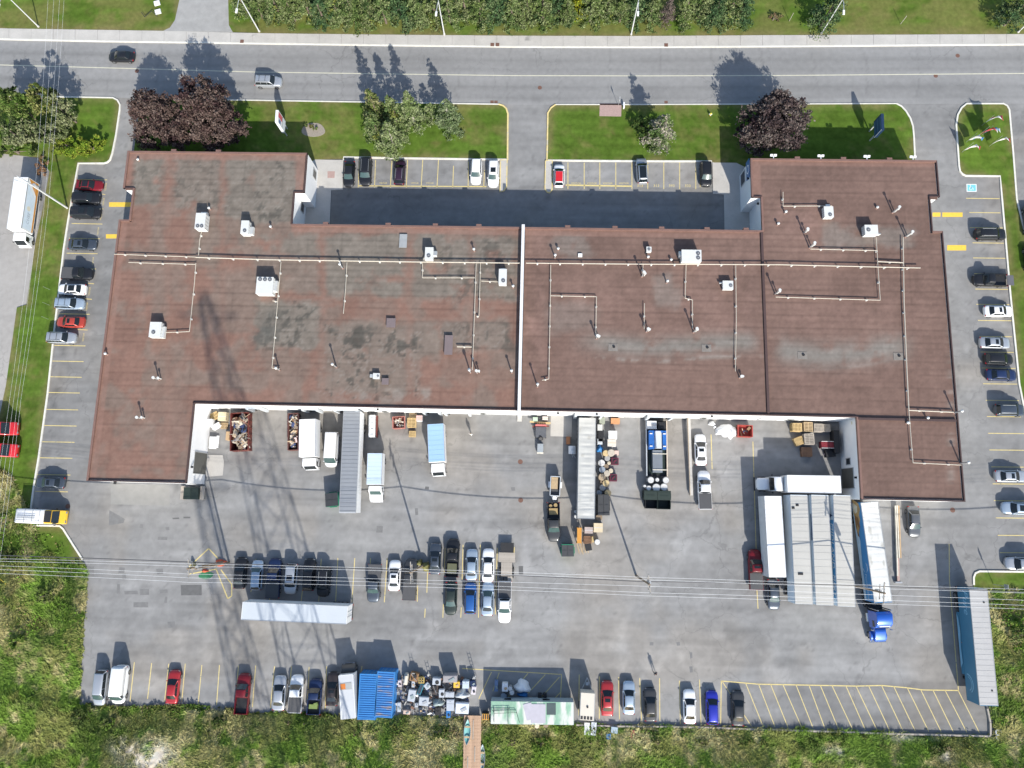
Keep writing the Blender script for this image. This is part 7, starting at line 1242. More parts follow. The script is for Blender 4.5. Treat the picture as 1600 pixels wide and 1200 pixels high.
def crate(u, v, w, d, h, label, m, rz=0, name='crate', cat='crate', lid=None):
    c = G(u, v, h); t = thing(name, label, cat, (c[0], c[1], .01), rz)
    MB().slab(-w/2, w/2, -d/2, d/2, .05, h-.03).build('body', m, t); MB().slab(-w/2-.02, w/2+.02, -d/2-.02, d/2+.02, h-.03, h).build('lid', lid or m, t)
    b = MB()
    for s in (1, -1): b.slab(-w/2-.03, w/2+.03, s*d/2-.03, s*d/2+.03, .0, .06); b.slab(s*w/2-.03, s*w/2+.03, -d/2-.03, d/2+.03, h*.5-.04, h*.5+.04)
    b.build('batten', m, t)
    if 'dark red crate' in label: MB().slab(-w*.38, w*.38, -d*.38, d*.38, h, h+.012).build('opening', M_black, t); MB().box((.05, .08, h+.05), (w*.35, d*.25, .1), .5).box((-.15, -.15, h+.04), (w*.2, d*.3, .08), -.3).build('contents', MATS['wine_plastic'], t)
    elif 'carton' in label or 'box' in label: MB().slab(-w*.5, w*.5, -.03, .03, h, h+.006).build('tape', M_card if 'white' in label else M_palewall, t)
    return t
crate(347, 650.5, 1.25, 1.3, 1.1, 'cream cardboard box on the ground left of the red skip', mat('cream_board', (.56, .48, .32), .8)); crate(355.6, 681, .5, 1.3, .8, 'tan board leaning at the side of the red skip', M_card); crate(337, 665.5, 1.3, .6, .8, 'tilted white box near the wall corner', M_white, .6); crate(332, 691.5, 1.0, 1.8, .5, 'white flat cabinet lying by the shutter door', M_white); crate(339.5, 690, .3, 1.8, .3, 'narrow white panel beside the flat cabinet', M_white); crate(327, 660, .9, 1.0, 1.3, 'tall white fridge against the inner wall', M_white, .1, 'fridge', 'fridge')
crate(655, 653.3, .9, .8, 1.0, 'white and red carton beside the yellow pallets', M_white, 0, lid=mat('pale_pink_lid', (.6, .38, .35), .6))
crate(957.5, 679.5, 1.25, 1.2, 1.1, 'upper white carton in the drum yard', M_white); crate(956, 692, 1.25, 1.05, 1.0, 'lower white carton with tan stain in the drum yard', M_white, lid=mat('stained_lid', (.6, .54, .46), .7, 0, .2, 2)); crate(961.6, 657.5, 1.3, .8, .9, 'orange brown wooden crate by the rear wall', mat('orange_timber', (.45, .22, .10), .8)); crate(941, 657, .8, .9, 1.0, 'grey green crate at the corner of the weathered trailer', mat('sage_board', (.26, .28, .22), .8)); crate(937.5, 668, .7, .9, 1.0, 'pale grey box with black mark beside the weathered trailer', mat('pale_board', (.5, .5, .48), .8)); crate(939, 681, .8, 1.9, .9, 'dark steel rack along the weathered trailer', M_frame); crate(937.6, 690, .7, .8, .9, 'grey tote box above the blue tarp bundle', M_palewall)
crate(961, 720.6, 1.05, 1.0, .9, 'upper dark red crate by the drums', mat('wine_plastic', (.12, .015, .035), .6)); crate(958.6, 746.5, 1.05, 1.0, .9, 'lower dark red crate by the drums', MATS['wine_plastic']); crate(963.4, 707.6, .6, .65, .5, 'small pale pink basket beside the large drum', mat('shell_plastic', (.6, .45, .38), .7)); crate(934.8, 824.6, 1.3, 1.3, 1.2, 'cream plywood box at the foot of the weathered trailer', mat('cream_ply', (.58, .48, .32), .8)); crate(920, 828.6, 1.2, .9, 1.0, 'grey pink carton in the heap below the weathered trailer', mat('mauve_board', (.40, .33, .30), .8)); crate(919.4, 855, .9, 1.0, .4, 'white framed black screen lying in the scrap heap', M_white, .2, 'screen', 'screen', M_black); crate(926.5, 843, .35, .8, .7, 'orange timber block in the scrap heap', M_wood2)
t = thing('storage_rack', 'orange upright rack left of the scrap heap', 'rack', G(904, 836, .0)); b = MB()
for x in (-.3, .3):
    for y in (-1.1, 1.1): b.slab(x-.05, x+.05, y-.05, y+.05, 0, 1.7)
b.build('post', mat('rack_orange', (.55, .25, .04), .6), t)
for z in (.5, 1.1, 1.65): MB().slab(-.32, .32, -1.12, 1.12, z, z+.06).build('shelf', MATS['rack_orange'] if z > 1.5 else M_wood, t)
for k in range(9): 
    c = G(903+k*1.7, 856+1.5*math.sin(k*2), .1); o = MB().slab(-.05, .05, -.85, .85, -.02, .02).build('plank', M_woodg if k % 2 else M_wood); o.location = (c[0], c[1], .06+.03*(k % 3)); o.rotation_euler = (0, .1, .25+.12*math.sin(k)); tag(o, 'loose timber plank in the spill below the weathered trailer', 'plank', 'loose planks below the weathered trailer')
DR = {}
def drum(u, v, r, h, label, col, grp='drums stacked beside the weathered trailer', lidcol=None, name='drum'):
    m = mat('drum_'+col, DC[col], .6, .1, .15, 3); c = G(u, v, h); t = thing(name, label, 'drum', (c[0], c[1], .01), u*.7, grp)
    b = MB()
    pr = [(r*.97, 0), (r, .03), (r*.97, .06), (r*.97, h*.32), (r*1.03, h*.34), (r*.97, h*.36), (r*.97, h*.64), (r*1.03, h*.66), (r*.97, h*.68), (r*.97, h-.05), (r*1.02, h-.03), (r*1.0, h)]
    n = 18; b.loft([[(R_*math.cos(2*PI*k/n), R_*math.sin(2*PI*k/n), z) for k in range(n)] for R_, z in pr], 0, True, True); b.build('shell', m, t)
    l = MB().tube((0, 0, h-.01), (0, 0, h+.015), r*.88, 16).tube((r*.55, 0, h), (r*.55, 0, h+.05), .06, 8).tube((-r*.5, r*.2, h), (-r*.5, r*.2, h+.045), .04, 8); l.build('lid', mat('drum_'+(lidcol or col), DC[lidcol or col], .6, .1, .15, 3), t)
DC = {'white': (.62, .61, .58), 'tan': (.42, .33, .22), 'yellow': (.55, .42, .22), 'grey': (.34, .34, .33), 'bluegrey': (.26, .30, .34), 'cream': (.60, .52, .38), 'brown': (.24, .18, .12), 'beige': (.46, .41, .33)}
for u, v, r, h, col, l in ((946.6, 708, .46, 1.0, 'yellow', 'yellowish drum at the top left of the drum cluster'), (955, 707.6, .55, 1.1, 'beige', 'largest beige drum at the top of the cluster'), (940, 723.4, .5, 1.0, 'white', 'whitish drum with rusty centre against the trailer'), (951.6, 723.6, .27, .8, 'cream', 'small cream drum between the dark red crate and the white drum'), (949, 716, .42, .8, 'grey', 'grey drum under the largest beige drum'), (947, 729, .38, .7, 'brown', 'low brown drum in the middle of the cluster'), (941, 733.6, .46, 1.0, 'bluegrey', 'blue grey drum against the trailer'), (948.4, 739.6, .47, 1.0, 'beige', 'beige drum right of the blue grey one'), (954.4, 735.6, .35, .8, 'cream', 'pale cream drum above the lower dark red crate'), (940.6, 745.4, .52, 1.0, 'tan', 'wide tan drum against the trailer'), (947, 755, .5, 1.0, 'yellow', 'golden drum below the wide tan one'), (941.6, 762, .46, .9, 'grey', 'grey drum just above the black bin'), (950, 770.4, .5, 1.2, 'yellow', 'tall golden drum at the corner of the black bin'), (941.6, 753, .35, .7, 'brown', 'dull brown drum squeezed at the trailer side'), (936.5, 770, .4, .8, 'bluegrey', 'blue grey drum lying behind the black bin'),
                          (900, 799.6, .24, .7, 'white', 'upper small white barrel left of the weathered trailer'), (900.2, 807, .28, .8, 'white', 'lower small white barrel left of the weathered trailer'), (933.4, 847, .42, 1.1, 'grey', 'grey barrel with white lid below the plywood box'), (936, 808.6, .5, .6, 'brown', 'low brown tub at the rear corner of the weathered trailer')): drum(u, v, r, h, l, col, lidcol='white' if 'white lid' in l else None)
gd = 'white topped drums behind the rail trailer'
for u, v, r, l in ((1017, 750, .48, 'upper left white topped drum'), (1027, 749.6, .3, 'narrow upper middle white topped drum'), (1040.6, 750.4, .48, 'upper right white topped drum'), (1013.8, 762.6, .38, 'lower left white topped drum'), (1025.6, 762, .60, 'largest white topped drum in the lower middle'), (1037.6, 761, .55, 'lower right white topped drum'), (1007.4, 759.4, .22, 'tiny white topped drum at the far left')): drum(u, v, r, 1.5, l+' behind the rail trailer', 'grey', gd, 'white')
def heap(u, v, w, d, h, label, m, seed, name='tarp_heap', cat='tarp', rz=0, flat=.0):
    rg = np.random.default_rng(seed); n, k = 18, 8; c = G(u, v, h*.6); V = []; F = []
    for j in range(k+1):
        f = j/k
        for i in range(n):
            a = 2*PI*i/n; R_ = 1-f; kk = 1+.16*math.sin(3*a+seed)+.1*math.sin(5*a+seed*2.1)
            z = h*(1-(R_)**2.6)*(.85+.3*float(fbm(np.array([math.cos(a)*R_*2+seed]), np.array([math.sin(a)*R_*2.0]), 1.1, 3, seed)[0]))
            V.append((math.cos(a)*w/2*R_*kk, math.sin(a)*d/2*R_*kk, z+.01))
    for j in range(k):
        for i in range(n): F.append((j*n+i, j*n+(i+1) % n, (j+1)*n+(i+1) % n, (j+1)*n+i))
    b = MB().add(V, F, 0, True); o = b.build(name, m, None, (c[0], c[1], .01), rz); tag(o, label, cat); return o
M_tarpw = mat('white_tarp', (.72, .72, .72), .5, 0, .06, 1.5); M_tarpb = mat('blue_tarp', (.03, .17, .42), .5, 0, .12, 2); M_tarps = mat('silver_tarp', (.45, .48, .50), .4, .1, .1, 2); M_tarpg = mat('grey_green_tarp', (.24, .29, .29), .5, 0, .15, 2)
heap(937.4, 701, 1.1, 1.2, .8, 'bright blue tarp bundle beside the weathered trailer', M_tarpb, 3); heap(1134, 671.6, 2.4, 2.0, 1.2, 'large pile of white bulk bags, left lump', M_tarpw, 5, 'white_bag', 'bag'); heap(1145, 674, 1.6, 2.1, 1.1, 'large pile of white bulk bags, right lump', M_tarpw, 8, 'white_bag', 'bag'); heap(1123, 675, 1.0, .9, .6, 'small white bag at the lower left of the bag pile', M_tarpw, 9, 'white_bag', 'bag'); heap(1113, 661.6, 1.1, .7, .5, 'white sheet near the rear wall left of the bags', M_tarpw, 10); heap(1117, 667, .5, .4, .4, 'scrap of white cloth between wall and bags', M_tarpw, 14)
c = Vector(G(894.5, 703, 1.0)); t = thing('liquid_tank', 'white plastic tank left of the weathered trailer', 'tank', (c.x, c.y, .01)); MB().tube((0, -.6, .75), (0, .6, .75), .6, 18).build('shell', M_white, t); MB().tube((0, 0, 1.3), (0, 0, 1.45), .2, 12).build('lid', M_palewall, t); MB().slab(-.5, .5, -.5, -.4, 0, .3).slab(-.5, .5, .4, .5, 0, .3).build('cradle', M_frame, t); MB().tube((.1, -.65, .9), (.5, -1.2, .5), .05, 6).tube((-.1, -.65, .9), (.1, -1.1, .6), .05, 6).build('hose', M_galv, t)
crate(888, 688, .55, 1.1, .7, 'small orange wire cage by the concrete apron', mat('cage_orange', (.40, .17, .07), .7), 0, 'cage', 'cage')
# rail trailer with blue machine
c, rz, L, _ = body_frame([(1011, 657), (1041, 657), (1042, 744), (1012, 744)], 1.3, 'b'); t = thing('rail_trailer', 'low rail sided trailer loaded with a blue machine', 'trailer', (c.x, c.y, .01), rz); w = 1.55
MB().slab(-L/2, L/2, -w, w, .55, .68).build('deck', M_frame, t); MB().slab(-L/2, L/2, w-.1, w+.06, .68, 1.3).build('side_rail', mat('cream_rail', (.55, .46, .36), .7), t); MB().slab(-L/2, L/2, -w-.06, -w+.06, .68, 1.25).build('side_rail', M_palewall, t)
for s in (1, -1):
    for x in (-.5, .5): wheel(t, x, s*1.2, .4, .3)
bl = thing('blue_machine', 'blue baler machine with pale hopper riding on the rail trailer', 'machine', (c.x, c.y, .70), rz); mbb = mat('machine_blue', (.02, .12, .40), .5, .1, .12, 1)
MB().slab(-2.6, .2, -1.3, -.5, 0, 1.3).slab(-2.6, .2, .75, 1.3, 0, 1.3).slab(-2.6, -2.3, -.5, .75, 0, 1.5).build('body', mbb, bl); MB().add([(-2.3, -.55, 1.0), (.1, -.55, 1.0), (.1, .7, 1.0), (-2.3, .7, 1.0), (-2.5, -.4, 1.75), (.1, -.25, 1.75), (.1, .45, 1.75), (-2.5, .35, 1.75)], [(0, 3, 2, 1), (4, 5, 6, 7), (0, 1, 5, 4), (1, 2, 6, 5), (2, 3, 7, 6), (3, 0, 4, 7)]).build('hopper', M_palewall, bl)
MB().slab(.35, 3.7, -.75, .7, .2, 1.2).build('conveyor', mat('grey_conveyor', (.19, .21, .23), .5, .2, .1, 1), bl); MB().slab(.2, 3.9, -1.2, 1.3, 0, .2).build('base_frame', M_dkg, bl)
for x in (.9, 3.3): MB().slab(x-.06, x+.06, -.8, 1.35, 1.22, 1.3).build('strap', M_cream, bl)
for y in (-1.0, 1.0): MB().slab(-2.2, -2.05, y-.2, y+.2, 1.3, 1.42).slab(-.3, -.15, y-.2, y+.2, 1.3, 1.42).build('bracket', M_white, bl)
o = crate(1018.6, 664, 1.4, 1.2, 1.5, 'white appliance box at the wall end of the rail trailer', M_white); o = crate(1034, 665, 1.1, 1.1, 1.4, 'dark wire cage at the wall end of the rail trailer', M_frame, 0, 'cage', 'cage')
# forklift corner
crate(836.4, 655, .7, .6, 1.0, 'pale green box by the rear wall beside the fire wall end', mat('mint_board', (.36, .46, .34), .8)); crate(852, 653.4, .8, .5, 1.0, 'pink white box by the rear wall', mat('pinkish_board', (.58, .5, .45), .8))
for k, (u, v, l, m) in enumerate(((844, 660, 3.2, M_wood2), (849, 661.5, 2.0, M_wood), (845, 666, 2.6, M_red))):
    c = G(u, v, .6); o = MB().slab(-l/2, l/2, -.12, .12, -.1, .1).build('beam', m); o.location = (c[0], c[1], .6-.1*k); o.rotation_euler = (0, 0, .05*(k-1)); tag(o, ('long pale timber beam near the fire wall end', 'short timber beam on the pile near the fire wall end', 'rusty steel beam above the red forklift')[k], 'beam')
c = Vector(G(845, 676, 1.0)); t = thing('forklift', 'small dark forklift with red bar parked near the fire wall', 'forklift', (c.x, c.y, .01), -PI/2); MB().slab(-.9, .7, -.8, .8, .25, 1.0).build('body', mat('slate_steel', (.10, .105, .115), .6, .2, .15, 3), t); MB().slab(-1.25, -1.0, -.85, .85, .5, 1.2).build('red_bar', mat('light_red_steel', (.5, .14, .13), .6), t); MB().tube((.7, 0, .8), (.95, 0, 1.1), .28, 12).build('steering_wheel', M_black, t); MB().slab(.7, 1.1, -.35, .35, .3, .7).build('seat', M_black, t)
for s in (1, -1): wheel(t, -.6, s*.75, .3, .2); wheel(t, .5, s*.75, .3, .2)
c = Vector(G(844.2, 700, .8)); t = thing('platform_cart', 'grey platform cart with cream bumper below the forklift', 'cart', (c.x, c.y, .01)); MB().slab(-.45, .45, -.65, .65, .55, .8).build('platform', mat('pale_steel', (.30, .33, .35), .5), t); MB().slab(-.48, .48, -.85, -.65, .4, .7).build('bumper', M_cream, t)
for x in (-.35, .35):
    for y in (-.5, .5): wheel(t, x, y, .18, .1)
# narrow white trailer between long trailer and wall
c, rz, L, _ = body_frame([(574.6, 648.5), (588, 648.5), (587.6, 683), (573.6, 682.6)], 1.7, 'a'); t = thing('machine_skid', 'narrow white machine skid right of the long grey trailer', 'machine', (c.x, c.y, .01), rz); MB().slab(-L/2, L/2, -.45, .35, .4, 1.7).build('casing', M_white, t)
for y in (-.62, .55): MB().slab(-L/2, L/2, y-.06, y+.06, .3, 1.2).build('rail', M_red if y < 0 else M_palewall, t)
for s in (1, -1): wheel(t, -L/2+.8, s*.62, .3, .2)
for x in np.linspace(-L/2+.4, L/2-.4, 4): MB().box((x, -.05, 1.72), (.12, .5, .06)).build('cover_strap', M_galv, t)
# concrete loading wall and beam stacks
t = thing('retaining_wall', 'long pale concrete loading wall beside the white sedan', 'wall', (0, 0, 0)); a, b_ = Vector(G(1076, 652, 1.1)), Vector(G(1080.4, 774, .5)); d = (b_-a); d.z = 0; n_ = Vector((-d.y, d.x, 0)).normalized()*.22
MB().add([(a+n_)[:2]+(0,), (a-n_)[:2]+(0,), (b_-n_)[:2]+(0,), (b_+n_)[:2]+(0,), (a+n_)[:2]+(1.3,), (a-n_)[:2]+(1.3,), (b_-n_)[:2]+(.55,), (b_+n_)[:2]+(.55,)], [(4, 5, 6, 7), (0, 1, 5, 4), (1, 2, 6, 5), (2, 3, 7, 6), (3, 0, 4, 7)]).build('wall', M_conc, t); MB().tube(tuple((a-n_)[:2])+(1.35,), tuple((b_-n_)[:2])+(.6,), .06, 6).build('edge_rail', mat('tan_steel', (.36, .28, .19), .7, 0, .15, 2), t)
t = thing('racking_stack', 'long stack of cream racking beams right of the picture trailer', 'racking', (0, 0, 0))
for k, x0 in enumerate((1399.5, 1402, 1404.4)):
    a, b_ = Vector(G(x0, 790, .6)), Vector(G(x0+3.4, 872 if k else 900, .6)); MB().box(((a.x+b_.x)/2, (a.y+b_.y)/2, .45), ((b_-a).length, .16, .3), math.atan2((b_-a).y, (b_-a).x)).build('beam', M_cream if k < 2 else M_card, t)
a, b_ = Vector(G(1403, 872, .4)), Vector(G(1404, 910, .4)); MB().box(((a.x+b_.x)/2, (a.y+b_.y)/2, .3), ((b_-a).length, .35, .25), math.atan2((b_-a).y, (b_-a).x)).build('beam', mat('pink_steel', (.40, .28, .24), .7, 0, .2, 2), t); MB().slab(b_.x-.5, b_.x+.5, b_.y-.1, b_.y+.1, .05, .5).build('foot', M_galv, t)
c = Vector(G(1293.5, 695, 1.2)); t = thing('scissor_lift', 'dark red lift machine in the shade by the pallets', 'lift', (c.x, c.y, .01)); MB().slab(-1.0, .9, -.45, .45, .4, 1.3).build('chassis', mat('deep_red', (.16, .012, .02), .6), t); MB().tube((-1.0, .5, 1.35), (.9, .5, 1.35), .035, 6).tube((-1.0, -.5, 1.35), (.9, -.5, 1.35), .035, 6).build('guard_rail', M_white, t)
for s in (1, -1): wheel(t, -.7, s*.4, .25, .18); wheel(t, .6, s*.4, .25, .18)
crate(1298, 708.5, 1.4, 1.0, .8, 'dark scrap machine with grey hoop below the red lift', M_frame, .1, 'machine', 'machine'); heap(1291.5, 710, .6, .6, .6, 'pale pink bucket next to the scrap machine', mat('pink_plastic', (.5, .38, .38), .6), 31, 'bucket', 'bucket'); crate(1308, 690, .8, 3.4, 1.6, 'tall dark cabinets in the shade along the inner wall', M_frame, 0, 'cabinet', 'cabinet')
# scrap yard along the south edge
M_apw = mat('enamel_white', (.43, .46, .495), .45, 0, .1, 1.5, dirt=((.34, .33, .31), 1.3, .6))
def appl(u, v, w, d, h, rz, label, m, name='appliance', cat='appliance'):
    c = G(u, v, h); t = thing(name, label, cat, (c[0], c[1], .01), rz, 'discarded appliances in the scrap yard'); MB().slab(-w/2, w/2, -d/2, d/2, .04, h).build('casing', m, t, bevel=.03); MB().slab(-w/2+.03, w/2-.03, d/2, d/2+.03, .1, h-.05).build('door', m, t); MB().slab(w/2-.14, w/2-.1, d/2+.03, d/2+.07, h*.4, h*.75).build('handle', M_galv, t)
    MB().slab(-w/2+.08, w/2-.08, -d/2+.08, d/2-.08, h, h+.02).build('top_panel', m, t)
    if 'porthole' in label or 'disc' in label: MB().tube((.1, -.1, h+.01), (.1, -.1, h+.05), min(w, d)*.3, 14).build('porthole', M_black, t)
    elif 'framed' in label or 'frame' in label:
        MB().slab(-w/2+.13, w/2-.13, -d/2+.13, d/2-.13, h+.02, h+.03).build('opening', M_black, t); MB().slab(-.05, .05, -d/2+.1, d/2-.1, h+.03, h+.07).slab(-w*.3, w*.3, -.05, .05, h+.03, h+.07).build('cross_frame', m, t)
    elif 'tray' in label: MB().slab(-w/2+.08, w/2-.08, -d/2+.08, d/2-.08, h+.02, h+.03).build('tray_floor', PAINT['slate'], t)
    elif 'cylinder' in label: MB().tube((0, -d*.35, h+.05), (0, d*.35, h+.05), w*.45, 12).build('cylinder', m, t); MB().tube((0, d*.36, h+.05), (0, d*.42, h+.05), w*.3, 10).build('cap', M_galv, t)
    elif 'machine' in label or 'motor' in label: MB().box((w*.1, d*.15, h+.12), (w*.4, d*.35, .22), .4).tube((-w*.2, -d*.25, h), (-w*.2, -d*.25, h+.2), .13, 8).build('motor', M_frame, t); MB().tube((-w*.4, d*.3, h+.1), (w*.4, -d*.3, h+.14), .04, 6).build('pipe', M_galv, t)
    elif 'freezer' in label or 'washer' in label or 'fridge' in label: MB().slab(-w*.46, w*.46, d*.12, d*.14, h+.02, h+.035).slab(-w*.1, w*.1, d*.3, d*.34, h+.02, h+.05).build('seam', M_galv, t)
    else: MB().box((w*.12, -d*.1, h+.05), (w*.45, d*.3, .09), .5).build('oddment', (M_frame, M_card, M_galv, M_tarpg)[int(u) % 4], t)
for a in ((643, 1087, 1.05, 1.6, 1.0, -.12, 'white appliance with crumpled cover at the left of the scrap yard', M_apw), (662, 1096, 1.4, 1.2, .9, -.05, 'pale square cabinet in the lower scrap yard', M_apw), (690, 1083.5, .8, 1.1, 1.1, .05, 'white washer with black porthole in the scrap yard', M_apw), (702.5, 1085.5, 1.3, .75, .9, 0, 'white low freezer in the scrap yard', M_apw), (703.5, 1102, 1.1, 1.5, 1.0, .03, 'tall pale fridge lying in the lower scrap yard', M_apw), (722, 1107, 1.9, 1.4, 1.1, -.02, 'largest pale blue cabinet in the lower right of the scrap yard', mat('ice_white', (.62, .67, .74), .5)), (727.5, 1070, .95, 1.0, 1.3, 0, 'pale blue fridge in the upper right of the scrap yard', mat('ice_blue', (.48, .55, .60), .5)), (703, 1061, 2.0, .95, 1.9, .03, 'tall grey cabinet with flat top in the scrap yard', mat('warm_grey', (.30, .28, .28), .6)), (682, 1065, 1.2, .95, 1.0, -.05, 'white machine with dark disc in the scrap yard', M_apw), (634, 1061.6, .55, 1.5, 1.0, -.08, 'cream cylinder unit at the upper left of the scrap yard', M_cream), (658.4, 1063, .85, .85, .8, .05, 'yellow framed machine in the scrap yard', mat('mustard_steel', (.45, .33, .10), .6)), (647, 1058, 1.2, 1.2, .9, -.2, 'rusty brown machine at the top of the scrap yard', mat('rust_brown', (.25, .14, .06), .8, 0, .3, 3)), (713.4, 1070, .9, .85, .8, 0, 'yellow square bin in the scrap yard', mat('bin_yellow', (.68, .44, .05), .6)), (645.5, 1069, .45, .9, .8, 0, 'slim white unit in the scrap yard', M_apw), (667.4, 1072, .8, .8, .8, .7, 'tilted white drum like unit in the scrap yard', M_apw), (679.5, 1077, .8, 1.5, .9, -.15, 'dark brown motor block in the scrap yard', mat('dark_brown_steel', (.06, .045, .04), .7)), (657, 1077, .55, 1.5, .8, -.35, 'teal edged narrow tray leaning in the scrap yard', mat('teal_plastic', (.03, .20, .26), .5)), (740, 1079, .65, 1.1, 1.2, -.1, 'lilac white box at the right edge of the scrap yard', mat('lilac_white', (.60, .55, .58), .6)), (739, 1068, .8, .8, 1.2, .2, 'dark navy bundle at the right edge of the scrap yard', PAINT['navy']), (624.5, 1068, .5, .9, .8, .1, 'pinkish white unit next to the rusty container', mat('pinkish_white', (.6, .52, .52), .6)), (623.4, 1105, .5, 1.3, .6, .05, 'grey slim panel at the lower left of the scrap yard', M_apw), (635.4, 1113, 1.0, .55, .6, -.1, 'pale orange box in the weeds at the lower left', mat('peach_board', (.55, .42, .34), .8)), (657, 1110, .55, .8, .6, .1, 'dark blue grey box in the weeds', PAINT['slate']), (684, 1111, .8, 1.1, .7, 0, 'dark grey frame with white foot in the weeds', M_frame), (700.4, 1116, .6, 1.0, .7, .05, 'bright blue tub in the weeds', M_tarpb), (650.6, 1102, .45, .55, .6, 0, 'small white canister in the weeds', M_apw)): appl(*a)
heap(684, 1098.6, 1.9, 1.3, 1.2, 'grey green pyramid shaped tarp in the scrap yard', M_tarpg, 21); heap(721, 1085.4, 2.2, 1.6, 1.2, 'silver white tarp over a round shape in the scrap yard', M_tarps, 22); heap(652, 1086, .9, .7, .5, 'crumpled white plastic in the scrap yard', M_tarpw, 23); heap(671, 1098, .8, .7, .5, 'white bag beside the pale square cabinet', M_tarpw, 24)
t = thing('scrap_pile', 'dark mixed scrap metal lying among the appliances', 'scrap', (0, 0, 0)); P0 = Vector(G(680, 1084)); t.location = (P0.x, P0.y, .01)
SC2 = (('iron', (.05, .045, .04)), ('black', (.03, .03, .035)), ('rust', (.16, .08, .05)), ('grey', (.30, .30, .29)), ('steel', (.12, .125, .13)), ('white', (.65, .64, .6)), ('navy', (.04, .06, .14)))
scrap(t, 290, -5.6, 5.2, -2.8, 2.4, .05, .5, SC2, 9, 'scrap_metal', .8)
for k, (u, v, l) in enumerate(((648, 1050, 1.7), (742, 1056, 2.2), (671, 1053, 1.2))):
    c = Vector(G(u, v)); t = thing('ladder' if k == 0 else 'steel_frame', ('short ladder standing upright at the top of the scrap yard', 'tall upright post with bracket at the corner of the scrap yard', 'small upright frame at the top of the scrap yard')[k], 'ladder' if k == 0 else 'frame', (c.x, c.y, 0))
    for s in (1, -1): MB().tube((s*.2, 0, 0), (s*.2, .1, l), .035, 6).build('rail', M_galv, t)
    b = MB()
    for z in np.arange(.3, l, .35): b.tube((-.2, .05, z), (.2, .05, z), .025, 5)
    b.build('rung', M_galv, t)
go = 'things in the shade beside the site office'
for a in ((775.4, 1072, .5, 1.5, .8, 0, 'blue slim cabinet in the shade beside the site office', mat('steel_blue', (.14, .20, .32), .5)), (789, 1074.4, .85, 1.1, 1.3, 0, 'white box reaching into the sun by the site office', M_white)): appl(*a)
drum(797, 1076, .33, 1.2, 'upper white lidded barrel in front of the site office', 'grey', go, 'white'); drum(799.8, 1082.4, .36, 1.2, 'lower white lidded barrel in front of the site office', 'grey', go, 'white'); drum(787, 1088, .42, .8, 'dark blue grey barrel in the shade of the site office', 'bluegrey', go); drum(829, 1094, .3, .8, 'rusty orange barrel against the site office wall', 'brown', go)
heap(816, 1074.5, 2.4, 1.9, 1.4, 'white tarp covered machine in front of the site office', M_tarpw, 41); heap(817, 1086, 1.6, .7, .6, 'blue tarp edge under the white covered machine', M_tarpb, 42)
for k, u in enumerate((843.5, 851.5)): crate(u, 1090, .45, .9, .9, ('left', 'right')[k]+' grey canister in the shade by the site office', M_frame)
c = Vector(G(758.5, 1120.6, 1.2)); t = thing('orange_cart', 'small orange machine between the timber ramp and the site office', 'machine', (c.x, c.y, .01)); MB().slab(-.45, .45, -.4, .4, .3, 1.1).build('hood', mat('machine_orange', (.60, .30, .05), .5), t); MB().slab(-.5, .5, .4, .6, .3, .8).build('grille', M_black, t)
for s in (1, -1): wheel(t, 0, s*.5, .28, .16)
for k in range(3): MB().slab(-.35+.3*k, -.2+.3*k, -.3, .3, 1.1, 1.15).build('vent', M_black, t)
drum(839, 1134.5, .33, .9, 'yellowish barrel behind the site office', 'cream', go); drum(853, 1133, .36, .9, 'rusty barrel behind the site office', 'brown', go)
# timber ramp running into the field
a, b_ = Vector(G(738.6, 1118, .7)), Vector(G(736.6, 1235, .9)); t = thing('timber_ramp', 'long timber boardwalk running south into the meadow', 'boardwalk', (a.x, a.y, 0), math.atan2((b_-a).y, (b_-a).x)); L = (b_-a).length
pm = MB().slab(-.085, .085, -1.25, 1.25, -.025, .025).mesh('board', M_cedar)
for k in range(int(L/.19)): inst('board', pm, t, (.1+k*.19, random.uniform(-.03, .03), .7+random.uniform(-.006, .006)))
for s in (1, -1): MB().slab(0, L, s*1.1-.06, s*1.1+.06, .45, .67).build('stringer', M_woodg, t)
for x in np.arange(.6, L, 2.4):
    for s in (1, -1): MB().slab(x-.07, x+.07, s*1.12-.07, s*1.12+.07, -.1, .45).build('post', M_woodg, t)
for k, (y, x0, x1) in enumerate(((.1, .6, 3.2), (-.6, 5.6, 7.4), (.4, 4.2, 6.2))): MB().slab(x0, x1, y-.06, y+.06, .73, .79).build('loose_board', M_woodg, t)
def canoe(u0, v0, u1, v1, w, z, label, m):
    a, b_ = Vector(G(u0, v0, z+.3)), Vector(G(u1, v1, z+.3)); L = (b_-a).length; mid_ = (a+b_)/2; rings = []
    for k in range(13):
        f = k/12; x = (f-.5)*L; s = (1-abs(2*f-1)**2.2); ww = w/2*s+.02; rings.append([(x, ww*math.cos(q), .32-.30*s**.5*math.sin(q)) for q in np.linspace(0, PI, 9)])
    t = thing('canoe', label, 'boat', (mid_.x, mid_.y, z), math.atan2((b_-a).y, (b_-a).x)); MB().loft(rings, 0, False, False).build('hull', m, t); g = MB()
    for s in (1, -1): g.path([(r[0 if s > 0 else -1][0], r[0 if s > 0 else -1][1], .33) for r in rings], .03, 5)
    g.build('gunwale', M_alu, t)
    for x in (-L*.2, L*.2): MB().slab(x-.12, x+.12, -w*.4, w*.4, .24, .28).build('seat', M_wood, t)
canoe(731, 1124, 729, 1164, .9, .74, 'turquoise canoe lying on the boardwalk', mat('turquoise', (.18, .42, .40), .5)); canoe(754, 1163, 752, 1208, .8, .35, 'grey blue canoe lying right of the boardwalk', mat('fog_blue', (.30, .40, .42), .5))
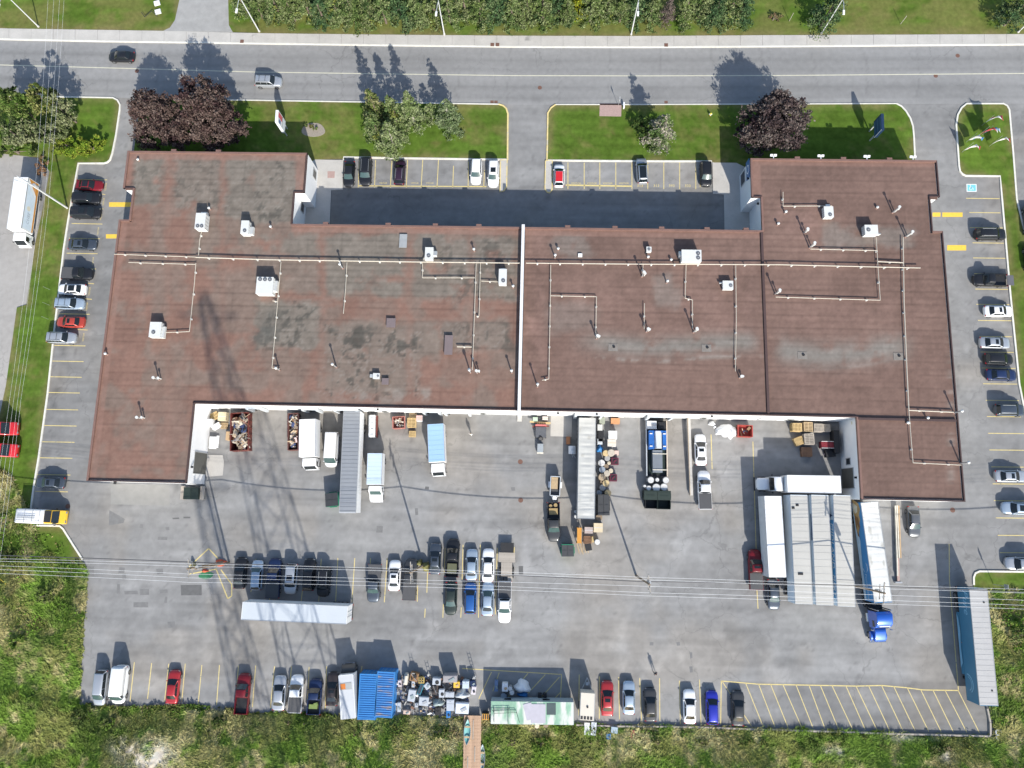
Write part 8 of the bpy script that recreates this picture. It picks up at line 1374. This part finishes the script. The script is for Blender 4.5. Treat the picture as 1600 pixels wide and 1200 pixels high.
# objects lying in the meadow below the south row
for u, v, w, d, h, l, m in ((917, 1139, .7, 1.6, .5, 'left white panel lying in the weeds', M_white), (927.6, 1139, .7, 1.7, .5, 'right white tank lying in the weeds', M_palewall), (960, 1141, .9, .8, .6, 'grey blue box in the weeds below the red sedan', mat('fog_blue2', (.30, .38, .44), .6)), (951, 1151, .6, .7, .5, 'blue tub in the weeds below the red sedan', M_tarpb), (989, 1147, .6, 1.0, .4, 'small red and white debris in the weeds', mat('debris_red', (.4, .08, .08), .7)), (953, 1093, .3, .9, .4, 'narrow grey debris beside the cream trailer', M_galv)): crate(u, v, w, d, h, l, m, .1*math.sin(u), 'debris', 'debris')
t = thing('metal_stand', 'white barred metal stand in the weeds at the lower right corner', 'stand', G(1557.5, 1147)); b = MB()
for x in (-.35, .35): b.slab(x-.05, x+.05, -.7, .7, .35, .45)
for y in (-.65, 0, .65): b.slab(-.4, .4, y-.05, y+.05, .35, .45)
b.build('bars', M_white, t)
for x in (-.35, .35): MB().slab(x-.04, x+.04, -.68, -.6, 0, .36).build('leg', M_white, t)
t = thing('timber_edging', 'weathered timber edging along the lower right of the lot', 'edging', (0, 0, 0))
E_ = [(1180, 1139), (1250, 1141), (1330, 1143.4), (1400, 1146), (1470, 1147.6), (1546, 1149.6)]; E2 = [(1546, 1149), (1545.6, 1128), (1541, 1106)]; E0 = [(900, 1132), (960, 1134), (1030, 1134.6), (1110, 1136), (1180, 1139)]
for PL in (E0, E_, E2):
    for p, q in zip(PL, PL[1:]):
        a, b_ = Vector(G(*p)), Vector(G(*q)); MB().box(((a.x+b_.x)/2, (a.y+b_.y)/2, .16), ((b_-a).length-.06, .22, .34), math.atan2((b_-a).y, (b_-a).x)).build('timber', M_woodg, t)
# ------------------------------------------------------------------ poles, wires, lamps, signs, flags, people
M_pole = mat('timber_pole', (.23, .17, .115), .9, 0, .2, 2, stretch=(1, 1, .2)); M_steelp = mat('pale_pole', (.62, .63, .62), .45, .3, .05, 1); M_ins = mat('porcelain', (.5, .52, .54), .3)
def upole(u, v, h, label, arm=2.6, tr=False, rot=PI/2, mt=None, lamp=False, dbl=True):
    c = Vector(G(u, v)); t = thing('utility_pole', label, 'utility pole', (c.x, c.y, 0), 0, 'utility poles'); MB().tube((0, 0, -.2), (0, 0, h), .17, 10, 0, .11).build('pole', mt or M_pole, t)
    for k, z in enumerate((h-.35, h-1.5) if dbl else (h-.35,)):
        a = MB().box((0, 0, z), (arm if k == 0 else arm*.7, .11, .13), rot).build('crossarm', M_woodg if mt is None else M_galv, t)
        for q in (np.linspace(-.46, .46, 4) if k == 0 else (-.45, .45)):
            l = q*(arm if k == 0 else arm*.7); MB().tube((math.cos(rot)*l, math.sin(rot)*l, z+.06), (math.cos(rot)*l, math.sin(rot)*l, z+.32), .05, 8, 0, .03).build('insulator', M_ins, t)
    for s in (1, -1): MB().tube((math.cos(rot)*s*.9, math.sin(rot)*s*.9, h-.4), (0, 0, h-1.2), .025, 5).build('brace', M_galv, t)
    if tr: MB().tube((.32, .05, h-3.1), (.32, .05, h-2.1), .24, 14).build('transformer', M_galv, t)
    if lamp: o = MB().tube((0, 0, h-2.4), (-2.2, .6, h-1.9), .04, 6).build('lamp_arm', M_galv, t); MB().box((-2.4, .66, h-1.9), (.6, .25, .14), -.27).build('lamp_head', M_steelp, o)
    return t
upole(349, 878, 11.5, 'left of the twin wooden poles on the striped triangle', 2.6, True, PI/2+.1); upole(358, 879, 11.0, 'right of the twin wooden poles on the striped triangle', 1.6, False, .1, dbl=False)
upole(661.5, 883, 12.0, 'wooden utility pole between black pickup and grey sedan', 2.9, False, PI/2+.06); upole(994, 899.5, 12.0, 'wooden utility pole standing alone in the middle of the yard', 2.6, True, PI/2+.1); upole(1320, 911.5, 12.0, 'utility pole squeezed between the grey and picture trailers', 2.8, True, PI/2-.1)
upole(1686, 934, 12.0, 'utility pole beyond the right edge carrying the yard cables', 2.8); upole(-60, 858, 12, 'utility pole beyond the left edge carrying the yard cables', 2.8)
upole(106, 325.5, 10.8, 'pale street pole leaning into view at the west stalls', 2.2, True, -.5, M_steelp, True)
upole(38, 800, 10.5, 'street pole south of the west drive in the meadow', 2.0, False, -.3, dbl=False) if False else None
M_wire = mat('bare_wire', (.68, .69, .69), .5, 0); M_cable = mat('black_cable', (.05, .05, .055), .6)
def wire(pts, z, label, r=.028, m=None, sag=.5, grp='overhead cables across the yard'):
    P = [Vector(G(u, v, z)) for u, v in pts]; c = P[0]; b = MB()
    for a, q in zip(P, P[1:]):
        n = 10; L = [a.lerp(q, k/n)-Vector((0, 0, sag*4*(k/n)*(1-k/n))) for k in range(n+1)]; b.path([p-c for p in L], r, 5)
    o = b.build('overhead_cable', m or M_wire, None, c); tag(o, label, 'cable', grp)
wr = ((0, 296, 640, 1008, 1380, 1720), ((873, 881, 889, 902, 915, 925), (877, 885, 893, 906, 920, 931), (884, 897, 906, 916, 930, 943), (890, 903, 911, 926, 938, 951), (896, 910, 916.5, 931, 944, 957)))
for k, row in enumerate(wr[1]): wire(list(zip((-70,)+wr[0], (row[0]-2,)+row)), 11.6, ('first', 'second', 'third', 'fourth', 'fifth')[k]+' bare wire from the top of the bundle crossing the yard', .016)
wire([(-60, 866), (340, 880), (650, 893), (1004, 909), (1340, 915), (1700, 930)], 8.0, 'thick black telephone cable strung below the yard wires', .06, M_cable, .7)
for k, dx in enumerate((-9, 0, 9, 16)): wire([(118+dx*1.4, -160), (84+dx, 0), (60+dx*.9, 330), (22+dx*.7, 620), (-20+dx, 900)], 9.6+.2*k, ('outer left', 'inner left', 'inner right', 'outer right')[k]+' thin wire along the west drive', .009, None, .2, 'thin wires along the west drive')
def lamp(u, v, h, ax, ay, label):
    c = Vector(G(u, v)); t = thing('street_lamp', label, 'street lamp', (c.x, c.y, .12), 0, 'street lamps along the sidewalk'); MB().tube((0, 0, -.2), (0, 0, h), .12, 10, 0, .07).build('pole', M_steelp, t); MB().tube((0, 0, -.05), (0, 0, .15), .2, 10).build('base', M_conc, t)
    MB().path([(0, 0, h-.1), (ax*.3, ay*.3, h+.35), (ax, ay, h+.45)], .045, 6).build('arm', M_steelp, t); o = MB().box((ax*1.15, ay*1.15, h+.42), (.75, .3, .16), math.atan2(ay, ax)).build('lamp_head', M_white, t)
for u, v, l in ((61, 42.5, 'leftmost street lamp behind the sidewalk'), (405.6, 50, 'second street lamp from the left beside the driveway'), (694.4, 54.6, 'third street lamp in front of the tree belt'), (986, 54.6, 'fourth street lamp in front of the tree belt'), (1283, 53, 'fifth street lamp beside the dark spruce'), (1590, 51, 'rightmost street lamp at the edge of the picture')): lamp(u, v, 8.2, -.15, -2.3, l)
# pylon signs
def pylon(u, v, z0, z1, w, label, face, extra, rz):
    c = Vector(G(u, v)); t = thing('pylon_sign', label, 'sign', (c.x, c.y, .1), rz)
    for s in (1, -1): MB().slab(-.08, .08, s*w*.3-.08, s*w*.3+.08, -.2, z0).build('post', M_steelp, t)
    MB().slab(-.22, .22, -w/2, w/2, z0, z1).build('cabinet', face, t); extra(t, w, z0, z1); return t
def ex1(t, w, z0, z1):
    MB().slab(.22, .232, -w*.02, w*.42, z0+(z1-z0)*.45, z1-.15).build('red_panel', mat('sign_red', (.50, .10, .12), .5), t); MB().slab(.22, .234, -w*.40, -w*.08, z1-1.3, z1-.5).build('blue_panel', mat('sign_blue', (.08, .12, .25), .5), t); MB().slab(.22, .236, -w*.46, w*.46, z0+(z1-z0)*.40, z0+(z1-z0)*.43).build('divider', M_black, t)
    for k in range(3): MB().slab(.22, .233, -w*.40, w*.40, z0+.15+k*.38, z0+.40+k*.38).build('tenant_panel', mat('sign_grey', (.5, .54, .55), .5), t)
pylon(449, 207, 1.6, 5.0, 2.1, 'white pylon sign with red panel on the left front lawn', M_white, ex1, .02)
def ex2(t, w, z0, z1):
    for k in range(5): MB().slab(-.235, -.22, -w*.42, w*.42, z0+.08+k*.46, z0+.48+k*.46).build('tenant_panel', mat('panel_blue', (.025, .07, .16), .45) if k % 2 else mat('panel_pale', (.06, .13, .22), .45), t)
    MB().slab(-.24, -.215, -w/2-.02, -w/2+.1, z0, z1).build('edge_trim', M_palewall, t)
pylon(1358, 213, 2.0, 4.4, 2.8, 'dark blue pylon sign on the lawn by the north east wing', mat('sign_navy', (.012, .03, .07), .45), ex2, -.03)
# feather flags
M_fr = mat('flag_red', (.50, .05, .06), .7); M_fw = mat('flag_white', (.75, .74, .73), .7); M_fb = mat('flag_blue', (.08, .25, .50), .7)
def flag(u, v, h, ang, w, m1, m2, label):
    c = Vector(G(u, v)); t = thing('feather_flag', label, 'flag', (c.x, c.y, .1), ang, 'feather flags on the east island'); MB().tube((0, 0, -.1), (0, 0, h*.9), .025, 6).build('pole', M_galv, t); n = 12
    f = lambda k: w*(.75+.25*math.sin(k/n*PI))*(1 if k < n-3 else (n-k)/3.3)
    def strip(a, b, y0, y1, name, m):
        V = []; 
        for k in range(a, b+1):
            z = h*.18+(h*.84)*k/n; yy = .10*math.sin(k*.9); lean = -1.0*(k/n)**1.5
            V += [(f(k)*y0+.02, yy*y0+lean*(.5+y0), z), (f(k)*y1+.02, yy*y1+lean*(.5+y1), z)]
        o = MB().add(V, [(2*i, 2*i+1, 2*i+3, 2*i+2) for i in range(b-a)], 0, True).build(name, m, t); s = o.modifiers.new('thickness', 'SOLIDIFY'); s.thickness = .015
    strip(0, n, 0, .72, 'cloth', m1); strip(0, n, .72, 1, 'edge_band', m2)
for a in ((1533, 197, 3.6, .7, 1.45, M_fw, M_fr, 'topmost feather flag, white with red edge and dark mark'), (1525, 215, 3.8, .55, 1.3, M_fr, M_fw, 'mostly red feather flag in the middle of the flag group'), (1509, 222.5, 3.2, .2, 1.25, M_fw, M_fb, 'white and blue feather flag left of the red one'), (1534, 211, 3.1, .5, 1.1, M_fb, M_fw, 'blue and white feather flag right of the red one'), (1545, 229, 3.7, .5, 1.3, M_fw, M_fr, 'white feather flag with red edge at the right of the group'), (1502, 238.5, 3.5, .35, 1.25, M_fw, M_fr, 'white feather flag with red edge at the lower left')): flag(*a)
# small street things
t = thing('fire_hydrant', 'yellow fire hydrant at the edge of the maple shade', 'hydrant', G(1109.4, 180.6, .1)); b = MB().tube((0, 0, 0), (0, 0, .62), .13, 10).tube((0, 0, .62), (0, 0, .78), .14, 10, 0, .04); b.build('barrel', mat('hydrant_yellow', (.72, .55, .05), .5), t); MB().tube((-.24, 0, .45), (.24, 0, .45), .07, 8).tube((0, 0, .45), (0, -.25, .45), .08, 8).build('outlet', M_white, t); MB().tube((0, 0, -.02), (0, 0, .04), .22, 10).build('flange', M_frame, t)
t = thing('utility_box', 'small white marker post at the corner of the red paver pad', 'marker', G(974.4, 166.5, .1)); MB().slab(-.1, .1, -.45, .45, 0, .5).build('post', M_white, t); MB().slab(-.13, .13, -.48, .48, .5, .56).build('cap', M_white, t)
t = thing('sign_post', 'thin road sign post beside the red paver pad', 'sign', G(966, 165, .1)); MB().tube((0, 0, 0), (0, 0, 2.2), .035, 6).build('post', M_galv, t); MB().slab(-.02, .02, -.25, .25, 1.7, 2.3).build('plate', M_white, t)
t = thing('sign_post', 'thin sign post behind the round maple at the kerb', 'sign', G(1224, 165, .1)); MB().tube((0, 0, 0), (0, 0, 2.4), .035, 6).build('post', M_galv, t); MB().slab(-.02, .02, -.25, .25, 1.9, 2.5).build('plate', M_galv, t)
t = thing('sign_post', 'lamp like sign post throwing a shadow at the south east kerb', 'sign', G(1552, 913, .1)); MB().tube((0, 0, 0), (0, 0, 3.2), .05, 6).build('post', M_galv, t); MB().slab(-.03, .03, -.3, .3, 2.4, 3.3).build('plate', M_galv, t)
for k, (u, v) in enumerate(((246, 5.6), (247.5, 19))):
    o = MB().slab(-.5, .5, -.4, .4, -.1, .25).build('white_block', M_white, None, G(u, v, .13), .3); tag(o, ('upper white block on the grass beside the driveway', 'lower white block with bent rail beside the driveway')[k], 'block')
b = MB(); P = [Vector(G(u, v, .6)) for u, v in ((221, 19), (226, 26.5), (237, 17), (246, 26))]; o = b.path([p-P[0] for p in P], .05, 6).build('bent_rail', M_frame, None, P[0]); tag(o, 'bent dark rail lying on the grass beside the driveway', 'rail')
for k, (u, v) in enumerate(((73, 446), (72, 470), (70.5, 492))):
    a = Vector(G(u+6, v+7)); o = MB().tube((0, 0, 0), (-.15, .05, 1.5), .02, 5).build('marker_stake', M_galv, None, (a.x, a.y, .1)); tag(o, ('upper', 'middle', 'lower')[k]+' thin marker stake on the west lawn strip', 'stake')
for k, (u, v) in enumerate(((1233, 33), (1407, 37.5))):
    o = MB().tube((0, 0, 0), (0, 0, 2.0), .05, 6).build('marker_post', M_woodg, None, G(u, v, .12)); tag(o, ('left', 'right')[k]+' thin post on the verge beside the dark spruce', 'post')
o = MB().tube((-.7, .5, .45), (.7, -.5, .45), .05, 6).build('yellow_guy_marker', mat('marker_yellow', (.7, .5, .05), .5), None, G(7.5, 907.5)); tag(o, 'yellow guy wire marker in the meadow at the left edge', 'marker')
# items under the twin poles
heap(344, 879.5, 1.6, 1.1, .5, 'orange red cloth heap at the foot of the twin poles', mat('orange_cloth', (.50, .09, .04), .8), 51, 'cloth_heap', 'cloth'); heap(319.6, 892, 1.0, .5, .35, 'small orange cloth on the striped triangle', MATS['orange_cloth'], 52, 'cloth_heap', 'cloth'); o = MB().prism([(G(322, 899)[0]+1.1*math.cos(a)*(1+.2*math.sin(2*a)), G(322, 899)[1]+.55*math.sin(a)) for a in np.linspace(0, 2*PI, 14)[:-1]], 0, .04).build('green_mat', mat('green_mat', (.03, .16, .07), .8)); tag(o, 'bright green mat on the striped triangle', 'mat')
for k, (u, v, h, r) in enumerate(((301, 884, .9, .4), (655, 880, 1.1, .5), (664, 886, 1.3, .7))): heap(u, v, r*2, r*2, h, ('dark weed clump at the striped triangle', 'yellow weed clump left of the wooden pole foot', 'olive weed clump at the wooden pole foot')[k], mat('weed_olive', (.16, .15, .05), .9, 0, .4, 4), 60+k, 'weed_clump', 'weeds')
# transmission towers standing south of the view; only their shadows are seen
def lattice(u, v, H, B, label):
    c = Vector(G(u, v)); t = thing('transmission_tower', label, 'transmission tower', (c.x, c.y, 0), .0); b = MB(); wid = lambda z: B*max(0, 1-z/H)**.55+.4
    zs = [0]; 
    while zs[-1] < H-1.2: zs.append(min(H, zs[-1]+max(1.6, wid(zs[-1])*.85)))
    cor = lambda z: [(s*wid(z)/2, q*wid(z)/2, z) for s, q in ((1, 1), (-1, 1), (-1, -1), (1, -1))]
    for z0, z1 in zip(zs, zs[1:]):
        a, d = cor(z0), cor(z1)
        for i in range(4):
            b.tube(a[i], d[i], .13 if z0 < H*.5 else .10, 4); j = (i+1) % 4; b.tube(a[i], d[j], .06, 4).tube(a[j], d[i], .06, 4).tube(d[i], d[j], .05, 4)
    o = b.build('lattice_legs', M_galv, t)
    for z, l in ((H*.95, 4.8),):
        m = MB()
        for s in (1, -1): m.tube((s*.4, .4, z), (s*l, 0, z+.4), .08, 4).tube((s*.4, -.4, z), (s*l, 0, z+.4), .08, 4).tube((s*.4, 0, z+1.6), (s*l, 0, z+.4), .07, 4)
        m.build('arm', M_galv, t)
lattice(586, 1440, 66, 8.2, 'steel lattice transmission tower whose shadow crosses the long trailer'); lattice(520, 1640, 53, 6.0, 'steel lattice transmission tower whose shadow crosses the west yard')
# people
def person(u, v, rz, label, shirt, pants, hairc, stride=.14, group=None):
    c = G(u, v); t = thing('person', label, 'person', (c[0], c[1], .01), rz)
    J = {'pelvis': (0, 0, .98), 'waist': (0, 0, 1.12), 'chest': (.01, 0, 1.33), 'neck': (.0, 0, 1.50), 'head': (.02, 0, 1.60), 'top': (.02, 0, 1.74)}
    vs = [J[k] for k in ('pelvis', 'waist', 'chest', 'neck', 'head', 'top')]; rad = [.155, .14, .165, .058, .095, .075]; ed = [(0, 1), (1, 2), (2, 3), (3, 4), (4, 5)]
    def chain(root, pts):
        p = root
        for q, r in pts: vs.append(q); rad.append(r); ed.append((p, len(vs)-1)); p = len(vs)-1
        return p
    for s in (1, -1):
        st = stride*s; chain(0, [((0, s*.10, .90), .105), ((st*.6, s*.105, .50), .072), ((st-.02, s*.11, .10), .048), ((st+.14, s*.12, .045), .04)])
        h = chain(2, [((0, s*.20, 1.42), .075), ((-st*.5, s*.25, 1.14), .05), ((-st*.2+.04, s*.26, .90), .036), ((-st*.1+.06, s*.255, .82), .032)])
        for k in range(4): chain(h, [((-st*.1+.045+.014*k, s*.25, .765), .0095), ((-st*.1+.055+.014*k, s*.24, .715+.006*abs(k-1)), .0085)])
        chain(h, [((-st*.1+.10, s*.245, .79), .0105), ((-st*.1+.115, s*.24, .755), .009)])
    vs.append((.115, 0, 1.605)); rad.append(.018); ed.append((4, len(vs)-1))
    for s in (1, -1): vs.append((.02, s*.095, 1.61)); rad.append(.02); ed.append((4, len(vs)-1))
    me = bpy.data.meshes.new('body'); me.from_pydata(vs, ed, []); o = link(bpy.data.objects.new('body', me), t); sk = o.modifiers.new('skin', 'SKIN'); sv = me.skin_vertices[0].data
    for i, r in enumerate(rad): sv[i].radius = (r, r*(.78 if i in (1, 2) else 1))
    for i in range(len(rad)): sv[i].use_root = (i == 0)
    o.modifiers.new('sub', 'SUBSURF').levels = 1
    dg = bpy.context.evaluated_depsgraph_get(); m2 = bpy.data.meshes.new_from_object(o.evaluated_get(dg)); o.modifiers.clear(); o.data = m2
    m2.materials.clear()
    for m in (mat('skin_tone', (.42, .26, .19), .6), mat('shirt_'+label[:6], shirt, .85), mat('trousers_'+label[:6], pants, .85), M_black): m2.materials.append(m)
    for p in m2.polygons:
        z = p.center.z; y = abs(p.center.y); p.use_smooth = True
        p.material_index = 3 if z < .085 else (0 if z > 1.47 or (y > .2 and z < .97 and z > .6) else (1 if z > 1.0 or y > .21 else 2))
    hb = MB(); R_ = []
    for k in range(6):
        a = k/5*1.45; R_.append([(.005+.112*math.cos(a)*math.cos(q)*1.05, .108*math.cos(a)*math.sin(q), 1.65+.118*math.sin(a)) for q in np.linspace(0, 2*PI, 15)[:-1]])
    hb.loft(R_, 0).build('hair', mat('hair_'+label[:6], hairc, .8), t)
    for s in (1, -1): MB().tube((.105, s*.036, 1.635), (.122, s*.036, 1.635), .012, 6).build('eye', M_black, t)
person(1022.2, 1049.6, 2.2, 'person in a dark jacket with white shoes walking in the empty yard', (.03, .035, .05), (.04, .045, .06), (.06, .04, .03))
person(736.4, 679.4, 1.2, 'light clad person in a white shirt walking beside the rear wall', (.75, .75, .73), (.55, .54, .5), (.25, .2, .14), .12)
